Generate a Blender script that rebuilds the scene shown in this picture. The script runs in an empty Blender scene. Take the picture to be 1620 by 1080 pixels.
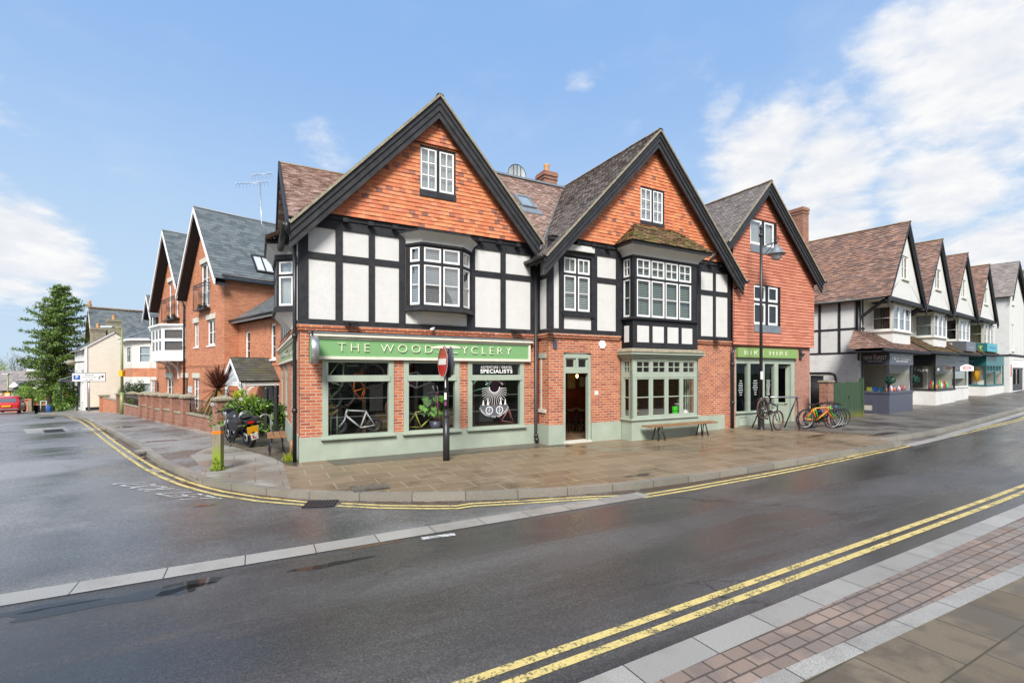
import bpy, math, random
from mathutils import Matrix, Vector
R=math.radians; rnd=random.Random(7)
scene=bpy.context.scene
# ---------------------------------------------------------------- camera, sky, sun, exposure
F,CX,CY,HC=750.,810.,589.,2.05
cam=bpy.data.cameras.new('camera'); camo=bpy.data.objects.new('camera',cam); scene.collection.objects.link(camo)
cam.sensor_width=36; cam.lens=36*F/1620; cam.shift_y=(CY-540)/1620; cam.clip_start=.05; cam.clip_end=3000
camo.location=(0,0,HC); camo.rotation_euler=(R(90),0,0); scene.camera=camo
SUN_EL,SUN_AZ=R(44),R(-176)          # azimuth measured from +Y towards +X
sd=Vector((math.sin(SUN_AZ)*math.cos(SUN_EL),math.cos(SUN_AZ)*math.cos(SUN_EL),math.sin(SUN_EL)))
sl=bpy.data.lights.new('sun','SUN'); sl.energy=4.1; sl.angle=R(20); sl.color=(1,.955,.9)
so=bpy.data.objects.new('sun',sl); scene.collection.objects.link(so); so.rotation_euler=(-sd).to_track_quat('-Z','Y').to_euler(); so.location=(0,-20,30)
world=bpy.data.worlds.new('World'); scene.world=world; world.use_nodes=True
def build_world():
    nt=world.node_tree; N=nt.nodes; L=nt.links; N.clear()
    out=N.new('ShaderNodeOutputWorld'); bg=N.new('ShaderNodeBackground'); bg.inputs[1].default_value=.13
    sky=N.new('ShaderNodeTexSky'); sky.sky_type='NISHITA'; sky.sun_disc=False; sky.sun_elevation=SUN_EL; sky.sun_rotation=SUN_AZ
    sky.air_density=1.0; sky.dust_density=.6; sky.ozone_density=1.5
    tc=N.new('ShaderNodeTexCoord')
    def math_(op,a,b=None,c=None,clamp=False):
        n=N.new('ShaderNodeMath'); n.operation=op; n.use_clamp=clamp
        for i,v in enumerate((a,b,c)):
            if v is None: continue
            if isinstance(v,(int,float)): n.inputs[i].default_value=v
            else: L.new(v,n.inputs[i])
        return n.outputs[0]
    def mapr(v,a,b,c=0.,d=1.):
        n=N.new('ShaderNodeMapRange'); n.interpolation_type='SMOOTHSTEP'
        L.new(v,n.inputs[0])
        for i,x in zip((1,2,3,4),(a,b,c,d)): n.inputs[i].default_value=x
        return n.outputs[0]
    sep=N.new('ShaderNodeSeparateXYZ'); L.new(tc.outputs['Generated'],sep.inputs[0])
    z=sep.outputs[2]
    zz=math_('ADD',math_('MAXIMUM',z,0.),.22)
    cmb=N.new('ShaderNodeCombineXYZ')
    L.new(math_('DIVIDE',sep.outputs[0],zz),cmb.inputs[0]); L.new(math_('DIVIDE',sep.outputs[1],zz),cmb.inputs[1]); L.new(math_('MULTIPLY',z,1.2),cmb.inputs[2])
    def noise(scale,detail,rough,dist=0.,off=0.):
        m=N.new('ShaderNodeMapping'); L.new(cmb.outputs[0],m.inputs[0]); m.inputs[1].default_value=(off,off*.7,off*.3)
        n=N.new('ShaderNodeTexNoise'); L.new(m.outputs[0],n.inputs['Vector']); n.inputs['Scale'].default_value=scale; n.inputs['Detail'].default_value=detail; n.inputs['Roughness'].default_value=rough; n.inputs['Distortion'].default_value=dist
        return n.outputs[0]
    nb=noise(1.7,7,.6,.25,3.1); nf=noise(6.5,5,.6,.15,9.)
    # cumulus banks: directions of the banks in the sky (px is only how they were measured)
    blobs=[(1570,110,.17,.9),(1440,80,.09,.6),(1610,210,.12,.75),(1500,298,.10,.95),(1420,290,.06,.7),(30,395,.105,1.1),(100,425,.07,.95),(-80,380,.13,1.1),(1290,285,.13,.95),(1210,250,.13,1.),(1140,180,.07,.6),(510,238,.10,.72),(925,125,.07,.55),(1320,370,.09,.9),(1130,110,.06,.35),(1010,205,.06,.35),(1300,165,.05,.5),(1580,395,.09,.8),(2100,250,.35,.9),(-500,250,.35,.9)]
    extra=[((.2,-1,.45),.75,1.1),((-.6,-.8,.5),.6,1.),((.8,-.5,.35),.6,1.1),((-.2,-.5,.9),.4,.9),((-1,-.3,.3),.5,1.)]  # unseen banks behind the camera, added to whiten reflections and neutralise the light
    acc=None
    def add(v,rad,w):
        nonlocal acc
        d=N.new('ShaderNodeVectorMath'); d.operation='DISTANCE'; L.new(nrm.outputs[0],d.inputs[0]); d.inputs[1].default_value=v.normalized()
        m=mapr(d.outputs[1],rad*1.35,rad*.05,0.,w)
        acc=m if acc is None else math_('MAXIMUM',acc,m)
    nrm=N.new('ShaderNodeVectorMath'); nrm.operation='NORMALIZE'; L.new(tc.outputs['Generated'],nrm.inputs[0])
    for (px,py,r,w) in blobs: add(Vector(((px-CX)/F,1,(CY-py)/F)),r,w)
    for v,r,w in extra: add(Vector(v),r,w)
    nn=math_('ADD',math_('MULTIPLY',nb,.68),math_('MULTIPLY',nf,.32))
    dens=math_('ADD',math_('MULTIPLY',acc,.66),math_('MULTIPLY',math_('SUBTRACT',nn,.53),1.7))
    cl=mapr(dens,.20,.55)
    wisp=mapr(nn,.48,.8,0.,.26)
    low=mapr(z,.60,.04,0.,1.)
    hz=mapr(z,.10,-.02,0.,.55)
    # mix: blue sky -> pale horizon -> clouds
    def mix(f,a,b):
        m=N.new('ShaderNodeMix'); m.data_type='RGBA'
        if isinstance(f,(int,float)): m.inputs[0].default_value=f
        else: L.new(f,m.inputs[0])
        for i,v in ((6,a),(7,b)):
            if isinstance(v,tuple): m.inputs[i].default_value=(*v,1)
            else: L.new(v,m.inputs[i])
        return m.outputs[2]
    c=mix(.85,sky.outputs[0],(1.6,2.75,4.8))
    c=mix(low,c,(2.95,3.85,4.8))
    c=mix(wisp,c,(4.3,4.55,4.9))
    c=mix(hz,c,(3.5,4.15,4.75))
    shade=mapr(nf,.35,.7)
    cc=mix(shade,(4.35,4.5,4.8),(5.15,5.15,5.15))
    c=mix(cl,c,cc)
    L.new(c,bg.inputs[0]); L.new(bg.outputs[0],out.inputs[0])
build_world()
scene.view_settings.view_transform='Standard'; scene.view_settings.look='None'; scene.view_settings.gamma=1; scene.view_settings.exposure=.55
scene.cycles.max_bounces=8; scene.cycles.transparent_max_bounces=16; scene.cycles.use_denoising=True
scene.cycles.caustics_reflective=False; scene.cycles.caustics_refractive=False
# ---------------------------------------------------------------- frames and the lie of the land
class Fr:
    """a plan frame: x along a facade, y into the building, z up"""
    def __init__(s,ox,oy,ang):
        s.o=(ox,oy); s.a=ang; s.u=(math.cos(ang),math.sin(ang)); s.v=(-math.sin(ang),math.cos(ang))
        s.M=Matrix.Translation((ox,oy,0))@Matrix.Rotation(ang,4,'Z')
    def pt(s,px,py,y=0.):
        ox=s.o[0]+s.v[0]*y; oy=s.o[1]+s.v[1]*y; k=(px-CX)/F
        t=(k*oy-ox)/(s.u[0]-k*s.u[1]); Y=oy+s.u[1]*t
        return t,HC+(CY-py)/F*Y
    def x(s,px,y=0.): return s.pt(px,CY,y)[0]
    def z(s,px,py,y=0.): return s.pt(px,py,y)[1]
    def depth(s,px,x):                      # y of a pixel column on the side plane x = const
        k=(px-CX)/F; a=s.o[0]+s.u[0]*x; b=s.o[1]+s.u[1]*x
        return (k*b-a)/(s.v[0]-k*s.v[1])
    def W(s,x,y,z=0.): return Vector((s.o[0]+s.u[0]*x+s.v[0]*y,s.o[1]+s.u[1]*x+s.v[1]*y,z))
    def loc(s,X,Y):
        dx=X-s.o[0]; dy=Y-s.o[1]; return dx*s.u[0]+dy*s.u[1],dx*s.v[0]+dy*s.v[1]
A=Fr(-4.84,10.83,math.atan2(750,1387))      # the corner shop and its neighbours
S=Fr(15.4,21.0,math.atan2(750,1042))        # the row of white shops
LF=Fr(-13.35,22.0,-math.atan2(750,830))     # the side street
WI=Matrix.Identity(4)
def sp(x): return 0. if x<-1 else ((x+1)**2/4 if x<1 else x)
def h(X,Y):
    t=(X+4.84)*.8796+(Y-10.83)*.4757; s=min(-.742*(X+4.84)+.670*(Y-10.83),70)
    return .014*min(sp(t-10),60)-.015*sp(s-2)-.024*sp(s-22)
def G(px,py,off=0.):
    kx=(px-CX)/F; kz=(CY-py)/F; f=lambda Y:HC+kz*Y-h(kx*Y,Y)-off
    Y=1.
    while f(Y)>0 and Y<250: Y+=.25
    a,b=Y-.25,Y
    for _ in range(30):
        m=(a+b)/2
        if f(m)>0: a=m
        else: b=m
    return Vector((kx*a,a,h(kx*a,a)+off))
# ---------------------------------------------------------------- material helpers
MATS={}
class NG:
    def __init__(s,name):
        s.m=bpy.data.materials.new(name); s.m.use_nodes=True; s.nt=s.m.node_tree; s.N=s.nt.nodes; s.L=s.nt.links; s.N.clear()
        s.out=s.N.new('ShaderNodeOutputMaterial'); s.b=s.N.new('ShaderNodeBsdfPrincipled'); s.L.new(s.b.outputs[0],s.out.inputs[0]); s.tc=s.N.new('ShaderNodeTexCoord'); MATS[name]=s.m
    def link(s,v,i):
        if isinstance(v,tuple): i.default_value=(*v,1) if len(v)==3 and len(i.default_value)==4 else v
        elif isinstance(v,(int,float)): i.default_value=v
        else: s.L.new(v,i)
    def noise(s,scale,detail=4,rough=.55,co='Object',dist=0.,stretch=None):
        n=s.N.new('ShaderNodeTexNoise'); v=s.tc.outputs[co]
        if stretch:
            m=s.N.new('ShaderNodeMapping'); s.L.new(v,m.inputs[0]); m.inputs[3].default_value=stretch; v=m.outputs[0]
        s.L.new(v,n.inputs['Vector']); n.inputs['Scale'].default_value=scale; n.inputs['Detail'].default_value=detail; n.inputs['Roughness'].default_value=rough; n.inputs['Distortion'].default_value=dist
        return n.outputs[0]
    def vor(s,scale,co='Object',out='Distance'):
        n=s.N.new('ShaderNodeTexVoronoi'); s.L.new(s.tc.outputs[co],n.inputs['Vector']); n.inputs['Scale'].default_value=scale; return n.outputs[out]
    def mr(s,v,a,b,c=0.,d=1.,smooth=False):
        n=s.N.new('ShaderNodeMapRange'); s.link(v,n.inputs[0])
        if smooth: n.interpolation_type='SMOOTHSTEP'
        for i,x in zip((1,2,3,4),(a,b,c,d)): n.inputs[i].default_value=x
        return n.outputs[0]
    def mt(s,op,a,b=0.):
        n=s.N.new('ShaderNodeMath'); n.operation=op; s.link(a,n.inputs[0]); s.link(b,n.inputs[1]); return n.outputs[0]
    def mix(s,f,a,b,mode='MIX'):
        m=s.N.new('ShaderNodeMix'); m.data_type='RGBA'; m.blend_type=mode; s.link(f,m.inputs[0]); s.link(a,m.inputs[6]); s.link(b,m.inputs[7]); return m.outputs[2]
    def ramp(s,f,stops,const=False):
        n=s.N.new('ShaderNodeValToRGB'); s.link(f,n.inputs[0]); e=n.color_ramp.elements
        if const: n.color_ramp.interpolation='CONSTANT'
        while len(e)<len(stops): e.new(.5)
        for el,(p,c) in zip(e,stops): el.position=p; el.color=(*c,1)
        return n.outputs[0]
    def brick(s,bw,rh,ms,off=.5,co='UV',smooth=.1):
        n=s.N.new('ShaderNodeTexBrick'); s.L.new(s.tc.outputs[co],n.inputs['Vector']); n.offset=off
        n.inputs['Color1'].default_value=(0,0,0,1); n.inputs['Color2'].default_value=(1,1,1,1); n.inputs['Mortar'].default_value=(.5,.5,.5,1)
        n.inputs['Scale'].default_value=1; n.inputs['Mortar Size'].default_value=ms; n.inputs['Mortar Smooth'].default_value=smooth; n.inputs['Bias'].default_value=0
        n.inputs['Brick Width'].default_value=bw; n.inputs['Row Height'].default_value=rh
        return n.outputs['Color'],n.outputs['Fac']
    def attr(s,name):
        n=s.N.new('ShaderNodeAttribute'); n.attribute_name=name; return n.outputs['Fac']
    def bump(s,hgt,strength=.5,dist=.01,prev=None):
        n=s.N.new('ShaderNodeBump'); n.inputs['Strength'].default_value=strength; n.inputs['Distance'].default_value=dist; s.link(hgt,n.inputs['Height'])
        if prev is not None: s.L.new(prev,n.inputs['Normal'])
        return n.outputs[0]
    def fin(s,col=None,rough=None,norm=None,metal=None,spec=None):
        if col is not None: s.link(col,s.b.inputs['Base Color'])
        if rough is not None: s.link(rough,s.b.inputs['Roughness'])
        if norm is not None: s.L.new(norm,s.b.inputs['Normal'])
        if metal is not None: s.link(metal,s.b.inputs['Metallic'])
        if spec is not None: s.link(spec,s.b.inputs['Specular IOR Level'])
        return s.m
def plain(name,c,rough=.5,var=.12,scale=6.,bump=.0,metal=0.,bscale=60.,spec=None):
    g=NG(name); n=g.noise(scale,5,.6); k=tuple(x*(1-var) for x in c); l=tuple(min(1,x*(1+var)) for x in c)
    col=g.mix(g.mr(n,.3,.7),k,l); nm=None
    if bump: nm=g.bump(g.noise(bscale,3,.6),bump,.006)
    return g.fin(col,g.mr(n,.3,.7,max(0,rough-.06),min(1,rough+.06)),nm,metal,spec)
def brickmat(name,stops,mortar,bw=.225,rh=.075,ms=.009,rough=.8,stain=.25,bump=.6,soot=(.09,.05,.035),eff=.0):
    g=NG(name); c,f=g.brick(bw,rh,ms); col=g.ramp(c,stops)
    col=g.mix(g.mr(g.noise(35,4,.7),.35,.75,0,.35),col,tuple(x*.62 for x in stops[1][1]))
    mc=g.mix(g.mr(g.noise(2.2,4),.35,.7),mortar,tuple(x*.62 for x in mortar))
    col=g.mix(f,col,mc)
    col=g.mix(g.mr(g.noise(.55,5,.6),.48,.78,0,stain),col,soot)
    if eff: col=g.mix(g.mr(g.noise(1.7,6,.7),.62,.75,0,eff),col,(.62,.55,.48))
    hh=g.mt('ADD',g.mt('MULTIPLY',f,-1.),g.mt('MULTIPLY',g.noise(90,3,.6),.35))
    return g.fin(col,rough,g.bump(hh,bump,.008))
def tilemat(name,stops,rough=.75,moss=None,mossamt=.0,streak=.3,dark=(.05,.035,.03),bump=.25):
    g=NG(name); col=g.ramp(g.attr('tint'),stops)
    col=g.mix(g.mr(g.noise(28,4,.7),.3,.75,0,.45),col,tuple(x*.55 for x in stops[len(stops)//2][1]))
    col=g.mix(g.mr(g.noise(.8,5,.65),.45,.8,0,streak),col,dark)
    if moss: col=g.mix(g.mr(g.noise(2.3,6,.75),.62-mossamt*.2,.74-mossamt*.15,0,.9),col,moss)
    return g.fin(col,rough,g.bump(g.noise(70,3),bump,.006))
def glassmat(name,tint=(.9,.95,.93),fmin=.10,fmax=.9,wob=.02):
    g=NG(name); g.N.remove(g.b)
    lw=g.N.new('ShaderNodeLayerWeight'); lw.inputs[0].default_value=.18
    t=g.N.new('ShaderNodeBsdfTransparent'); t.inputs[0].default_value=(*tint,1)
    gl=g.N.new('ShaderNodeBsdfGlossy'); gl.inputs['Roughness'].default_value=.015; gl.inputs[0].default_value=(1,1,1,1)
    nb=g.bump(g.noise(1.6,2,.5),wob,.05); g.L.new(nb,gl.inputs['Normal'])
    mx=g.N.new('ShaderNodeMixShader'); g.L.new(g.mr(lw.outputs['Fresnel'],0,1,fmin,fmax),mx.inputs[0]); g.L.new(t.outputs[0],mx.inputs[1]); g.L.new(gl.outputs[0],mx.inputs[2]); g.L.new(mx.outputs[0],g.out.inputs[0])
    return g.m
def emat(name,c,st):
    g=NG(name); g.fin((.8,.8,.8)); g.link(c,g.b.inputs['Emission Color']); g.b.inputs['Emission Strength'].default_value=st; return g.m
def make_mats():
    brickmat('brick_shop',[(0,(.30,.075,.038)),(.3,(.42,.105,.045)),(.55,(.49,.14,.058)),(.8,(.54,.18,.075)),(1,(.36,.09,.045))],(.56,.43,.33),stain=.22,eff=.55)
    brickmat('brick_house',[(0,(.44,.14,.065)),(.4,(.54,.19,.085)),(.75,(.63,.245,.115)),(1,(.50,.18,.10))],(.40,.25,.17),stain=.16)
    brickmat('brick_hire',[(0,(.28,.10,.075)),(.5,(.42,.17,.115)),(1,(.34,.13,.095))],(.50,.38,.30),stain=.1)
    brickmat('brick_pier',[(0,(.20,.075,.05)),(.5,(.36,.14,.085)),(1,(.28,.11,.075))],(.32,.25,.19),stain=.45)
    brickmat('brick_white',[(0,(.66,.66,.63)),(.5,(.78,.78,.75)),(1,(.72,.72,.69))],(.66,.66,.63),ms=.006,stain=.16,soot=(.3,.27,.2),bump=.5)
    brickmat('brick_cream',[(0,(.78,.73,.60)),(.5,(.84,.79,.66)),(1,(.81,.76,.63))],(.76,.71,.58),ms=.004,stain=.04,soot=(.35,.3,.2),bump=.3)
    tilemat('tile_hung',[(0,(.17,.085,.075)),(.05,(.34,.13,.09)),(.10,(.58,.165,.075)),(.5,(.68,.215,.092)),(.85,(.75,.29,.13)),(1,(.58,.23,.135))],streak=.10)
    tilemat('tile_hung_new',[(0,(.46,.15,.09)),(.5,(.55,.20,.125)),(1,(.62,.245,.155))],streak=.08)
    tilemat('tile_roof',[(0,(.26,.175,.145)),(.3,(.36,.245,.20)),(.65,(.44,.31,.255)),(1,(.52,.39,.33))],moss=(.10,.085,.03),mossamt=.1,streak=.3)
    tilemat('tile_roof_old',[(0,(.19,.165,.15)),(.4,(.25,.215,.195)),(.75,(.30,.26,.235)),(1,(.35,.31,.28))],moss=(.085,.075,.03),mossamt=.15,streak=.35,rough=.6)
    tilemat('tile_roof_red',[(0,(.15,.11,.095)),(.25,(.22,.14,.115)),(.55,(.28,.165,.125)),(.85,(.34,.19,.13)),(1,(.40,.26,.20))],moss=(.10,.085,.03),mossamt=.1,streak=.45)
    tilemat('tile_moss',[(0,(.10,.06,.04)),(.4,(.20,.10,.06)),(.7,(.27,.15,.09)),(1,(.33,.22,.12))],moss=(.13,.11,.03),mossamt=1.1,streak=.3)
    tilemat('slate',[(0,(.085,.10,.105)),(.5,(.13,.15,.155)),(1,(.175,.195,.195))],moss=(.13,.14,.10),mossamt=.1,streak=.15,rough=.45)
    tilemat('slate_moss',[(0,(.055,.05,.042)),(.5,(.085,.08,.066)),(1,(.12,.112,.092))],moss=(.085,.085,.03),mossamt=.6,streak=.3,rough=.6)
    tilemat('ridge_tile',[(0,(.20,.13,.07)),(.5,(.28,.18,.09)),(1,(.34,.22,.12))],moss=(.17,.13,.03),mossamt=.5,streak=.3)
    g=NG('plaster'); n=g.noise(3,5,.6); c=g.mix(g.mr(n,.3,.7),(.59,.585,.568),(.64,.635,.62)); c=g.mix(g.mr(g.noise(1.6,6,.75,stretch=(2.2,2.2,.22)),.56,.78,0,.30),c,(.40,.375,.33)); g.fin(c,.85,g.bump(g.mt('ADD',g.noise(38,4,.7),g.mt('MULTIPLY',g.noise(9,3),.6)),1.,.008),spec=.25)
    plain('plaster_cream',(.60,.585,.53),.85,.10,4,.5,bscale=60)
    g=NG('plaster_white'); c=g.mix(g.mr(g.noise(2.2,6,.7),.5,.8,0,.55),(.64,.64,.62),(.42,.40,.36)); c=g.mix(g.mr(g.noise(.7,5,.7,stretch=(1,1,.25)),.55,.8,0,.4),c,(.42,.38,.31)); g.fin(c,.8,g.bump(g.noise(35,4),.4,.008))
    g=NG('timber_black'); n=g.noise(7,5,.7,stretch=(1,1,1)); c=g.mix(g.mr(n,.35,.75),(.018,.0185,.022),(.036,.036,.040)); c=g.mix(g.mr(g.noise(26,5,.8),.66,.74,0,.35),c,(.13,.125,.12)); g.fin(c,g.mr(n,.3,.7,.45,.7),g.bump(g.noise(30,4,.7),.5,.006),spec=.25)
    plain('board_black',(.034,.0345,.038),.45,.3,5,.3,bscale=14,spec=.3)
    plain('white_paint',(.80,.80,.79),.4,.04,8)
    plain('cream_trim',(.66,.64,.54),.45,.08,6)
    plain('sage',(.335,.39,.315),.5,.07,3,.1)
    plain('sage_plinth',(.33,.38,.305),.65,.12,1.6,.3)
    plain('sign_green',(.175,.36,.15),.45,.04,2)
    plain('sign_green_hire',(.21,.34,.10),.45,.04,2)
    plain('sign_green_dull',(.26,.36,.17),.5,.05,2)
    plain('lettering',(.85,.80,.66),.4,.02,3)
    plain('lettering_white',(.85,.85,.83),.5,.02,3)
    plain('lettering_grey',(.30,.29,.27),.6,.05,3)
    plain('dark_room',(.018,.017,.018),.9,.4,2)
    plain('room_wood',(.10,.058,.03),.7,.3,3)
    plain('room_red',(.20,.045,.02),.8,.3,3)
    plain('room_pale',(.42,.40,.36),.8,.1,2)
    plain('wood_floor',(.12,.075,.045),.5,.3,4)
    plain('lead',(.21,.24,.27),.5,.18,5,metal=.3)
    plain('stone_cap',(.27,.24,.17),.9,.3,8,.6,bscale=40)
    plain('stone_pale',(.56,.53,.45),.85,.08,4,.3)
    plain('terracotta',(.50,.27,.12),.8,.12,9)
    plain('blind_or_backing',(.50,.52,.52),.6,.04,4)
    plain('blind_green',(.30,.36,.34),.5,.05,4)
    plain('net_curtain',(.46,.50,.52),.9,.1,6)
    plain('curtain_tan',(.36,.29,.15),.9,.25,5)
    plain('curtain_brown',(.13,.085,.06),.9,.3,5)
    plain('metal_black',(.02,.02,.022),.38,.25,20)
    plain('metal_grey',(.42,.43,.44),.38,.1,10,metal=.8)
    plain('galvanised',(.46,.48,.49),.42,.15,14,metal=.7)
    plain('steel_dark',(.06,.062,.065),.35,.2,10,metal=.6)
    plain('rubber',(.018,.018,.019),.75,.2,20)
    plain('tan_wall',(.28,.13,.07),.75,.15,20)
    plain('tyre_brown',(.085,.04,.032),.75,.2,20)
    for n,c in dict(orange=(.78,.18,.01),lime=(.06,.62,.03),silver=(.58,.60,.62),pale_green=(.42,.55,.33),yellow_green=(.42,.44,.10),mint=(.28,.62,.48),white=(.78,.78,.76),black=(.02,.02,.022),purple=(.22,.04,.17),pink=(.45,.16,.17),blue=(.03,.12,.42),red=(.42,.012,.02),yellow=(.75,.45,.01),cyan=(.05,.36,.42),olive_post=(.20,.23,.09),charcoal=(.072,.075,.105),teal=(.02,.14,.15),slate_grey=(.10,.11,.13),cardboard=(.34,.22,.10)).items(): plain('paint_'+n,c,.35,.06,8)
    plain('plate_yellow',(.85,.42,.01),.4,.03,5)
    g=NG('car_red'); g.fin((.48,.012,.022),.25); g.b.inputs['Coat Weight'].default_value=1; g.b.inputs['Coat Roughness'].default_value=.05
    plain('car_glass',(.03,.04,.045),.08,.1,3)
    plain('chrome',(.62,.63,.64),.18,.05,6,metal=1)
    plain('tail_red',(.5,.01,.01),.25,.1,6)
    g=NG('wood_bench'); n=g.noise(5,6,.65,stretch=(1,9,9)); g.fin(g.ramp(n,[(.25,(.09,.045,.022)),(.5,(.24,.125,.055)),(.75,(.38,.22,.10))]),.5,g.bump(n,.3,.004))
    g=NG('wood_post'); n=g.noise(6,6,.7,stretch=(4,4,.5)); c=g.ramp(n,[(.25,(.13,.11,.075)),(.7,(.29,.25,.17))])
    sepz=g.N.new('ShaderNodeSeparateXYZ'); g.L.new(g.tc.outputs['Object'],sepz.inputs[0])
    mo=g.mt('ADD',sepz.outputs[2],g.mt('MULTIPLY',g.mt('SUBTRACT',g.noise(9,5,.7),.5),.5)); c=g.mix(g.mr(mo,.60,.30),c,(.20,.27,.025)); g.fin(c,.9,g.bump(n,.4,.006))
    g=NG('wood_green'); n=g.noise(5,5,.65,stretch=(5,5,.4)); c=g.ramp(n,[(.3,(.018,.042,.02)),(.7,(.045,.088,.042))]); sz=g.N.new('ShaderNodeSeparateXYZ'); g.L.new(g.tc.outputs['Object'],sz.inputs[0]); c=g.mix(g.mr(g.mt('ADD',sz.outputs[2],g.mt('MULTIPLY',g.noise(5,5,.7),.5)),.62,.25,0,.8),c,(.17,.16,.015)); g.fin(c,.75)
    glassmat('glass_shop',(.95,.97,.96),.025,.45); glassmat('glass_window',(.86,.9,.9),.26,.9); glassmat('glass_dim',(.8,.86,.85),.07,.8); glassmat('glass_far',(.8,.85,.85),.1,.9)
    # leaves
    def leaf(name,a,b,rough=.5):
        g=NG(name); c=g.mix(g.attr('tint'),a,b); g.fin(c,rough)
        g.b.inputs['Subsurface Weight'].default_value=0
        tr=g.N.new('ShaderNodeBsdfTranslucent'); g.L.new(c,tr.inputs[0]); mx=g.N.new('ShaderNodeMixShader'); mx.inputs[0].default_value=.25
        g.L.new(g.b.outputs[0],mx.inputs[1]); g.L.new(tr.outputs[0],mx.inputs[2]); g.L.new(mx.outputs[0],g.out.inputs[0])
    leaf('leaf_conifer',(.06,.125,.026),(.22,.32,.06)); leaf('leaf_hedge',(.10,.22,.04),(.34,.50,.08)); leaf('leaf_laurel',(.035,.10,.018),(.22,.36,.05),.35); leaf('leaf_lime',(.22,.30,.01),(.52,.60,.03)); leaf('leaf_dark',(.02,.045,.014),(.07,.12,.03)); leaf('leaf_red',(.055,.018,.014),(.20,.065,.035)); leaf('leaf_dead',(.30,.17,.06),(.42,.27,.10)); leaf('leaf_bright',(.05,.16,.015),(.16,.42,.03)); leaf('leaf_teal',(.01,.05,.035),(.04,.15,.10)); leaf('leaf_scrub',(.16,.115,.06),(.27,.20,.10)); leaf('leaf_moss',(.10,.16,.01),(.26,.34,.02))
    plain('bark',(.095,.075,.055),.9,.3,8,.5,bscale=20); plain('bark_pale',(.17,.15,.125),.9,.2,8)
    plain('earth',(.07,.05,.03),.95,.4,6,.5)
    # wet ground
    def asphalt(name,lo,hi,wlo,whi,rdry,rwet,psc,stretch=None,chip=.45):
        g=NG(name); v=g.vor(95); n=g.noise(170,4,.8); chipc=g.mix(g.mr(n,.42,.62),lo,hi)
        ch2=g.vor(85,out='Color'); sx=g.N.new('ShaderNodeSeparateXYZ'); g.L.new(ch2,sx.inputs[0])
        chipc=g.mix(g.mr(sx.outputs[0],.62,.9,0,chip),chipc,tuple(x*2.1 for x in hi)); chipc=g.mix(g.mr(sx.outputs[1],.8,.95,0,chip),chipc,(.16,.115,.08))
        wet=g.mr(g.noise(psc,5,.6,stretch=stretch,dist=.4),wlo,whi,0,1,True)
        big=g.mr(g.noise(.35,4,.6),.35,.7)
        col=g.mix(big,chipc,g.mix(.5,chipc,(.0,.0,.0)))
        col=g.mix(g.mr(g.noise(1.1,6,.7),.6,.8,0,.25),col,(.09,.06,.04))
        col=g.mix(g.mt('MULTIPLY',wet,.55),col,(.012,.012,.013))
        vc=g.N.new('ShaderNodeTexVoronoi'); vc.feature='DISTANCE_TO_EDGE'; vc.inputs['Scale'].default_value=.42; vm=g.N.new('ShaderNodeVectorMath'); vm.operation='ADD'; nn=g.N.new('ShaderNodeTexNoise'); g.L.new(g.tc.outputs['Object'],nn.inputs['Vector']); nn.inputs['Scale'].default_value=1.3; nn.inputs['Detail'].default_value=6; nn.inputs['Roughness'].default_value=.7; g.L.new(g.tc.outputs['Object'],vm.inputs[0]); g.L.new(nn.outputs['Color'],vm.inputs[1]); g.L.new(vm.outputs[0],vc.inputs['Vector'])
        crk=g.mt('MULTIPLY',g.mr(vc.outputs['Distance'],.004,.010,1.,0.),g.mr(g.noise(.31,3),.52,.6)); col=g.mix(g.mt('MULTIPLY',crk,.75),col,(.008,.008,.008))
        rr=g.mr(wet,0,1,rdry,rwet)
        hh=g.mt('ADD',v,g.mt('MULTIPLY',n,.8)); b=g.N.new('ShaderNodeBump'); b.inputs['Distance'].default_value=.004; g.link(hh,b.inputs['Height']); g.link(g.mr(wet,0,1,.75,.2),b.inputs['Strength'])
        return g.fin(col,rr,b.outputs[0],spec=.5)
    asphalt('asphalt_main',(.038,.0365,.035),(.15,.143,.135),.36,.60,.42,.16,1.0,(.13,1.,1),.25)
    asphalt('asphalt_side',(.12,.12,.12),(.32,.32,.315),.40,.62,.44,.20,.33,(.7,1,1),.4)
    asphalt('tarmac_side',(.16,.152,.142),(.34,.325,.305),.45,.62,.5,.24,.9)
    asphalt('tarmac_path',(.085,.076,.064),(.20,.18,.155),.45,.6,.5,.28,.9)
    asphalt('tarmac_brown',(.08,.066,.05),(.18,.155,.12),.45,.6,.5,.3,1.1)
    def slabs(name,stops,joint,bw,rh,ms,wet=(.42,.6),rdry=.55,rwet=.12,stain=(.05,.035,.02),psc=.75,off=.5,bump=.35,spec=.5):
        g=NG(name)
        c,f=g.brick(bw,rh,ms,off); col=g.ramp(c,stops)
        col=g.mix(g.mr(g.noise(60,4,.7),.3,.7,0,.4),col,tuple(x*.5 for x in stops[0][1]))
        w=g.mr(g.mt('ADD',g.noise(psc,5,.62,dist=.3),g.mt('MULTIPLY',g.mt('SUBTRACT',c,.5),.10)),wet[0],wet[1],0,1,True)
        col=g.mix(g.mt('MULTIPLY',w,.72),col,stain)
        col=g.mix(g.mt('MULTIPLY',f,.8),col,joint)
        hh=g.mt('ADD',g.mt('MULTIPLY',f,-1.),g.mt('MULTIPLY',g.noise(120,3,.6),.25))
        return g.fin(col,g.mr(w,0,1,rdry,rwet),g.bump(hh,bump,.006),spec=spec)
    slabs('slabs_brown',[(0,(.195,.142,.088)),(.5,(.23,.169,.106)),(1,(.265,.198,.128))],(.33,.255,.165),.75,.5,.012,stain=(.105,.072,.042),psc=.8,wet=(.44,.66),rwet=.21)
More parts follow.
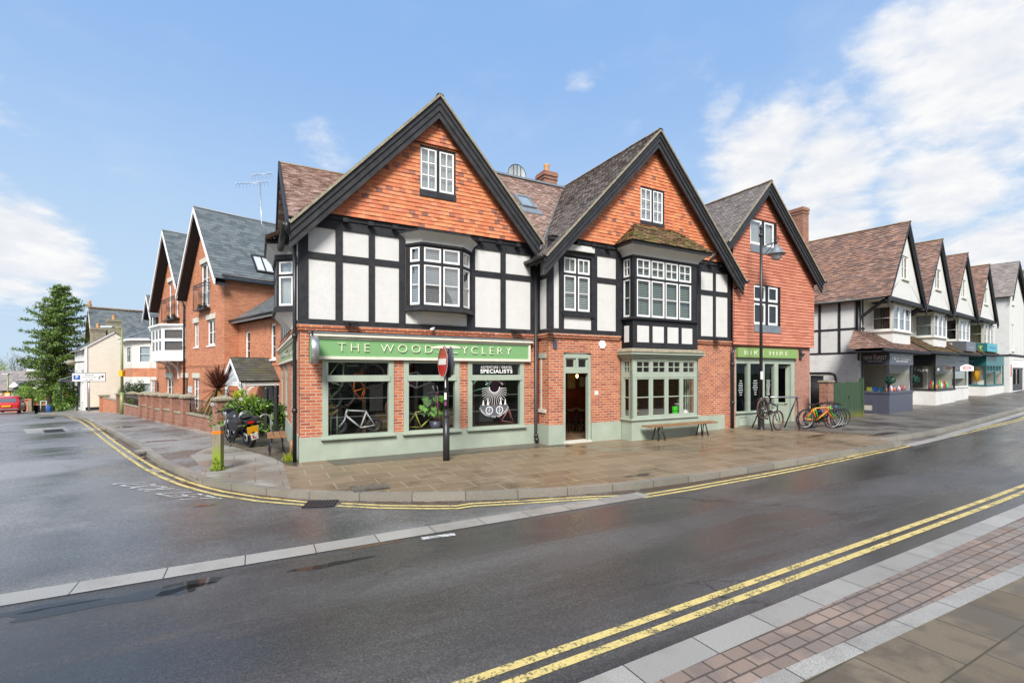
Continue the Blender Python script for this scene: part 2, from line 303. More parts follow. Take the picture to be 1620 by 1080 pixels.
    slabs('slabs_grey',[(0,(.27,.25,.22)),(.5,(.33,.31,.27)),(1,(.38,.355,.31))],(.14,.13,.10),.9,.60,.012,stain=(.18,.155,.125),psc=.6,rwet=.22)
    slabs('slabs_near',[(0,(.14,.112,.078)),(.5,(.185,.15,.106)),(1,(.225,.186,.134))],(.05,.046,.028),.62,.45,.008,stain=(.075,.06,.043),psc=1.5,rdry=.75,rwet=.4,spec=.22)
    slabs('setts',[(0,(.21,.16,.13)),(.4,(.27,.20,.158)),(.8,(.32,.24,.19)),(1,(.27,.225,.19))],(.05,.043,.036),.215,.125,.009,stain=(.15,.125,.11),psc=2.,bump=.9,rwet=.2,rdry=.7,spec=.3)
    def granite(name,base,bw,ms=.006):
        g=NG(name); c,f=g.brick(bw,10.,ms,0.); n=g.noise(120,4,.85); k=tuple(x*.3 for x in base); l=tuple(x*1.7 for x in base)
        col=g.mix(g.mr(n,.35,.65),k,l); col=g.mix(g.mr(c,0,1,0,.6),col,tuple(x*.62 for x in base)); col=g.mix(g.mr(g.noise(1.5,5,.7),.5,.75,0,.5),col,(.12,.11,.09)); col=g.mix(f,col,(.03,.03,.028))
        return g.fin(col,g.mr(g.noise(1.2,4),.4,.6,.5,.28),g.bump(g.mt('ADD',n,g.mt('MULTIPLY',f,-3.)),.35,.004))
    granite('granite_strip',(.325,.31,.28),.75); granite('granite_kerb',(.25,.232,.195),.9)
    def worn(name,c,lo,hi,rough=.5):
        g=NG(name); g.fin(g.mix(g.mr(g.noise(30,4,.7),.3,.7),c,tuple(x*.78 for x in c)),rough,g.bump(g.noise(150,3,.7),.4,.005)); t=g.N.new('ShaderNodeBsdfTransparent'); mx=g.N.new('ShaderNodeMixShader')
        a=g.mt('ADD',g.mt('MULTIPLY',g.noise(38,5,.75),.6),g.mt('MULTIPLY',g.noise(5,4,.6),.4))
        g.L.new(g.mr(a,lo,hi),mx.inputs[0]); g.L.new(g.b.outputs[0],mx.inputs[1]); g.L.new(t.outputs[0],mx.inputs[2]); g.L.new(mx.outputs[0],g.out.inputs[0])
    worn('paint_line',(.64,.51,.19),.51,.59); worn('silt',(.13,.075,.04),.42,.56,.8); worn('litter',(.30,.15,.06),.36,.42,.8); worn('paint_line_white',(.66,.66,.64),.46,.55)
    g=NG('water'); g.fin((.035,.034,.033),.03,g.bump(g.noise(3,2),.04,.02)); t=g.N.new('ShaderNodeBsdfTransparent'); mx=g.N.new('ShaderNodeMixShader'); mx.inputs[0].default_value=.35; g.L.new(g.b.outputs[0],mx.inputs[1]); g.L.new(t.outputs[0],mx.inputs[2]); g.L.new(mx.outputs[0],g.out.inputs[0])
    g=NG('water_muddy'); g.fin((.11,.055,.032),.06,g.bump(g.noise(3,2),.05,.02)); t=g.N.new('ShaderNodeBsdfTransparent'); mx=g.N.new('ShaderNodeMixShader'); mx.inputs[0].default_value=.2; g.L.new(g.b.outputs[0],mx.inputs[1]); g.L.new(t.outputs[0],mx.inputs[2]); g.L.new(mx.outputs[0],g.out.inputs[0])
    plain('grass',(.07,.10,.03),.95,.4,3,.5)
    emat('bulb',(1,.5,.12),7.)
make_mats()
# ---------------------------------------------------------------- mesh helpers
ROOT={}
def link(o): scene.collection.objects.link(o); return o
def rootm(o):
    while o.parent: o=o.parent
    return ROOT[o.name]
def tag(o,label=None,cat=None,group=None,kind=None):
    if label: o['label']=label
    if cat: o['category']=cat
    if group: o['group']=group
    if kind: o['kind']=kind
    return o
def thing(name,label,cat,M=None,group=None):
    """an Empty at a thing's base"""
    o=link(bpy.data.objects.new(name,None)); o.empty_display_size=.2; M=M or WI; o.matrix_world=M; ROOT[o.name]=M.copy(); return tag(o,label,cat,group)
class MB:
    def __init__(s,frame=None): s.v=[]; s.f=[]; s.fm=[]; s.uv=[]; s.t=[]; s.m=WI; s.frame=frame or WI; s.sm=[]
    def poly(s,pts,mat=None,uv=None,tint=None,smooth=False):
        i=len(s.v)
        for p in pts: s.v.append(s.m@Vector(p))
        s.f.append(tuple(range(i,i+len(pts)))); s.fm.append(mat); s.uv.append(uv); s.t.append(rnd.random() if tint is None else tint); s.sm.append(smooth)
    def mesh(s,vs,fs,mat=None,smooth=False,tint=None):
        i=len(s.v)
        for p in vs: s.v.append(s.m@Vector(p))
        for f in fs: s.f.append(tuple(i+k for k in f)); s.fm.append(mat); s.uv.append(None); s.t.append(rnd.random() if tint is None else tint); s.sm.append(smooth)
    def box(s,x0,x1,y0,y1,z0,z1,mat=None):
        x0,x1=sorted((x0,x1)); y0,y1=sorted((y0,y1)); z0,z1=sorted((z0,z1))
        v=[(x0,y0,z0),(x1,y0,z0),(x1,y1,z0),(x0,y1,z0),(x0,y0,z1),(x1,y0,z1),(x1,y1,z1),(x0,y1,z1)]
        s.mesh(v,[(0,3,2,1),(4,5,6,7),(0,1,5,4),(1,2,6,5),(2,3,7,6),(3,0,4,7)],mat)
    def beam(s,p,q,w,d,up=(0,0,1),mat=None):
        p,q=Vector(p),Vector(q); a=(q-p).normalized(); up=Vector(up); sx=a.cross(up)
        if sx.length<1e-4: sx=a.cross(Vector((0,1,0)))
        sx.normalize(); uy=sx.cross(a); v=[]
        for c in (p,q):
            for i,j in ((-1,-1),(1,-1),(1,1),(-1,1)): v.append(c+sx*(i*w/2)+uy*(j*d/2))
        s.mesh(v,[(3,2,1,0),(4,5,6,7),(0,1,5,4),(1,2,6,5),(2,3,7,6),(3,0,4,7)],mat)
    def tube(s,pts,r,seg=8,mat=None,closed=False,smooth=True,cap=True):
        pts=[Vector(p) for p in pts]; n=len(pts); rs=r if isinstance(r,(list,tuple)) else [r]*n; vs=[]; fs=[]; ref=None
        for i,p in enumerate(pts):
            a=(pts[(i+1)%n] if (closed or i<n-1) else p)-(pts[i-1] if (closed or i>0) else p); a.normalize()
            if ref is None or abs(ref.dot(a))>.98: ref=Vector((0,0,1)) if abs(a.z)<.9 else Vector((1,0,0))
            x=a.cross(ref).normalized(); y=x.cross(a); ref=y
            for k in range(seg):
                t=2*math.pi*k/seg; vs.append(p+(x*math.cos(t)+y*math.sin(t))*rs[i])
        m=n if closed else n-1
        for i in range(m):
            for k in range(seg):
                a=i*seg+k; b=i*seg+(k+1)%seg; c=((i+1)%n)*seg+(k+1)%seg; d=((i+1)%n)*seg+k; fs.append((a,b,c,d))
        if cap and not closed: fs.append(tuple(range(seg))[::-1]); fs.append(tuple((n-1)*seg+k for k in range(seg)))
        s.mesh(vs,fs,mat,smooth)
    def ring(s,c,R_,r,axis='Y',n=28,seg=6,mat=None,a0=0.,a1=2*math.pi):
        full=abs(a1-a0-2*math.pi)<1e-6; pts=[]
        for i in range(n if full else n+1):
            t=a0+(a1-a0)*i/n; a,b=math.cos(t)*R_,math.sin(t)*R_
            pts.append(Vector(c)+Vector({'Y':(a,0,b),'X':(0,a,b),'Z':(a,b,0)}[axis]))
        s.tube(pts,r,seg,mat,closed=full)
    def lathe(s,prof,c=(0,0,0),seg=16,mat=None,axis='Z',smooth=True):
        vs=[];fs=[];c=Vector(c)
        for r,z in prof:
            for k in range(seg):
                t=2*math.pi*k/seg; a,b=r*math.cos(t),r*math.sin(t); vs.append(c+Vector({'Z':(a,b,z),'Y':(a,z,b),'X':(z,a,b)}[axis]))
        for i in range(len(prof)-1):
            for k in range(seg):
                q=(i*seg+k,i*seg+(k+1)%seg,(i+1)*seg+(k+1)%seg,(i+1)*seg+k); fs.append(q if axis!='Y' else q[::-1])
        s.mesh(vs,fs,mat,smooth)
    def ball(s,c,r,mat=None,seg=12,sq=(1,1,1)):
        vs=[];fs=[];n=seg//2
        for i in range(n+1):
            ph=math.pi*i/n
            for k in range(seg): t=2*math.pi*k/seg; vs.append((c[0]+r*sq[0]*math.sin(ph)*math.cos(t),c[1]+r*sq[1]*math.sin(ph)*math.sin(t),c[2]-r*sq[2]*math.cos(ph)))
        for i in range(n):
            for k in range(seg): fs.append((i*seg+k,i*seg+(k+1)%seg,(i+1)*seg+(k+1)%seg,(i+1)*seg+k))
        s.mesh(vs,fs,mat,True)
    def prism(s,poly,y0,y1,mat=None):
        """polygon in x,z (counter-clockwise seen from -y) extruded from y0 (front) to y1"""
        n=len(poly); v=[(x,y0,z) for x,z in poly]+[(x,y1,z) for x,z in poly]
        s.mesh(v,[tuple(range(n)),tuple(range(2*n-1,n-1,-1))]+[(i,i+n,(i+1)%n+n,(i+1)%n) for i in range(n)],mat)
    def zprism(s,poly,z0,z1,mat=None):
        n=len(poly); v=[(x,y,z0) for x,y in poly]+[(x,y,z1) for x,y in poly]
        s.mesh(v,[tuple(range(n))[::-1],tuple(range(n,2*n))]+[(i,(i+1)%n,(i+1)%n+n,i+n) for i in range(n)],mat)
    def plate(s,poly,holes,y0,y1,mat=None,reveal=None,sides=True,back=False):
        """wall leaf: polygon in x,z at y0 with rectangular holes (x0,x1,z0,z1) and reveals back to y1"""
        xs=sorted({round(q,4) for hh in holes for q in hh[:2]}|{min(p[0] for p in poly),max(p[0] for p in poly)})
        zs=sorted({round(q,4) for hh in holes for q in hh[2:4]}|{min(p[1] for p in poly),max(p[1] for p in poly)})
        for i in range(len(xs)-1):
            for j in range(len(zs)-1):
                cx,cz=(xs[i]+xs[i+1])/2,(zs[j]+zs[j+1])/2
                if any(a<cx<b and c<cz<d for a,b,c,d in holes): continue
                c=clip(poly,xs[i],xs[i+1],zs[j],zs[j+1])
                if len(c)>2:
                    s.poly([(x,y0,z) for x,z in c],mat)
                    if back: s.poly([(x,y1,z) for x,z in c][::-1],mat)
        rm=reveal or mat
        for a,b,c,d in holes:
            s.poly([(a,y0,c),(a,y0,d),(a,y1,d),(a,y1,c)],rm); s.poly([(b,y0,d),(b,y0,c),(b,y1,c),(b,y1,d)],rm)
            s.poly([(a,y0,d),(b,y0,d),(b,y1,d),(a,y1,d)],rm); s.poly([(b,y0,c),(a,y0,c),(a,y1,c),(b,y1,c)],rm)
        if sides:
            n=len(poly)
            for i in range(n):
                (x0,z0),(x1,z1)=poly[i],poly[(i+1)%n]; s.poly([(x1,y0,z1),(x0,y0,z0),(x0,y1,z0),(x1,y1,z1)],mat)
    def tiles(s,pts,course=.1,tw=.165,th=.018,holes=(),jit=.25,mat=None,up=None):
        """a tiled plane (roof slope or hung tiles): every tile its own tilted face with a lower lip"""
        P=[Vector(p) for p in pts]; n=(P[1]-P[0]).cross(P[2]-P[0]).normalized()
        U=Vector((0,0,1)).cross(n).normalized(); V=n.cross(U); o=P[0]
        q=[((p-o).dot(U),(p-o).dot(V)) for p in P]
        hs=[]
        for hh in holes:
            hq=[((Vector(p)-o).dot(U),(Vector(p)-o).dot(V)) for p in hh]; hs.append((min(a for a,b in hq),max(a for a,b in hq),min(b for a,b in hq),max(b for a,b in hq)))
        vmin,vmax=min(b for a,b in q),max(b for a,b in q); row=0; v=vmin
        while v<vmax-1e-4:
            v1=min(v+course,vmax); segs=[(v,v1)]
            for a,b,c,d in hs:
                ns=[]
                for s0,s1 in segs:
                    cut=[s0]+[k for k in (c,d) if s0+1e-4<k<s1-1e-4]+[s1]; ns+=[(cut[i],cut[i+1]) for i in range(len(cut)-1)]
                segs=ns
            for s0,s1 in segs:
                st=clip(q,-1e4,1e4,s0,s1)
                if len(st)<3: continue
                ua,ub=min(a for a,b in st),max(a for a,b in st); k=math.floor((ua-(row%2)*tw/2)/tw); u=k*tw+(row%2)*tw/2
                while u<ub:
                    pieces=[(max(u,ua),min(u+tw-.002,ub))]; u+=tw
                    for a,b,c,d in hs:
                        if (s0+s1)/2>c and (s0+s1)/2<d:
                            np_=[]
                            for x0,x1 in pieces:
                                if x1<=a or x0>=b: np_.append((x0,x1))
                                else:
                                    if x0<a: np_.append((x0,a))
                                    if x1>b: np_.append((b,x1))
                            pieces=np_
                    for x0,x1 in pieces:
                        if x1-x0<.004: continue
                        c=clip(st,x0,x1,s0,s1)
                        if len(c)<3: continue
                        j=1+rnd.uniform(-jit,jit); ti=rnd.random(); sk=rnd.uniform(-.004,.004)
                        def off(b): return th*j*(1-.85*(b-v)/course)
                        pp=[o+U*a+V*b+n*(off(b)) for a,b in c]; s.poly(pp,mat,[(a,b) for a,b in c],ti)
                        lo=[(a,b) for a,b in c if abs(b-s0)<1e-4]
                        if len(lo)>=2 and s0==v:
                            a0,a1=min(x for x,_ in lo),max(x for x,_ in lo)
                            s.poly([o+U*a0+V*v,o+U*a1+V*v,o+U*a1+V*v+n*off(v),o+U*a0+V*v+n*off(v)],mat,None,ti*.6)
            v=v1; row+=1
    def build(s,name,mat,parent=None,bevel=0,at=None,smooth_angle=None):
        me=bpy.data.meshes.new(name); W=[s.frame@p for p in s.v]
        if parent is not None: Mi=rootm(parent).inverted()
        else:
            if at is None:
                zs=min(p.z for p in s.v); c=sum(s.v,Vector())/len(s.v); at=s.frame@Vector((c.x,c.y,zs))
            RM=s.frame.to_3x3().to_4x4(); RM.translation=at; Mi=RM.inverted()
        me.from_pydata([Mi@p for p in W],[],s.f)
        mats=[]
        for k in s.fm:
            k=k or mat
            if k not in mats: mats.append(k)
        for k in mats: me.materials.append(MATS[k])
        me.polygons.foreach_set('material_index',[mats.index(k or mat) for k in s.fm])
        me.polygons.foreach_set('use_smooth',s.sm)
        uvl=me.uv_layers.new(name='UVMap'); uvs=[]
        for fi,f in enumerate(s.f):
            if s.uv[fi] is not None: 
                for a,b in s.uv[fi]: uvs+=[a,b]
                continue
            P=[s.v[i] for i in f]; n=Vector()
            for i in range(len(P)):
                a,b=P[i],P[(i+1)%len(P)]; n+=Vector(((a.y-b.y)*(a.z+b.z),(a.z-b.z)*(a.x+b.x),(a.x-b.x)*(a.y+b.y)))
            if n.length>1e-12: n.normalize()
            if abs(n.z)>.95: 
                for p in P: uvs+=[p.x,p.y]
            else:
                U=Vector((0,0,1)).cross(n).normalized(); V=n.cross(U)
                for p in P: uvs+=[p.dot(U),p.dot(V)]
        uvl.data.foreach_set('uv',uvs)
        at_=me.attributes.new('tint','FLOAT','FACE'); at_.data.foreach_set('value',s.t)
        me.update(); o=link(bpy.data.objects.new(name,me))
        if parent is not None: o.parent=parent
        else: o.matrix_world=RM; ROOT[o.name]=RM.copy()
        if bevel:
            b=o.modifiers.new('bevel','BEVEL'); b.width=bevel; b.segments=2; b.limit_method='ANGLE'; b.angle_limit=R(40)
        return o
def clip(poly,x0,x1,z0,z1):
    for ax,val,sg in ((0,x0,1),(0,x1,-1),(1,z0,1),(1,z1,-1)):
        out=[]; n=len(poly)
        for i in range(n):
            a,b=poly[i],poly[(i+1)%n]; da=(a[ax]-val)*sg; db=(b[ax]-val)*sg
            if da>=-1e-9: out.append(a)
            if (da>1e-9 and db<-1e-9) or (da<-1e-9 and db>1e-9):
                t=da/(da-db); out.append((a[0]+(b[0]-a[0])*t,a[1]+(b[1]-a[1])*t))
        poly=out
        if len(poly)<3: return []
    return poly
def textmb(mb,body,size,x,z,y,spacing=1.,ext=.012,mat='lettering',sx=1.,align='CENTER',bold=0.,fit=None,rot=0.):
    cu=bpy.data.curves.new('t','FONT'); cu.body=body; cu.size=size; cu.align_x=align; cu.align_y='CENTER'; cu.space_character=spacing; cu.extrude=ext; cu.offset=bold; cu.resolution_u=4
    o=bpy.data.objects.new('t',cu); link(o); dg=bpy.context.evaluated_depsgraph_get(); me=bpy.data.meshes.new_from_object(o.evaluated_get(dg))
    if fit and len(me.vertices):
        w=max(v.co.x for v in me.vertices)-min(v.co.x for v in me.vertices); sx*=fit/w
    cr,sr=math.cos(rot),math.sin(rot); vs=[]
    for v in me.vertices:
        a,b=v.co.x*sx,v.co.y; vs.append((x+a*cr-b*sr,y-v.co.z,z+a*sr+b*cr))
    mb.mesh(vs,[tuple(p.vertices) for p in me.polygons],mat)
    bpy.data.objects.remove(o); bpy.data.curves.remove(cu); bpy.data.meshes.remove(me)
def copy_tree(o,parent=None):
    c=o.copy(); link(c)
    if parent: c.parent=parent
    for k in list(o.children): copy_tree(k,c)
    return c
def place(o,x,y,z,rz=0.,tilt=None):
    o.location=(x,y,z); o.rotation_euler=(tilt[0] if tilt else 0,tilt[1] if tilt else 0,rz)
def sheet(name,poly,mat,off,step=2.,frame=None,kind='structure',thick=0.):
    """a ground sheet that follows the lie of the land"""
    fr=frame or A; mb=MB(fr.M); q=[fr.loc(p[0],p[1]) for p in poly]
    x0,x1,y0,y1=min(a for a,b in q),max(a for a,b in q),min(b for a,b in q),max(b for a,b in q)
    i=x0
    while i<x1:
        j=y0
        while j<y1:
            c=clip(q,i,i+step,j,j+step)
            if len(c)>2:
                ar=sum(c[k][0]*c[(k+1)%len(c)][1]-c[(k+1)%len(c)][0]*c[k][1] for k in range(len(c)))
                if abs(ar)>1e-5:
                    if ar<0: c=c[::-1]
                    mb.poly([(a,b,h(*fr.W(a,b)[:2])+off) for a,b in c])
            j+=step
        i+=step
    return tag(mb.build(name,mat),kind=kind)
def ribbon(name,pts,w0,w1,mat,off,side=0.,kind='structure',step=.8,mb=None):
    """a strip along a world polyline, from w0 to w1 to its right; side>0 adds upstand faces of that height"""
    own=mb is None; mb=mb or MB(); P=[Vector((p[0],p[1],0)) for p in pts]; D=[P[0]]
    for a,b in zip(P,P[1:]):
        n=max(1,int((b-a).length/step)); D+=[a+(b-a)*(k/n) for k in range(1,n+1)]
    L=0; prev=None
    for i,p in enumerate(D):
        t=(D[min(i+1,len(D)-1)]-D[max(i-1,0)]).normalized(); r=Vector((t.y,-t.x,0))
        if i: L+=(p-D[i-1]).length
        a,b=p+r*w0,p+r*w1; a.z=h(p.x,p.y)+off; b.z=h(p.x,p.y)+off
        cur=(a,b,L)
        if prev:
            pa,pb,pl=prev
            mb.poly([pa,pb,b,a],None,[(pl,w0+2),(pl,w1+2),(L,w1+2),(L,w0+2)])
            if side:
                d=Vector((0,0,-side)); mb.poly([pb,pb+d,b+d,b],None,[(pl,2),(pl,2+side),(L,2+side),(L,2)]); mb.poly([pa+d,pa,a,a+d],None,[(pl,2),(pl,2+side),(L,2+side),(L,2)])
        prev=cur
    if own: return tag(mb.build(name,mat),kind=kind)
def leaves(mb,c,rad,n,size,mat=None,shell=.55,flat=.0):
    """leaf-sized faces spread through an ellipsoid"""
    for _ in range(n):
        while True:
            d=Vector((rnd.uniform(-1,1),rnd.uniform(-1,1),rnd.uniform(-1,1)))
            if .02<d.length<1: break
        d=d.normalized()*(shell+(1-shell)*rnd.random())*rnd.uniform(.85,1.1)
        p=Vector(c)+Vector((d.x*rad[0],d.y*rad[1],d.z*rad[2])); s_=size*rnd.uniform(.6,1.3)
        nn=(d+Vector((rnd.gauss(0,.6),rnd.gauss(0,.6),rnd.gauss(0,.6)+flat))).normalized(); a=nn.orthogonal().normalized(); a.rotate(Matrix.Rotation(rnd.uniform(0,6.28),3,nn)); b=nn.cross(a)
        mb.poly([p-a*s_,p-b*s_*.45,p+a*s_,p+b*s_*.45],mat,None,rnd.random())
# windows: lights = casements (x0,x1,z0,z1,nx,ny); the surround fills the rectangle round them
def window(root,M,rect,lights,y,sm='timber_black',cm='white_paint',cw=.045,bar=.022,blind_or_backing=None,slat=0,glass='glass_window',sd=.07,inner=.10,name='window',sill=None,arch=0):
    mb=MB(M); X0,X1,Z0,Z1=rect
    mb.plate([(X0,Z0),(X1,Z0),(X1,Z1),(X0,Z1)],[l[:4] for l in lights],y,y+sd,sm)
    pm=MB(M)
    for (a,b,c,d,nx,ny) in lights:
        hs=[]
        ia,ib,ic,id_=a+cw,b-cw,c+cw*1.2,d-cw
        for i in range(nx):
            for j in range(ny):
                hs.append((ia+(ib-ia)*i/nx+(bar/2 if i else 0),ia+(ib-ia)*(i+1)/nx-(bar/2 if i<nx-1 else 0),ic+(id_-ic)*j/ny+(bar/2 if j else 0),ic+(id_-ic)*(j+1)/ny-(bar/2 if j<ny-1 else 0)))
        mb.plate([(a+.002,c+.002),(b-.002,c+.002),(b-.002,d-.002),(a+.002,d-.002)],hs,y+.012,y+.05,cm)
        pm.poly([(ia-.01,y+.034,ic-.01),(ib+.01,y+.034,ic-.01),(ib+.01,y+.034,id_+.01),(ia-.01,y+.034,id_+.01)])
    w=mb.build(name,sm,root)
    pm.build('pane',glass,w)
    if blind_or_backing:
        bm=MB(M); yb=y+inner
        if slat:
            for (a,b,c,d,nx,ny) in lights:
                z=c+.02
                while z<d-.02:
                    bm.poly([(a+.01,yb-.012,z),(b-.01,yb-.012,z),(b-.01,yb+.02,z+slat*.86),(a+.01,yb+.02,z+slat*.86)]); z+=slat
            bm.poly([(X0,yb+.05,Z0),(X1,yb+.05,Z0),(X1,yb+.05,Z1),(X0,yb+.05,Z1)],'paint_silver' if blind_or_backing=='blind_or_backing' else 'dark_room')  # sheet behind the slats: black for the unlit room, silver lightens the gaps
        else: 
            n=max(1,int((X1-X0)/.05)) if 'curtain' in blind_or_backing else 1
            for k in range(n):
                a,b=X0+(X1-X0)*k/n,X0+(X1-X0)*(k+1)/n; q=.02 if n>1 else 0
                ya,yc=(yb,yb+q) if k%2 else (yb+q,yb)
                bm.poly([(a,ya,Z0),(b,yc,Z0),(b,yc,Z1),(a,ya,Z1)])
        bm.build('blind_or_backing' if 'curtain' not in blind_or_backing else 'curtain',blind_or_backing,w)  # where no blind hangs, a near-black sheet stands for the unlit room
    if sill:
        sb=MB(M); sb.box(X0-.06,X1+.06,y-sill,y+.02,Z0-.07,Z0-.002); sb.build('sill',sm if isinstance(sm,str) else 'timber_black',w,bevel=.008)
    return w
def barge(root,M,apex,footL,footR,wd,y,th=.06,mat='board_black',steps=3,name='bargeboard'):
    """stepped boards under the verge: apex and feet are the top edge (x,z); wd is the vertical width"""
    mb=MB(M)
    for k in range(steps):
        a0=wd*k/steps; a1=wd*(k+1)/steps-.012
        yy=y+.028*k
        for (fx,fz) in (footL,footR):
            sg=1 if fx>apex[0] else -1
            e=[(apex[0],apex[1]-a0),(fx,fz-a0),(fx-sg*.0,fz-a1),(apex[0],apex[1]-a1)]
            if sg>0: e=e[::-1]
            mb.prism(e,yy,yy+th)
        if k<steps-1:
            b0=a1; b1=wd*(k+1)/steps
            for (fx,fz) in (footL,footR):
                sg=1 if fx>apex[0] else -1
                e=[(apex[0],apex[1]-b0),(fx,fz-b0),(fx,fz-b1),(apex[0],apex[1]-b1)]
                if sg>0: e=e[::-1]
                mb.prism(e,yy+.03,yy+th,'timber_black')
    return mb.build(name,mat,root)
def chimney(root,M,x,y,w,d,z0,z1,mat,pots=1,potm='terracotta'):
    mb=MB(M); mb.box(x-w/2,x+w/2,y-d/2,y+d/2,z0,z1-.18); mb.box(x-w/2-.04,x+w/2+.04,y-d/2-.04,y+d/2+.04,z1-.18,z1-.06); mb.box(x-w/2-.015,x+w/2+.015,y-d/2-.015,y+d/2+.015,z1-.06,z1)
    mb.box(x-w/2-.03,x+w/2+.03,y-d/2-.03,y+d/2+.03,z1-.32,z1-.26)
    c=mb.build('chimney',mat,root)
    if pots:
        pb=MB(M)
        for k in range(pots):
            px=x+(k-(pots-1)/2)*.36; pb.lathe([(.13,z1),(.12,z1+.05),(.105,z1+.25),(.125,z1+.34),(.13,z1+.38),(.09,z1+.38)],(px,y,0),14)
        pb.build('chimney_pot',potm,c)
    return c
def downpipe(root,M,pts,r=.04,mat='metal_black',name='downpipe'):
    mb=MB(M); mb.tube(pts,r,10)
    a,b=Vector(pts[-2]),Vector(pts[-1]); n=max(2,int((a-b).length/1.3))
    for k in range(n):
        p=a+(b-a)*((k+.3)/n); mb.tube([p+Vector((0,0,.05)),p-Vector((0,0,.05))],r*1.35,10)
    return mb.build(name,mat,root)
# ---------------------------------------------------------------- corner shop (left gable)
AM=A.M
def rects(mb,M,xs,zs,*a): pass
def roofplane(root,M,pts,name,mat,parent=None,**k):
    mb=MB(M); mb.tiles(pts,**k); return mb.build(name,mat,parent or root)
def slab_under(mb,pts,d=.05,mat='timber_black'):
    P=[Vector(p) for p in pts]; n=(P[1]-P[0]).cross(P[2]-P[0]).normalized(); q=[p-n*d for p in P]
    mb.poly(q[::-1],mat)
    for i in range(len(P)): mb.poly([P[i],q[i],q[(i+1)%len(P)],P[(i+1)%len(P)]],mat)
def ridge(root,M,p,q,mat='ridge_tile',r=.085,parent=None,name='ridge'):
    mb=MB(M); p,q=Vector(p),Vector(q); L=(q-p).length; n=max(1,int(L/.3)); a=(q-p)/n; d=a.normalized(); s=d.cross(Vector((0,0,1))).normalized(); up=s.cross(d)
    for k in range(n):
        b=p+a*k; e=p+a*(k+.97); t=rnd.random(); j=rnd.uniform(-.006,.006)
        for i in range(6):
            t0,t1=math.pi*i/6,math.pi*(i+1)/6; f=lambda c,t_: c+s*(math.cos(t_)*r*1.15)+up*(math.sin(t_)*r*.75-.05+j)
            mb.poly([f(b,t0),f(e,t0),f(e,t1),f(b,t1)],None,None,t)
    return mb.build(name,mat,parent or root)
def studs(mb,M,xs,z0,z1,y,th=.028):
    for a,b in xs: mb.box(a,b,y-th,y+.01,z0,z1)
def rails(mb,xspans,zs,y,th=.024):
    for x0,x1 in xspans:
        for a,b in zs: mb.box(x0,x1,y-th,y+.01,a,b)
def brackets(mb,x0,x1,z,y,n=None,step=.62):
    x=x0+step*.5
    while x<x1: mb.box(x-.06,x+.06,y-.13,y+.0,z-.09,z+.0); x+=step
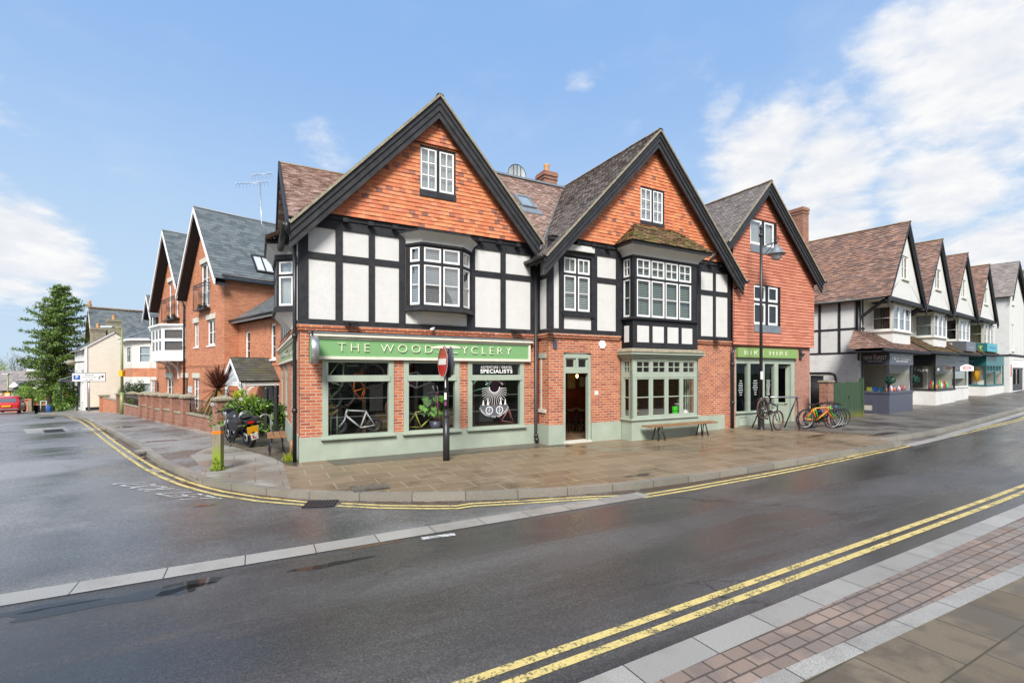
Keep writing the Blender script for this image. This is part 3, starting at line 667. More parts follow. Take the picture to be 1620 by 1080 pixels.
def build_corner():
    r=thing('corner_shop','half timbered corner shop with wide orange tiled gable above long green sign','shop',A.M.copy())
    M=AM; XR=6.36
    wins=[(.5,2.11,.52,2.35),(2.42,3.87,.52,2.35),(4.17,5.86,.52,2.35)]
    w=MB(M)
    w.plate([(0,.53),(XR,.53),(XR,3.02),(0,3.02)],wins,0,.14,'brick_shop',sides=False)
    # side wall to the side street: openings as door and windows
    sideo=[(1.3,3.1,.35,2.38),(4.9,6.6,.75,2.3),(7.6,9.4,.75,2.3)]
    w.m=Matrix.Rotation(R(-90),4,'Z'); w.plate([(-11.3,-.6),(0,-.6),(0,3.02),(-11.3,3.02)],[(-b,-a,c,d) for a,b,c,d in sideo],0,.14,'brick_shop',sides=False)
    w.m=WI
    w.box(-.04,XR,-.05,.02,3.025,3.085,'brick_shop'); w.box(-.06,XR,-.075,.02,3.088,3.15,'brick_shop')
    w.box(-.05,.02,.022,11.3,3.025,3.085,'brick_shop'); w.box(-.075,.02,.022,11.3,3.088,3.15,'brick_shop')
    w.poly([(0,11.3,-.6),(0,11.3,5.5),(XR,11.3,5.5),(XR,11.3,-.6)],'brick_shop')
    w.build('brick_wall','brick_shop',r)
    p=MB(M); p.plate([(-.02,-.4),(XR,-.4),(XR,.555),(-.02,.555)],[(2.4,2.4,0,0)],-.022,.02,'sage_plinth'); p.box(-.024,.0,.021,11.3,-.8,.555); p.build('plinth','sage_plinth',r)
    # upper walls: plaster, then timbers
    pl=MB(M); pl.poly([(0,0,3.15),(XR,0,3.15),(XR,0,5.75),(0,0,5.75)]); pl.poly([(0,11.3,3.15),(0,0,3.15),(0,0,5.5),(0,11.3,5.5)])
    pl.poly([(0,8.5,5.4),(0,-.05,5.4),(0,4.2,8.35)]); pl.build('plaster_wall','plaster',r)
    t=MB(M); st=[(474.5,487.4),(530.5,541.6),(583,592.6),(631,641),(739,751),(791.5,799.4),(838.8,846)]
    for a,b in st: t.box(A.x(a) if a>475 else -.03,min(A.x(b),XR),-.03,.02,3.28,5.62)
    t.box(-.032,XR,-.034,.02,3.152,3.285); 
    xs=[A.x(q) for pr in st for q in pr]
    for i in range(1,len(xs)-1,2):
        if i==7: continue
        t.box(xs[i]-.002,xs[i+1]+.002,-.026,.02,4.675,4.83)
    t.box(-.032,XR,-.033,.02,5.42,5.64); t.box(-.03,XR,-.06,.02,5.641,5.75); brackets(t,.1,XR-.1,5.68,-.055,step=.58)
    # side timbers
    for y in (.25,1.4,2.3,3.1,4.3,5.4,6.5,7.6,8.7,9.8,11): t.box(-.03,.02,y-.08,y+.08,3.28,5.4)
    for z in (3.16,4.68,5.3): t.box(-.028,.02,.03,11.3,z,z+.13)
    for y,z1 in ((1.2,6.2),(2.2,6.9),(3.2,7.6),(4.2,8.2),(5.2,7.6),(6.2,6.9)): t.box(-.03,.02,y-.07,y+.07,5.45,z1)
    t.build('timber_frame','timber_black',r)
    # tile-hung gable with window hole
    g=MB(M); yb=-.10; wn=(A.x(664.5,yb),A.x(720.5,yb),6.55,7.83); ap=(3.22,8.95)
    def gz(x): return 8.95-abs(x-3.22)*1.085
    low=7.9
    g.tiles([(.27,yb,5.75),(6.17,yb,5.75),(3.22+(8.95-low)/1.085,yb,low),(3.22-(8.95-low)/1.085,yb,low)],course=.1,holes=[[(wn[0],yb,wn[2]),(wn[1],yb,wn[3]+.02)]],th=.02)
    g.tiles([(3.22-(8.95-low)/1.085-.03,yb-.045,low),(3.22+(8.95-low)/1.085+.03,yb-.045,low),(3.22,yb-.045,8.98)],course=.1,th=.02)
    g.plate([(.27,5.75),(6.17,5.75),(3.22,8.95)],[wn],yb+.02,yb+.12,'timber_black',sides=False)
    g.poly([(.0,yb,5.752),(6.36,yb,5.752),(6.36,.0,5.752),(.0,.0,5.752)][::-1],'timber_black')
    g.build('gable_tiles','tile_hung',r)
    x0,x1=wn[:2]; m_=(x0+x1)/2
    window(r,M,(x0,x1,6.72,7.83),[(x0+.01,m_-.035,6.73,7.80,2,3),(m_+.035,x1-.04,6.73,7.80,2,3)],yb-.005,bar=.028,blind_or_backing='net_curtain',inner=.09)
    s=MB(M); s.box(x0-.02,x1+.01,yb-.035,yb+.05,6.55,6.715); s.build('window_apron','board_black',r)
    # roof
    AP=(3.22,9.10); sl_=1.085; yf=-.40
    ezl=AP[1]-(AP[0]+.22)*sl_; zr=AP[1]-(6.3-AP[0])*sl_
    rf=MB(M)
    Lp=[(-.25,yf,ezl-.03),(-.25,6.,ezl-.03),(AP[0],6.,AP[1]),(AP[0],yf,AP[1])]; Rp=[(6.33,yf,zr-.03),(AP[0],yf,AP[1]),(AP[0],6.,AP[1]),(6.33,6.,zr-.03)]
    rf.tiles(Lp[::-1],course=.11,th=.02); rf.tiles(Rp[::-1],course=.11,th=.02); slab_under(rf,Lp[::-1],.06); slab_under(rf,Rp[::-1],.06)
    # main roof left of the gable (low) and right of it (higher)
    a=[(-.25,.16,5.63),(4.,.16,5.63),(4.,4.2,8.42),(-.25,4.2,8.42)]; rf.tiles(a,course=.105,th=.024,jit=.45); slab_under(rf,a,.06)
    b=[(4.,8.6,5.38),(-.25,8.6,5.38),(-.25,4.2,8.42),(4.,4.2,8.42)]; rf.tiles(b,course=.2,tw=.4,th=.022)
    roof=rf.build('roof','tile_roof',r)
    ridge(r,M,(-.28,4.2,8.44),(3.,4.2,8.44),parent=roof); ridge(r,M,(AP[0],yf-.02,AP[1]),(AP[0],6.,AP[1]),parent=roof)
    v=MB(M); v.beam((-.27,-.2,5.33),(-.27,4.2,8.36),.05,.2,up=(0,-.6,.8)); v.beam((-.27,8.6,5.33),(-.27,4.2,8.36),.05,.2,up=(0,.6,.8)); v.build('side_bargeboard','timber_black',r)
    # verge line of cream mortar and gable boards
    e=MB(M)
    for fx,fz in ((-.24,AP[1]-(AP[0]+.24)*sl_),(6.33,AP[1]-(6.33-AP[0])*sl_)): e.beam((AP[0],yf-.012,AP[1]-.02),(fx,yf-.012,fz-.02),.03,.055,up=(0,0,1))
    e.build('verge','stone_cap',roof)
    barge(r,M,(AP[0],AP[1]-.05),(-.24,AP[1]-(AP[0]+.24)*sl_-.05),(6.22,AP[1]-(6.22-AP[0])*sl_-.05),.54,yf+.02)
    gu=MB(M); gu.tube([(-.33,-.42,5.27),(-.33,2.6,5.23)],.075,8); gu.tube([(-.3,-.43,5.33),(-.3,-.43,5.18),(-.16,-.12,5.05),(-.11,.06,4.95)],.045,8); gu.build('gutter','metal_black',r)
    downpipe(r,M,[(-.11,.06,5.0),(-.11,.06,3.4),(-.11,.06,-.02)],.045)
    downpipe(r,M,[(6.22,-.12,5.1),(6.22,-.12,.25),(6.22,-.2,.05)],.048)
    downpipe(r,M,[(-.1,10.9,5.2),(-.1,10.9,-.4)],.05)
    # sign board
    s=MB(M); s.plate([(.24,2.36),(6.06,2.36),(6.06,2.88),(.24,2.88)],[(.31,5.99,2.43,2.83)],-.10,-.02,'cream_trim'); s.box(.2,6.1,-.16,-.0,2.885,2.955,'cream_trim'); s.box(.16,6.14,-.18,.0,2.958,2.985,'lead')
    sb=s.build('sign_board','cream_trim',r,bevel=.006)
    q=MB(M); q.box(.31,5.99,-.075,-.03,2.43,2.83); q.build('sign_panel','sign_green',sb)
    q=MB(M); xs0,xs1=A.x(535,-.09),A.x(808.5,-.09); textmb(q,'THE WOODS CYCLERY',.29,(xs0+xs1)/2,2.635,-.092,spacing=1.45,ext=.014,bold=-.007,fit=xs1-xs0); q.build('sign_lettering','lettering',sb)
    # side sign (along the side street)
    s=MB(M); s.m=Matrix.Rotation(R(-90),4,'Z'); s.plate([(-10.6,2.36),(-.9,2.36),(-.9,2.9),(-10.6,2.9)],[(-10.5,-1,2.42,2.84)],-.08,0,'cream_trim'); s.box(-10.5,-1,-.05,-.01,2.42,2.84,'sign_green_dull'); s.box(-10.7,-.8,-.13,0,2.905,2.97,'cream_trim')
    textmb(s,'THE WOODS CYCLERY',.27,-5.6,2.63,-.055,spacing=1.5,mat='lettering_grey',fit=7.6); s.build('sign_board','cream_trim',r)
    # side openings
    for k,(a,b,c,d) in enumerate(sideo):
        MM=M@Matrix.Rotation(R(-90),4,'Z')
        if k==0:
            mb=MB(MM); mb.plate([(-b,c),(-a,c),(-a,d),(-b,d)],[(-b+.1,-a-.1,c+.05,1.85),(-b+.1,-a-.1,1.95,d-.07)],.02,.1); dd=mb.build('door','sage',r)
            mb=MB(MM); mb.poly([(-b+.1,.08,1.95),(-a-.1,.08,1.95),(-a-.1,.08,d),(-b+.1,.08,d)]); mb.build('pane','glass_far',dd); mb=MB(MM); mb.plate([(-b+.1,c+.05),(-a-.1,c+.05),(-a-.1,1.85),(-b+.1,1.85)],[(-b+.35,-a-.35,1.,1.7)],.06,.09); mb.build('leaf','sage',dd)
        else: window(r,MM,(-b,-a,c,d),[(-b+.1,-a-.1,c+.08,1.85,1,1),(-b+.1,-a-.1,1.92,d-.07,1,1)],.03,'sage','sage',blind_or_backing='dark_room',sill=.08)
    # canted oriel on the side wall
    o=MB(M); pts=[(0,1.6),(-.42,1.95),(-.42,3.5),(0,3.9)]
    def band(z0,z1,gx,mat): 
        pp=[(x-gx if x<0 else x,y+(-gx if y<2.5 else gx)*.6) for x,y in pts]; o.zprism(pp[::-1] if False else pp,z0,z1,mat)
    def flare(za,ga,zb,gb,mat):
        pa=[(x-ga if x<0 else x+.0,y+(-ga if y<2.7 else ga)*.6) for x,y in pts]; pb=[(x-gb if x<0 else x,y+(-gb if y<2.7 else gb)*.6) for x,y in pts]
        for i in range(3): o.poly([(*pa[i+1],za),(*pa[i],za),(*pb[i],zb),(*pb[i+1],zb)],mat)
    flare(3.2,-.35,3.62,.0,'plaster'); band(3.62,3.74,.06,'timber_black'); o.build('oriel_base','timber_black',r); o=MB(M); band(4.98,5.1,.04,'timber_black'); flare(5.1,.03,5.34,.22,'plaster'); band(5.34,5.42,.24,'timber_black')
    o.build('oriel_cornice','timber_black',r)
    for i in range(3):
        p,q=Vector((*pts[i+1],0)),Vector((*pts[i],0)); L=(q-p).length; a=math.atan2(q.y-p.y,q.x-p.x); MM=M@Matrix.Translation(p)@Matrix.Rotation(a,4,'Z')
        n=3 if i==1 else 1
        window(r,MM,(0,L,3.74,4.98),[(.07+(L-.08)*k/n,.07+(L-.08)*(k+1)/n-.06,c,d,1,1) for k in range(n) for c,d in ((3.78,4.55),(4.6,4.93))],0,blind_or_backing='net_curtain')
    orf=MB(M); q=[(-.68,1.3),(-.68,4.15),(0,4.3),(0,1.15)]; orf.tiles([(-.68,1.3,5.42),(0,1.15,5.75),(0,4.3,5.75),(-.68,4.15,5.42)],course=.11); orf.build('oriel_roof','tile_roof',r)
    # front oriel
    y0=0.; zb,zt=3.72,5.24
    xa,xb=A.x(642,0),A.x(747,0); xc,xd=A.x(667,-.36),A.x(731,-.36); pts=[(xa,0),(xc,-.36),(xd,-.36),(xb,0)]
    o=MB(M)
    def prof(g): return [(xa-g*.8,0),(xc-g*.5,-.36-g),(xd+g*.5,-.36-g),(xb+g*.8,0)]
    def ring_(za,ga,zb_,gb,mat):
        pa,pb=prof(ga),prof(gb)
        for i in range(3): o.poly([(*pa[i],za),(*pa[i+1],za),(*pb[i+1],zb_),(*pb[i],zb_)],mat)
    def bnd(za,zb_,g,mat): pp=prof(g); o.zprism(pp,za,zb_,mat)
    bnd(zb-.12,zb-.05,.09,'board_black'); bnd(zb-.05,zb,.03,'board_black'); ring_(3.3,-.352,zb-.12,-.2,'plaster')
    o.build('oriel_base','timber_black',r); o=MB(M); bnd(zt,zt+.06,.03,'timber_black')
    for k in range(5): ring_(zt+.06+.045*k,.02+.22*(k/5)**2,zt+.06+.045*(k+1),.02+.22*((k+1)/5)**2,'plaster')
    bnd(zt+.285,zt+.335,.25,'timber_black'); o.poly([(*p,zt+.34) for p in prof(.2)],'lead'); 
    o.build('oriel_cornice','timber_black',r)
    for i in range(3):
        p,q=Vector((*pts[i],0)),Vector((*pts[i+1],0)); L=(q-p).length; a=math.atan2(q.y-p.y,q.x-p.x); MM=M@Matrix.Translation(p)@Matrix.Rotation(a,4,'Z')
        if i==1: ls=[(.06,L/2-.025,4.83,zt-.04,1,1),(L/2+.025,L-.06,4.83,zt-.04,1,1),(.06,L/2-.025,zb+.03,4.76,1,2),(L/2+.025,L-.06,zb+.03,4.76,1,2)]
        else: ls=[(.12 if i==0 else .07,L-.06 if i==0 else L-.12,4.83,zt-.04,1,1),(.12 if i==0 else .07,L-.06 if i==0 else L-.12,zb+.03,4.76,1,2)]
        window(r,MM,(0,L,zb,zt),ls,0,blind_or_backing='blind_or_backing',slat=.05,inner=.085)
    # shop windows
    for k,(a,b,c,d) in enumerate(wins):
        mb=MB(M); mb.plate([(a-.03,c),(b+.03,c),(b+.03,d),(a-.03,d)],[(a+.10,b-.10,c+.05,1.86),(a+.10,b-.10,1.98,d-.06)],-.02,.12)
        mb.plate([(a+.06,1.835),(b-.06,1.835),(b-.06,1.985),(a+.06,1.985)],[(a,a,1.9,1.9)],-.045,.0)
        wf=mb.build('shop_window','sage',r,bevel=.006)
        mb=MB(M); mb.box(a-.07,b+.06,-.11,.02,c-.045,c+.012); mb.build('sill','sage',wf,bevel=.008)
        mb=MB(M); mb.poly([(a+.09,.045,c+.04),(b-.09,.045,c+.04),(b-.09,.045,d-.05),(a+.09,.045,d-.05)]); mb.build('pane','glass_shop',wf)
        mb=MB(M)
        for zz in (.98,1.42): mb.box(a+.06,b-.06,.09,.10,zz,zz+.010)
        mb.build('display_wire','metal_grey',wf)
        if k==2:
            mb=MB(M); yy=.038; xm=(a+b)/2-.0
            textmb(mb,'ADVENTURE / GRAVEL',.105,xm+.02,2.20,yy,1.15,.001,'lettering_white',fit=.98,bold=.002); textmb(mb,'SPECIALISTS',.145,xm+.02,2.08,yy,1.1,.001,'lettering_white',fit=1.0,bold=.004)
            cx,cz=xm-.05,1.62-.0; y=yy
            # wheel-sun with spokes over a crescent of two wheels
            def arcband(c_x,c_z,r0,r1,t0,t1,n=24,mat='lettering_white'):
                for i in range(n):
                    u0,u1=t0+(t1-t0)*i/n,t0+(t1-t0)*(i+1)/n
                    mb.poly([(c_x+r0*math.cos(u0),y,c_z+r0*math.sin(u0)),(c_x+r0*math.cos(u1),y,c_z+r0*math.sin(u1)),(c_x+r1*math.cos(u1),y,c_z+r1*math.sin(u1)),(c_x+r1*math.cos(u0),y,c_z+r1*math.sin(u0))],mat)
            arcband(cx,cz+.02,.145,.165,math.pi*.98,math.pi*2.02)
            for i in range(19):
                t=math.pi*(1.03+.94*i/18); r1=.37+.12*abs(math.sin(t))
                for s_ in (.0045,): mb.poly([(cx+.17*math.cos(t)-s_*math.sin(t)*-1,y,cz+.02+.17*math.sin(t)-s_*math.cos(t)),(cx+r1*math.cos(t)+s_*math.sin(t),y,cz+.02+r1*math.sin(t)-s_*math.cos(t)),(cx+r1*math.cos(t)-s_*math.sin(t),y,cz+.02+r1*math.sin(t)+s_*math.cos(t)),(cx+.17*math.cos(t)-s_*math.sin(t),y,cz+.02+.17*math.sin(t)+s_*math.cos(t))],'lettering_white')
            zc=1.12; n=22
            for i in range(n):
                u0,u1=-1+2*i/n,-1+2*(i+1)/n; lo=lambda u: zc-.30*math.sqrt(max(0,1-u*u))
                mb.poly([(cx+.42*u0,y,lo(u0)),(cx+.42*u1,y,lo(u1)),(cx+.42*u1,y,zc+.02),(cx+.42*u0,y,zc+.02)],'paint_slate_grey')
            arcband(cx,zc+.0,.0,.0,0,.01,1); [mb.beam((cx+.42*math.cos(R(180+9*i)),y-.001,zc+.30*math.sin(R(180+9*i))),(cx+.42*math.cos(R(189+9*i)),y-.001,zc+.30*math.sin(R(189+9*i))),.016,.001,mat='lettering_white') for i in range(20)]; mb.beam((cx-.42,y-.001,zc+.02),(cx+.42,y-.001,zc+.02),.014,.001,mat='lettering_white')
            for sx_ in (-.16,.16):
                y=yy-.002; arcband(cx+sx_,zc-.12,.092,.112,0,2*math.pi,20)
                for i in range(4): t=math.pi*i/4; mb.beam((cx+sx_-.085*math.cos(t),y,zc-.12-.085*math.sin(t)),(cx+sx_+.085*math.cos(t),y,zc-.12+.085*math.sin(t)),.01,.002,mat='lettering_white')
            y=yy
            for tx,hh in ((-.34,.13),(-.2,.17),(.2,.2),(.34,.15)):
                for q in range(3): zq=zc+.03+hh*q/3; wq=.04*(1-q*.25); mb.poly([(cx+tx-wq,y,zq),(cx+tx+wq,y,zq),(cx+tx,y,zq+hh*.5)],'lettering_white')
            for txt,rad,a0,a1,cz_,up in (('THE WOODS CYCLERY',.31,R(148),R(32),cz-.04,1),('LYNDHURST THE NEW FOREST',.50,R(202),R(338),zc+.10,-1)):
                for i,ch in enumerate(txt):
                    if ch==' ': continue
                    t=a0+(a1-a0)*i/(len(txt)-1); textmb(mb,ch,.068,cx+rad*math.cos(t)*.95,cz_+rad*math.sin(t)*.82,yy,1,.001,'lettering_white',rot=t-R(90)*up)
            mb.build('window_lettering','lettering_white',wf)
    # interior of the shop
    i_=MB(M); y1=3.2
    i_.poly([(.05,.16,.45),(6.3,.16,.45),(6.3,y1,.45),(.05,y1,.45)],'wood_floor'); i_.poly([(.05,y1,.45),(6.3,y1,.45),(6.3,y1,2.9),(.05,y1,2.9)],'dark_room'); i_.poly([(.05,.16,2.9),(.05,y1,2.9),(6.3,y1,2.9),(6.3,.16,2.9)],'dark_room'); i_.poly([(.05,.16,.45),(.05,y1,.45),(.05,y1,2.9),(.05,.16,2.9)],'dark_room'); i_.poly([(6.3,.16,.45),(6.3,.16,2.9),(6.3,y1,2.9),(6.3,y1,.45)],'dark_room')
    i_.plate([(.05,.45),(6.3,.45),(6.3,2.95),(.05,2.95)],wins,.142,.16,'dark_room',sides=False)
    for x in (1.62,3.02,4.75): i_.box(x-.045,x+.045,1.0,1.09,.46,2.88,'room_wood')
    for x,z in ((2.02,.95),(3.6,1.0)): i_.box(x-.05,x+.32,2.0,2.05,z,z+.75,'paint_silver')
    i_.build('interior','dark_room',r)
    # drum sign
    d=thing('projecting_sign','round green faced drum sign with silver rim hung beside corner shop sign','sign',A.M.copy())
    mb=MB(M); yc=-.42; mb.lathe([(.30,.19),(.31,.19),(.325,.205),(.325,.335),(.31,.35),(.30,.35)],(-.02,yc,2.55),40,axis='X'); mb.build('rim','metal_grey',d)
    mb=MB(M); mb.lathe([(.0,.2),(.30,.2)],(-.02,yc,2.55),40,axis='X'); mb.lathe([(.30,.345),(0,.345)],(-.02,yc,2.55),40,axis='X'); mb.build('sign_face','sign_green',d)
    mb=MB(M); mb.tube([(.22,.0,2.96),(.22,-.55,2.96)],.02); mb.tube([(.22,-.42,2.96),(.22,-.42,2.87)],.02); mb.build('bracket','metal_black',d)
    for x,lab in ((1.08,'left floodlight above the corner shop sign'),(5.55,'right floodlight above the corner shop sign')):
        d=thing('floodlight','small black '+lab,'floodlight',A.M.copy(),'floodlights above the shop signs'); mb=MB(M); mb.box(x-.15,x+.15,-.32,-.12,3.19,3.245); mb.tube([(x,-.13,3.2),(x,-.03,3.2)],.018); mb.build('lamp_body','metal_black',d,bevel=.01)
    tag(MBsec(M,(3.15,-.10,3.17)),'small white security camera above sign of corner shop','camera')
    return r
def MBsec(M,p):
    mb=MB(M); x,y,z=p; mb.tube([(x,y,z),(x-.12,y-.16,z-.03)],.035,10); mb.box(x-.03,x+.03,y,y+.06,z-.03,z+.05); return mb.build('security_camera','white_paint')
build_corner()
# ---------------------------------------------------------------- middle house with the café door (second gable)
YB=-.56
def build_middle():
    M=AM; r=thing('cafe_house','half timbered house with open doorway and two bay windows under orange gable','house',Matrix.Translation(A.W(6.38,YB))@Matrix.Rotation(A.a,4,'Z'))
    X0,X1=6.38,14.13; door=(6.88,7.88,.03,2.62); bay=(9.0,11.93,.0,2.6)
    w=MB(M); w.plate([(X0,0.),(X1,0.),(X1,3.03),(X0,3.03)],[door,bay],YB,YB+.2,'brick_shop',sides=False)
    w.poly([(X0,-.02,-.2),(X0,YB,-.2),(X0,YB,3.03),(X0,-.02,3.03)],'brick_shop')
    for x0,x1 in ((X0-.05,8.96),(12.0,X1)):
        w.box(x0,x1,YB-.05,YB+.1,3.04,3.10); w.box(x0-.02,x1,YB-.08,YB+.1,3.103,3.165)
    w.box(X0-.05,X0+.02,YB+.101,0,3.04,3.10); w.box(X0-.07,X0+.02,YB+.101,0,3.103,3.165)
    # brick arch over the door
    for k in range(17):
        x=6.9+.96*k/16; zc=2.64+.05*math.sin(math.pi*k/16)
        for j in range(2): w.box(x-.028,x+.026,YB-.006,YB+.05,zc+.105*j,zc+.098+.105*j)
    w.poly([(X1,YB,-.2),(X1,11.3,-.2),(X1,11.3,5.8),(X1,YB,5.8)]); w.poly([(X0,11.3,-.2),(X0,11.3,5.8),(X1,11.3,5.8),(X1,11.3,-.2)])
    w.build('brick_wall','brick_shop',r)
    p=MB(M); p.box(X0-.022,6.88,YB-.022,YB+.05,-.3,.56); p.box(X0-.022,X0+.02,YB+.05,-.03,-.3,.56); p.build('plinth','sage_plinth',r)
    for a,b in ((7.88,9.),(11.93,13.8)): p=MB(M); p.box(a,b,YB-.022,YB+.05,-.3,.56); p.build('plinth','sage_plinth',r)
    # narrow slit window in the return wall
    s=MB(M); s.box(X0-.03,X0+.02,-.42,-.06,2.46,2.6,'sage'); s.box(X0-.012,X0+.02,-.2,-.13,1.0,2.46,'stone_pale'); s.box(X0-.04,X0+.02,-.42,-.05,.9,1.0,'stone_pale'); s.build('blocked_window','stone_pale',r)
    # upper walls
    pl=MB(M); pl.plate([(X0,3.16),(X1,3.16),(X1,5.92),(X0,5.92)],[(9.3,11.6,3.75,5.6),(6.86,7.9,3.8,5.42)],YB,YB+.1,'plaster',sides=False); pl.poly([(X0,0,3.16),(X0,YB,3.16),(X0,YB,5.6),(X0,0,5.6)]); pl.build('plaster_wall','plaster',r)
    ax=lambda q: A.x(q,YB)
    t=MB(M)
    for a,b in ((867.5,875.3),(884,891.5),(935,944),(974,984),(1096,1101.2),(1103.6,1108),(1127.6,1131.6),(1150.6,1156.5)): t.box(max(X0-.03,ax(a)),min(X1,ax(b)),YB-.03,YB+.02,3.3,5.78)
    t.box(X0-.034,X1,YB-.036,YB+.02,3.166,3.305); t.box(X0-.033,X1,YB-.034,YB+.02,5.55,5.79); t.box(X0-.03,X1,YB-.07,YB+.02,5.792,5.91); brackets(t,X0+.1,9.,5.84,YB-.05,step=.55); brackets(t,12.1,X1,5.84,YB-.05,step=.55)
    for a,b in ((944,974),(1103.6,1150.6)): t.box(ax(a)-.002,ax(b)+.002,YB-.026,YB+.02,A.z(958,448.4,YB),A.z(958,440,YB))
    t.box(ax(891),ax(936),YB-.028,YB+.02,5.42,5.56); t.box(ax(891)-.05,ax(936)+.05,YB-.075,YB+.02,3.66,3.77); t.box(ax(891),ax(936),YB-.05,YB+.02,3.77,3.82)
    for y in (-.03,YB+.03): t.box(X0-.03,X0+.02,y-.07,y+.07 if y>-.1 else y+.05,3.3,5.6)
    for z in (3.17,4.72,5.45): t.box(X0-.027,X0+.02,YB+.02,-.05,z,z+.12)
    t.build('timber_frame','timber_black',r)
    # cove plaster strip above small window
    c=MB(M); c.box(ax(891),ax(937),YB-.12,YB+.02,5.565,5.73); c.build('plaster_cove','plaster',r)
    a,b=ax(891.5)+.0,ax(934.5); m=(a+b)/2
    window(r,M,(a,b,3.82,5.42),[(a+.02,m-.03,4.93,5.38,2,1),(m+.03,b-.02,4.93,5.38,2,1),(a+.02,m-.03,3.84,4.87,1,2),(m+.03,b-.02,3.84,4.87,1,2)],YB+.01,blind_or_backing='blind_or_backing',slat=.05,cw=.05,glass='glass_dim')
    # gable
    g=MB(M); yb=YB-.10; AP=(10.27,9.66); s_=1.045
    gz=lambda x: AP[1]-.16-abs(x-AP[0])*s_
    wn=(A.x(1013,yb),A.x(1050.5,yb),6.72,7.9)
    kx=(AP[1]-.16-5.91)/s_; g.tiles([(AP[0]-kx,yb,5.91),(AP[0]+kx,yb,5.91),(AP[0],yb,AP[1]-.16)],course=.1,holes=[[(wn[0],yb,wn[2]),(wn[1],yb,wn[3])]],th=.02)
    g.plate([(AP[0]-kx+.04,5.91),(AP[0]+kx-.04,5.91),(AP[0],AP[1]-.2)],[wn],yb+.02,yb+.1,'timber_black',sides=False); g.poly([(6.4,yb,5.912),(6.4,YB,5.912),(14.1,YB,5.912),(14.1,yb,5.912)],'timber_black')
    g.build('gable_tiles','tile_hung',r)
    x0,x1=wn[:2]; m=(x0+x1)/2
    window(r,M,(x0,x1,6.83,7.9),[(x0+.01,m-.03,6.84,7.86,2,3),(m+.03,x1-.05,6.84,7.86,2,3)],yb-.005,blind_or_backing='net_curtain',bar=.028)
    q=MB(M); q.box(x0-.02,x1,yb-.03,yb+.05,6.72,6.828); q.build('window_apron','board_black',r)
    # roof
    yf=YB-.42; rf=MB(M); zl=AP[1]-(AP[0]-6.02)*s_; zr=AP[1]-(14.42-AP[0])*s_
    Lp=[(6.02,9.,zl),(6.02,yf,zl),(AP[0],yf,AP[1]),(AP[0],9.,AP[1])]; Rp=[(14.42,yf,zr),(14.42,9.,zr),(AP[0],9.,AP[1]),(AP[0],yf,AP[1])]
    rf.tiles(Lp,course=.1,tw=.165,th=.022,jit=.45); rf.tiles(Rp,course=.12,tw=.3,th=.02); slab_under(rf,Lp,.07); slab_under(rf,Rp,.07)
    ro=rf.build('roof','tile_roof_old',r); ridge(r,M,(AP[0],yf-.02,AP[1]+.02),(AP[0],9.,AP[1]+.02),parent=ro)
    e=MB(M)
    for fx in (6.02,14.42): e.beam((AP[0],yf-.012,AP[1]-.02),(fx,yf-.012,AP[1]-abs(fx-AP[0])*s_-.02),.03,.05)
    e.build('verge','stone_cap',ro)
    barge(r,M,(AP[0],AP[1]-.05),(6.05,zl-.02),(14.4,zr-.02),.50,yf+.02)
    q=MB(M); q.box(5.98,6.06,yf+.05,.0,zl-.14,zl-.03); q.build('eaves_board','timber_black',r)
    q=MB(M); q.tube([(5.93,yf+.02,zl-.02),(5.93,.0,zl-.03)],.06,8); q.tube([(14.5,yf-.05,zr-.04),(14.5,-.2,zr-.05)],.055,8); q.tube([(14.5,yf+.1,zr-.06),(14.42,yf+.2,zr-.2),(14.2,YB-.08,zr-.3),(14.16,YB-.08,3.1)],.04,8); q.build('gutter','metal_black',r)
    # link roof between the two gables, with roof light, chimney and dish
    lk=MB(M); P=[(4.0,.14,5.675),(8.6,.14,5.675),(10.4,4.2,9.55),(3.3,4.2,9.55)]; lk.tiles(P,course=.105,th=.024,jit=.45); slab_under(lk,P,.05); lk.poly([(3.3,4.2,9.5),(10.4,4.2,9.5),(10.4,8.4,5.4),(3.3,8.4,5.4)],'tile_roof_old'); lk.poly([(3.3,-.2,5.35),(3.3,4.2,9.5),(3.3,8.4,5.4)],'plaster')
    lr=lk.build('link_roof','tile_roof',r)
    q=MB(M); q.box(3.3,10.4,4.08,4.34,9.53,9.60); q.build('lead_ridge','lead',lr)
    # valley
    q=MB(M); q.tube([(6.32,-.15,5.5),(10.1,4.15,9.45)],.05,6); q.build('valley','lead',lr)
    # roof light
    sl=.9545; f=lambda x,y,o=0.: (x,y-o*.69,5.35+(y+.2)*sl+o*.724)
    y0,y1=2.24,2.88; xa,xb=7.1,7.68; q=MB(M)
    for (a,b),(c,d) in (((xa,xb),(y0,y0+.08)),((xa,xb),(y1-.08,y1)),((xa,xa+.07),(y0+.08,y1-.08)),((xb-.07,xb),(y0+.08,y1-.08))):
        q.mesh([f(a,c,.0),f(b,c,.0),f(b,d,.0),f(a,d,.0),f(a,c,.09),f(b,c,.09),f(b,d,.09),f(a,d,.09)],[(4,5,6,7),(0,1,5,4),(1,2,6,5),(2,3,7,6),(3,0,4,7)])
    q.poly([f(xa-.1,y0-.28,.035),f(xb+.12,y0-.28,.035),f(xb+.12,y0,.035),f(xa-.1,y0,.035)],'lead')
    k=q.build('roof_light','slate_frame' if False else 'lead',r); q=MB(M); q.poly([f(xa+.06,y0+.07,.06),f(xb-.06,y0+.07,.06),f(xb-.06,y1-.07,.06),f(xa+.06,y1-.07,.06)],'net_curtain'); q.poly([f(xa+.06,y0+.07,.075),f(xb-.06,y0+.07,.075),f(xb-.06,y1-.07,.075),f(xa+.06,y1-.07,.075)]); q.build('pane','glass_window',k)
    chimney(r,M,9.7,4.75,.62,.62,8.2,10.25,'brick_pier',1)
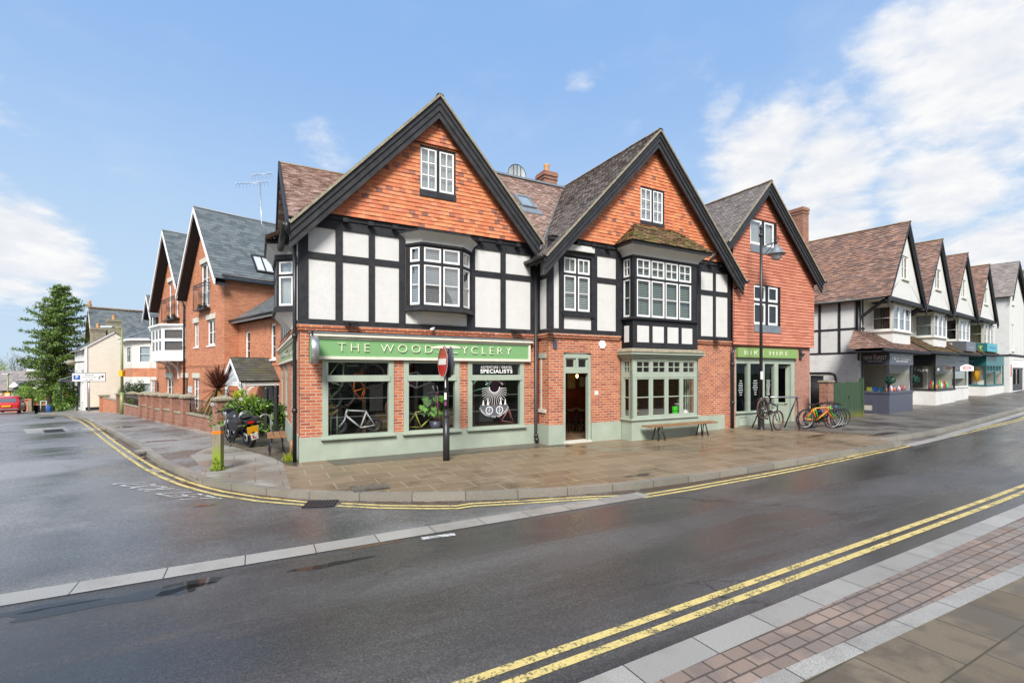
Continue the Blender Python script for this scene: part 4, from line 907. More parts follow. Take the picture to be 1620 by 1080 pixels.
    # ground floor bay
    xl,xr,yf=9.02,11.88,-1.05; b=MB(M)
    b.box(xl,xr,yf,YB+.1,-.3,.6); b.box(xl-.05,xr+.05,yf-.05,YB,.6,.655); b.build('bay_base','sage',r,bevel=.006); b=MB(M)
    for k in range(4): g_=.02+.05*k; b.box(xl-g_,xr+g_,yf-g_,YB,2.46+.045*k,2.46+.045*(k+1)-.002)
    b.box(xl,xr,yf,YB+.3,2.40,2.46)
    b.build('bay_cornice','sage',r,bevel=.006)
    q=MB(M); pr=[(-.0,0),(.12,0.0),(.16,.03),(.14,.09),(.0,.14)]
    for i in range(4):
        (g0,z0),(g1,z1)=pr[i],pr[i+1]; z0+=2.645; z1+=2.645; xa0,xb0,ya0=xl-g0,xr+g0,yf-g0; xa1,xb1,ya1=xl-g1,xr+g1,yf-g1
        q.poly([(xa0,ya0,z0),(xb0,ya0,z0),(xb1,ya1,z1),(xa1,ya1,z1)],None,None,None,True); q.poly([(xa0,YB,z0),(xa0,ya0,z0),(xa1,ya1,z1),(xa1,YB,z1)]); q.poly([(xb0,ya0,z0),(xb0,YB,z0),(xb1,YB,z1),(xb1,ya1,z1)])
    q.build('bay_capping','stone_cap',r)
    n=4; gl=[(9.12,9.12)]; x0,x1=xl+.13,xr-.10; st=(x1-x0)/n; ls=[]
    for k in range(n):
        a,b2=x0+st*k+.025,x0+st*(k+1)-.025; ls+=[(a,b2,.68,1.9,1,2),(a,b2,2.0,2.43,2,2)]
    window(r,M,(xl,xr,.655,2.46),ls,yf,'sage','sage',cw=.055,bar=.028,glass='glass_shop',sd=.1)
    MM=M@Matrix.Translation((xl,YB,0))@Matrix.Rotation(R(-90),4,'Z'); window(r,MM,(0,YB-yf,.655,2.46),[(.1,YB-yf-.1,.68,1.9,1,2),(.1,YB-yf-.1,2.0,2.43,2,2)],0,'sage','sage',cw=.05,bar=.028,glass='glass_shop')
    MM=M@Matrix.Translation((xr,yf,0))@Matrix.Rotation(R(90),4,'Z'); window(r,MM,(0,YB-yf,.655,2.46),[(.1,YB-yf-.1,.68,1.9,1,2),(.1,YB-yf-.1,2.0,2.43,2,2)],0,'sage','sage',cw=.05,bar=.028,glass='glass_shop')
    # upper bay
    xl,xr=9.05,11.85; b=MB(M); b.plate([(xl,2.8),(xr,2.8),(xr,3.66),(xl,3.66)],[],yf,YB); b.poly([(xl,YB,2.8),(xl,yf,2.8),(xl,yf,3.66),(xl,YB,3.66)]); 
    b.box(xl-.07,xr+.07,yf-.07,YB,3.66,3.72); bt=b.build('upper_bay','timber_black',r); b=MB(M); b.box(xl-.02,xr+.02,yf-.02,YB,5.53,5.585); b.build('bay_head','timber_black',bt)
    q=MB(M)
    for k in range(4):
        a=A.x((1008,1032.5,1056,1078.5)[k],yf); c=A.x((1026.5,1050,1073,1095)[k],yf); q.box(a,c,yf-.006,yf+.02,2.97,3.47)
    q.box(xl-.006,xl+.02,yf+.16,YB-.12,2.97,3.47); q.build('plaster_panel','plaster',bt)
    q=MB(M)
    for k in range(6):
        g0,g1=.02+.25*(k/6)**2,.02+.25*((k+1)/6)**2; z0,z1=5.585+.04*k,5.585+.04*(k+1)
        q.poly([(xl-g0,yf-g0,z0),(xr+g0,yf-g0,z0),(xr+g1,yf-g1,z1),(xl-g1,yf-g1,z1)]); q.poly([(xl-g0,YB,z0),(xl-g0,yf-g0,z0),(xl-g1,yf-g1,z1),(xl-g1,YB,z1)]); q.poly([(xr+g0,yf-g0,z0),(xr+g0,YB,z0),(xr+g1,YB,z1),(xr+g1,yf-g1,z1)])
    q.build('bay_cove','plaster',bt)
    q=MB(M); q.box(xl-.31,xr+.31,yf-.31,YB,5.828,5.93); q.build('bay_fascia','board_black',bt)
    q=MB(M); e=.36; z0,z1=5.92,6.68; a,b_,c,d=(xl-e,yf-e,z0),(xr+e,yf-e,z0),(xr-.55,YB-.1,z1),(xl+.45,YB-.1,z1)
    q.tiles([a,b_,c,d],course=.1,th=.025,jit=.6); q.tiles([(xl-e,YB-.1,z0),a,d],course=.1,th=.025,jit=.6); q.tiles([b_,(xr+e,YB-.1,z0),c],course=.1,th=.025,jit=.6)
    q.build('bay_roof','tile_moss',bt)
    n=4; x0,x1=A.x(1007,yf),A.x(1094.5,yf); st=(x1-x0)/n; ls=[]
    for k in range(n): a,c=x0+st*k+.018,x0+st*(k+1)-.018; ls+=[(a,c,3.74,4.88,1,2),(a,c,4.95,5.50,2,2)]
    window(r,M,(xl,xr,3.72,5.53),ls,yf,blind_or_backing='blind_green',slat=.055,cw=.05,bar=.026,glass='glass_dim')
    MM=M@Matrix.Translation((xl,YB,0))@Matrix.Rotation(R(-90),4,'Z'); L=YB-yf; window(r,MM,(0,L,3.72,5.53),[(.07,L-.12,3.74,4.88,1,2),(.07,L-.12,4.95,5.50,2,2)],0,blind_or_backing='blind_green',slat=.055,cw=.045,glass='glass_dim')
    MM=M@Matrix.Translation((xr,yf,0))@Matrix.Rotation(R(90),4,'Z'); window(r,MM,(0,L,3.72,5.53),[(.12,L-.07,3.74,4.88,1,2),(.12,L-.07,4.95,5.50,2,2)],0,blind_or_backing='blind_green',slat=.055,cw=.045,glass='glass_dim')
    # door frame
    q=MB(M); a,b2=door[0],door[1]; q.plate([(a,.03),(b2,.03),(b2,2.56),(a,2.56)],[(a+.09,b2-.09,.03,2.03),(a+.09,(a+b2)/2-.03,2.16,2.47),((a+b2)/2+.03,b2-.09,2.16,2.47)],YB+.03,YB+.16)
    n=8; q.prism([(a,2.56)]+[(b2-(b2-a)*0,2.56)]+[(b2-(b2-a)*k/n,2.565+.055*math.sin(math.pi*k/n)) for k in range(n+1)],YB+.03,YB+.1)
    dfm=q.build('door_frame','sage',r)
    q=MB(M)
    for c0,c1 in ((a+.09,(a+b2)/2-.03),((a+b2)/2+.03,b2-.09)): q.plate([(c0,2.16),(c1,2.16),(c1,2.47),(c0,2.47)],[(c0+.05,c1-.06,2.21,2.43)],YB+.07,YB+.11)
    q.build('fanlight','sage',dfm)
    q=MB(M); q.poly([(a+.1,YB+.1,2.17),(b2-.1,YB+.1,2.17),(b2-.1,YB+.1,2.46),(a+.1,YB+.1,2.46)]); q.build('pane','glass_shop',dfm)
    q=MB(M); q.box(a+.09,a+.135,YB+.17,YB+.98,.06,2.02); dr=q.build('door','paint_black',r)
    q=MB(M); q.box(a,b2,YB-.04,YB+.3,-.1,.045); q.build('doorstep','stone_pale',r)
    q=MB(M); q.box(6.52,6.64,YB-.03,YB,2.72,3.0); q.build('wall_tie','paint_charcoal',r)
    q=MB(M); q.box(8.0,8.12,YB-.02,YB,1.38,1.5); q.build('light_switch','paint_white',r)
    # interior
    i_=MB(M); x0,x1,y0,y1,z1=6.45,14.0,YB+.21,4.2,2.8
    i_.poly([(x0,y0,.03),(x1,y0,.03),(x1,y1,.03),(x0,y1,.03)],'wood_floor'); i_.poly([(x0,y1,.03),(x1,y1,.03),(x1,y1,z1),(x0,y1,z1)],'room_red'); i_.poly([(x0,y0,z1),(x0,y1,z1),(x1,y1,z1),(x1,y0,z1)],'dark_room'); i_.poly([(x0,y0,.03),(x0,y1,.03),(x0,y1,z1),(x0,y0,z1)],'room_red'); i_.poly([(x1,y0,.03),(x1,y0,z1),(x1,y1,z1),(x1,y1,.03)],'brick_shop')
    i_.plate([(x0,.03),(x1,.03),(x1,z1),(x0,z1)],[(door[0],door[1],.031,2.6),(9.02,11.9,.5,2.46)],y0+.004,y0+.02,'room_pale',sides=False)
    i_.box(9.05,11.86,-.95,YB+.3,.56,.62,'room_wood'); i_.box(9.05,11.86,.2,.5,.62,.78,'room_pale')
    i_.build('interior','dark_room',r)
    return r
mid=build_middle()
q=MB(AM); q.lathe([(.0,-.035),(.135,-.03),(.14,0)],(8.28,YB,2.89),6,axis='Y',smooth=False); o=q.build('alarm_box','white_paint'); tag(o,'white hexagonal alarm box on the brick beside open doorway','alarm box')
q=MB(AM); q.poly([(8.2,YB-.038,2.90),(8.36,YB-.038,2.90),(8.36,YB-.038,2.94),(8.2,YB-.038,2.94)]); 
for nm,x,lab in (('floodlight',13.2,'small black floodlight above red brick right of upper bay'),('floodlight',6.3,'small white topped floodlight in the angle where the two half timbered walls meet')):
    d=thing(nm,lab,'floodlight',AM.copy()); q=MB(AM); q.box(x-.13,x+.13,YB-.32,YB-.14,3.2,3.25); q.tube([(x,YB-.14,3.22),(x,YB-.02,3.22)],.018); q.build('lamp_body','metal_black',d,bevel=.01)
# hanging lamp, pictures, stools, plants seen through the door and bay
BX=A.x(913,2.6)
d=thing('pendant_lamp','bare warm glowing bulb hanging inside the open café doorway','lamp',Matrix.Translation(A.W(BX,2.6,0)))
q=MB(AM); q.ball((BX,2.6,1.92),.05,'bulb',10,(1,1,1.4)); q.build('bulb','bulb',d); q=MB(AM); q.tube([(BX,2.6,1.99),(BX,2.6,2.8)],.008); q.lathe([(.03,1.97),(.03,2.05)],(BX,2.6,0),8); q.build('flex','metal_black',d)
pl=bpy.data.lights.new('bulb_light','POINT'); pl.energy=9; pl.color=(1,.6,.25); pl.shadow_soft_size=.08; po=link(bpy.data.objects.new('bulb_light',pl)); po.parent=d; po.location=(0,0,1.78)
for x,z,w_,h_,m_,lab in ((A.x(905,4.1),1.72,.5,.75,'curtain_tan','gold framed picture on red wall inside the open doorway'),(A.x(922,4.1),1.66,.4,.5,'room_pale','small dark framed picture right of glowing bulb')):
    d=thing('picture',lab,'picture',Matrix.Translation(A.W(x,4.1,z))); q=MB(AM); q.plate([(x-w_/2,z-h_/2),(x+w_/2,z-h_/2),(x+w_/2,z+h_/2),(x-w_/2,z+h_/2)],[(x-w_/2+.05,x+w_/2-.05,z-h_/2+.05,z+h_/2-.05)],4.13,4.18,'room_wood'); q.build('picture_frame','room_wood',d); q=MB(AM); q.box(x-w_/2+.05,x+w_/2-.05,4.15,4.19,z-h_/2+.05,z+h_/2-.05); q.build('print',m_,d)
def stool(x,y,lab):
    d=thing('bar_stool',lab,'stool',A.M@Matrix.Translation((x,y,.03)),'stools inside the café'); M=d.matrix_world.copy(); q=MB(M); q.lathe([(0,.70),(.17,.70),(.18,.72),(.17,.75),(0,.75)],(0,0,0),16); q.build('seat','room_wood',d)
    for sx in (-1,1):
        for sy in (-1,1): q=MB(M); q.tube([(sx*.11,sy*.11,.70),(sx*.2,sy*.2,0)],.014,6); q.build('leg','metal_black',d)
    q=MB(M); q.ring((0,0,.25),.2,.01,'Z',20,6); q.build('foot_ring','metal_black',d)
for x,y in ((A.x(902,1.5),1.5),(A.x(912,1.9),1.9),(A.x(921,1.2),1.2)): stool(x,y,'dark round bar stool standing inside the open café doorway')
def potplant(x,y,z,pm,lab,n=16,hh=.45,col='leaf_bright'):
    d=thing('potted_plant',lab,'plant',A.M@Matrix.Translation((x,y,z))); M=d.matrix_world.copy(); q=MB(M); q.lathe([(0,0),(.10,0),(.14,.2),(.15,.2),(.15,.24),(.12,.23),(0,.21)],(0,0,0),16); q.build('pot',pm,d)
    q=MB(M)
    for k in range(n):
        a=rnd.uniform(0,6.28); l=hh*rnd.uniform(.6,1.1); w_=.022; t=rnd.random(); pr=None
        for s in range(5):
            u=s/4; rr=l*.7*u; p=Vector((math.cos(a)*rr,math.sin(a)*rr,.22+l*(u*1.5-u*u*.95))); sd=Vector((-math.sin(a),math.cos(a),0))*w_*(1-u*.85)
            if pr: q.poly([pr[0],pr[1],p+sd,p-sd],None,None,t)
            pr=(p-sd,p+sd)
    q.build('foliage',col,d)
potplant(9.55,-.55,.62,'terracotta','spiky green plant in terracotta pot in the green bay window')
potplant(11.6,-.5,.78,'paint_white','leafy plant in pale pot at right end of green bay window',12,.3)
d=thing('coffee_bag','two stacked bright green packets on sill of the bay window','packet',A.M@Matrix.Translation((11.05,-.85,.65)))
for z in (0,.16): q=MB(d.matrix_world.copy()); q.box(-.1,.1,-.05,.05,z,z+.145); q.build('packet','paint_lime',d,bevel=.015)
d=thing('small_pot','small white jug on sill at right of the bay window','jug',A.M@Matrix.Translation((11.5,-.85,.65))); q=MB(d.matrix_world.copy()); q.lathe([(0,0),(.08,0),(.09,.08),(.05,.15),(.06,.18)],(0,0,0),14); q.build('body','white_paint',d); q=MB(d.matrix_world.copy()); q.ring((.1,0,.09),.045,.01,'Y',14,6); q.build('handle','white_paint',d)
# satellite dish on the ridge
d=thing('satellite_dish','round satellite dish seen from behind on the roof ridge beside brick chimney','satellite dish',A.M@Matrix.Translation((8.15,4.5,9.6))); M=d.matrix_world.copy()
q=MB(M); q.lathe([(0,.09),(.2,.075),(.36,.02),(.40,-.02),(.385,-.02),(.34,.0),(.2,.055),(0,.07)],(0,0,.22),28,axis='Y'); q.build('dish','net_curtain',d); q=MB(M); q.ring((0,-.02,.22),.40,.014,'Y',28,6)
for x in (-.16,0,.16): q.tube([(x,-.0,.22-math.sqrt(.15-x*x)),(x,-.035,.22+math.sqrt(.15-x*x))],.014,6)
q.tube([(0,.1,.22),(0,.15,-.3)],.025,8); q.build('stay','metal_black',d)
# aerials
def aerial(M,lab,booms,mast):
    d=thing('tv_aerial',lab,'aerial',M); q=MB(M); q.tube(mast,.016,6); q.build('mast','metal_grey',d)
    for p,e,n in booms:
        q=MB(M); p,e=Vector(p),Vector(e); q.tube([p,e],.009,6); a=(e-p)/n; s=Vector((0,0,1))
        for k in range(n+1): q.tube([p+a*k-s*.14,p+a*k+s*.14],.004,4)
        q.build('boom','metal_grey',d)
p=A.W(-.5,6.5,5.2)
aerial(Matrix.Translation((-8.45,15.9,6.9)),'tv aerial with two comb like booms left of the corner shop roof',[((-.75,-.1,1.42),(.25,.05,1.55),9),((-.25,0,1.75),(.35,.1,1.86),7)],[(.3,.0,-.3),(.05,0,.15),(.0,0,1.5)])
# ---------------------------------------------------------------- hire shop (third gable)
YC=-.56; YT=-.66
def build_hire():
    M=AM; r=thing('hire_shop','narrow shop with salmon tile hung upper floors and black gable boards','shop',Matrix.Translation(A.W(14.15,YC))@Matrix.Rotation(A.a,4,'Z'))
    X0,X1=14.15,19.05; xa,xb=A.x(1163.5,YC),A.x(1258,YC)
    w=MB(M); w.plate([(X0,0),(X1,0),(X1,3.08),(X0,3.08)],[(xa,xb,.0,2.58)],YC,YC+.2,'brick_hire',sides=False); w.poly([(X1,YC,-.2),(X1,11,-.2),(X1,11,3.1),(X1,YC,3.1)]); w.poly([(X1,11,-.2),(X0,11,-.2),(X0,11,6),(X1,11,6)])
    w.build('brick_wall','brick_hire',r)
    s=MB(M); z0,z1=2.6,2.95; s.box(xa+.02,xb,YC-.1,YC,z0,z1); sb=s.build('sign_board','sign_green_hire',r,bevel=.005); q=MB(M); a,b=A.x(1178,-.67),A.x(1247,-.67); textmb(q,'BIKE HIRE',.24,(a+b)/2,2.77,YC-.103,1.35,.008,fit=b-a,bold=-.005); q.build('sign_lettering','lettering',sb)
    # shopfront
    cols=[A.x(q_,YC) for q_ in (1165.5,1183.5,1188,1207,1210.5,1226,1232,1252.5)]; zt=2.5
    q=MB(M); hs=[(cols[0],cols[1],.62,zt-.12),(cols[2],cols[3],.62,zt-.12),(cols[4],cols[5],.62,zt-.12),(cols[6],cols[7],.04,zt-.12)]
    q.plate([(xa,.0),(xb,.0),(xb,zt+.08),(xa,zt+.08)],hs,YC+.02,YC+.14); q.box(xa-.0,cols[6]-.05,YC-.05,YC+.02,.55,.61)
    for a,b in ((xa+.15,cols[2]-.15),(cols[2]+.1,cols[5])): q.plate([(a,.1),(b,.1),(b,.48),(a,.48)],[(a+.08,b-.08,.17,.41)],YC+.0,YC+.02)
    sf=q.build('shopfront','sage',r,bevel=.005); q=MB(M)
    for k in range(3): q.poly([(hs[k][0],YC+.07,.62),(hs[k][1],YC+.07,.62),(hs[k][1],YC+.07,zt-.1),(hs[k][0],YC+.07,zt-.1)])
    q.build('pane','glass_shop',sf)
    q=MB(M)
    for k in range(3):
        a,b=hs[k][0],hs[k][1]; xm=(a+b)/2; y=YC+.065
        for j in range(7): wd=(b-a)*(.18,.3,.38,.34,.42,.3,.2)[(j+k)%7]; z=1.72-.085*j; [q.poly([(xm-wd/2+wd*e/4,y,z),(xm-wd/2+wd*(e+.7)/4,y,z),(xm-wd/2+wd*(e+.7)/4,y,z+.04),(xm-wd/2+wd*e/4,y,z+.04)],'net_curtain') for e in range(4)]
    q.build('window_lettering','lettering_white',sf)
    # open door
    a,b=hs[3][0],hs[3][1]; MM=M@Matrix.Translation((b-.02,YC+.1,0))@Matrix.Rotation(R(112),4,'Z'); q=MB(MM); q.plate([(0,.06),(.82,.06),(.82,2.34),(0,2.34)],[(.12,.70,.85,2.22)],-.025,.025,back=True); dr=q.build('door','sage',r); q=MB(MM); q.poly([(.12,0,.85),(.70,0,.85),(.70,0,2.22),(.12,0,2.22)]); q.build('pane','glass_shop',dr); q=MB(MM); q.tube([(.76,-.06,1.0),(.76,-.06,1.25)],.012); q.build('handle','metal_grey',dr)
    i_=MB(M); x0,x1,y0,y1=X0+.05,X1-.05,YC+.21,3.5
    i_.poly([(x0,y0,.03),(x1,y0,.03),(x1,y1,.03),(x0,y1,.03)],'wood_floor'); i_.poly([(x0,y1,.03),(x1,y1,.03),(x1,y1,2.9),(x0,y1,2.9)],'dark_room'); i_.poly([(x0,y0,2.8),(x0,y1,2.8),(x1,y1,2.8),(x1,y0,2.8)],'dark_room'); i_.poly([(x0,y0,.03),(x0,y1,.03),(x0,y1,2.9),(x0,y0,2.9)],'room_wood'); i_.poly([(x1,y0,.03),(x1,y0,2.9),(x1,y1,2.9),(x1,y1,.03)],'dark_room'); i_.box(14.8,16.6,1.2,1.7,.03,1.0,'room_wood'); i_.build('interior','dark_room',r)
    # tile hung walls
    ap=(15.86,9.12); sL,sR=1.07,.965; g=MB(M); X0t,X1t=14.12,19.16
    w1=(A.x(1186.5,YT),A.x(1228,YT),6.5,7.75); w2=(A.x(1192.5,YT),A.x(1234,YT),3.55,5.33)
    zl=ap[1]-.2-(ap[0]-X0t)*sL; zr=ap[1]-.2-(X1t-ap[0])*sR
    g.tiles([(X0t,YT,3.06),(X1t,YT,3.06),(X1t,YT,zr),(ap[0],YT,ap[1]-.2),(X0t,YT,zl)],course=.118,tw=.42,th=.024,jit=.08,holes=[[(w1[0],YT,w1[2]),(w1[1],YT,w1[3])],[(w2[0],YT,w2[2]),(w2[1],YT,w2[3])]])
    g.tiles([(X1t,YT,3.06),(X1t,9,3.06),(X1t,9,5.6),(X1t,YT,5.6)],course=.118,tw=.42,th=.024,jit=.08)
    g.plate([(X0t,3.06),(X1t,3.06),(X1t,zr),(ap[0],ap[1]-.2),(X0t,zl)],[w1,w2],YT+.02,YT+.1,'timber_black',sides=False); g.poly([(X0t,YT,3.062),(X0t,YC,3.062),(X1t,YC,3.062),(X1t,YT,3.062)],'timber_black')
    g.build('tile_hanging','tile_hung_new',r)
    for (a,b,c,d),z0,bl in ((w1,6.78,'blind_or_backing'),(w2,3.82,'net_curtain')):
        m=(a+b)/2; ls=[(a+.01,m-.07,z0+.02,d-.03,1,1),(m+.07,b-.12,z0+.02,d-.03,1,1)] if bl=='blind_or_backing' else [(a+.01,m-.08,4.72,d-.03,1,1),(m+.08,b-.12,4.72,d-.03,1,1),(a+.01,m-.08,z0+.02,4.64,1,1),(m+.08,b-.12,z0+.02,4.64,1,1)]
        window(r,M,(a,b,z0,d),ls,YT+.01,blind_or_backing='blind_or_backing' if bl=='blind_or_backing' else 'dark_room',cw=.075,glass='glass_window' if bl=='blind_or_backing' else 'glass_dim'); q=MB(M); q.box(a,b,YT-.035,YT+.05,c,z0-.004); q.build('lead_apron','lead',r)
    yf=-.98; rf=MB(M); e=19.36; zr=ap[1]-(e-ap[0])*sR
    Lp=[(12.6,9,ap[1]-(ap[0]-12.6)*sL),(12.6,YB,ap[1]-(ap[0]-12.6)*sL),(13.5,yf,ap[1]-(ap[0]-13.5)*sL),(ap[0],yf,ap[1]),(ap[0],9,ap[1])]; Rp=[(e,yf,zr),(e,9,zr),(ap[0],9,ap[1]),(ap[0],yf,ap[1])]
    rf.tiles(Lp,course=.1,th=.022,jit=.35); rf.tiles(Rp,course=.15,tw=.3); slab_under(rf,Lp,.06); slab_under(rf,Rp,.06); ro=rf.build('roof','tile_roof_old',r); ridge(r,M,(ap[0],yf-.02,ap[1]+.02),(ap[0],9,ap[1]+.02),parent=ro)
    v=MB(M); v.beam((ap[0],yf-.012,ap[1]-.02),(e,yf-.012,zr-.02),.03,.05); v.beam((ap[0],yf-.012,ap[1]-.02),(13.5,yf-.012,ap[1]-(ap[0]-13.5)*sL-.02),.03,.05); v.build('verge','stone_cap',ro)
    barge(r,M,(ap[0],ap[1]-.05),(13.5,ap[1]-(ap[0]-13.5)*sL-.05),(e-.02,zr-.03),.44,yf+.02)
    q=MB(M); q.tube([(e+.06,yf-.03,zr-.03),(e+.06,8,zr-.05)],.055,8); q.build('gutter','metal_black',r)
    downpipe(r,M,[(14.2,YC-.1,2.95),(14.12,YC-.1,2.75),(14.12,YC-.1,.02)],.05)
    chimney(r,M,A.x(1263,2.6),2.6,.5,.75,6.5,A.z(1262,331,2.6),'brick_pier',0)
    q=MB(M); q.box(18.3,18.44,YC-.04,YC,2.55,2.95); q.box(18.34,18.6,YC-.07,YC-.04,2.75,2.82); q.build('sign_bracket','metal_black',r)
build_hire()
# ---------------------------------------------------------------- the row of white gabled shops
def shopbay(r,name,M,x0,x1,yf,zb,zs,zt,zf,mat,basemat,nfront=1,side=True,fas=None,trans=None,w=.07,yb=.31):
    """projecting shopfront: stallriser zb..zs, glass zs..zt, fascia zt..zf"""
    mb=MB(M); mb.box(x0,x1,yf,yb,zb-.5,zs,basemat); mb.box(x0-.03,x1+.03,yf-.04,yb,zs+.002,zs+.06)
    ls=[]; st=(x1-x0)/nfront
    for k in range(nfront):
        ls.append((x0+st*k+w,x0+st*(k+1)-w*.6,zs+.1,(trans or zt)-.03))
        if trans: 
            for j in range(3): ls.append((x0+st*k+w+(st-w*1.6)*j/3,x0+st*k+w+(st-w*1.6)*(j+1)/3-.04,trans+.03,zt-.03))
    mb.plate([(x0,zs+.06),(x1,zs+.06),(x1,zt),(x0,zt)],ls,yf,yf+.08)
    mb.m=Matrix.Translation((x0,yb,0))@Matrix.Rotation(R(-90),4,'Z'); L=yb-yf; mb.plate([(0,zs+.06),(L,zs+.06),(L,zt),(0,zt)],[(w,L-w,zs+.1,zt-.03)],0,.06); mb.m=Matrix.Translation((x1,yf,0))@Matrix.Rotation(R(90),4,'Z'); mb.plate([(0,zs+.06),(L,zs+.06),(L,zt),(0,zt)],[(w,L-w,zs+.1,zt-.03)],0,.06); mb.m=WI
    mb.box(x0-.01,x1+.01,yf-.015,yb,zt+.002,zf,fas or mat)
    f=mb.build(name,mat,r)
    q=MB(M); q.poly([(x0+.03,yf+.05,zs+.06),(x1-.03,yf+.05,zs+.06),(x1-.03,yf+.05,zt),(x0+.03,yf+.05,zt)]); q.poly([(x0+.04,yb,zs+.06),(x0+.04,yf+.05,zs+.06),(x0+.04,yf+.05,zt),(x0+.04,yb,zt)]); q.poly([(x1-.04,yf+.05,zs+.06),(x1-.04,yb,zs+.06),(x1-.04,yb,zt),(x1-.04,yf+.05,zt)]); q.build('pane','glass_shop',f)
    q=MB(M); q.poly([(x1-.09,yf+.12,zs),(x1-.09,yb+1.2,zs),(x1-.09,yb+1.2,zt),(x1-.09,yf+.12,zt)][::-1]); q.poly([(x0,yb+1.2,zs),(x1,yb+1.2,zs),(x1,yb+1.2,zt),(x0,yb+1.2,zt)]); q.poly([(x0+.02,yf+.1,zs+.07),(x1-.02,yf+.1,zs+.07),(x1-.02,yb+1.2,zs+.07),(x0+.02,yb+1.2,zs+.07)],'room_pale'); q.poly([(x0+.02,yf+.1,zt-.01),(x0+.02,yb+1.2,zt-.01),(x1-.02,yb+1.2,zt-.01),(x1-.02,yf+.1,zt-.01)]); q.box(x0+.15,x1-.25,yb+.85,yb+1.15,zs+.1,zs+.62,'room_wood'); q.box(x0+.15,x1-.25,yb+.95,yb+1.15,zs+.95,zs+1.0,'room_pale'); q.build('interior','room_pale',r)  # pale back and divider: indoor light put into the wall colour
    return f
def goods(M,x0,x1,y,z,n,cols,lab,cat='product',name='bottle',hh=(.14,.3)):
    for k in range(n):
        x=x0+(x1-x0)*(k+.5)/n; h_=rnd.uniform(*hh); d=MB(M); r_=min(.07,(x1-x0)/n*.36); d.lathe([(0,0),(r_,0),(r_,h_*.65),(r_*.45,h_*.82),(r_*.45,h_),(0,h_)],(x,y+rnd.uniform(-.03,.03),z),10)
        tag(d.build(name,'paint_'+cols[k%len(cols)]),lab,cat,lab)
PITCH=5.2; YW=.33
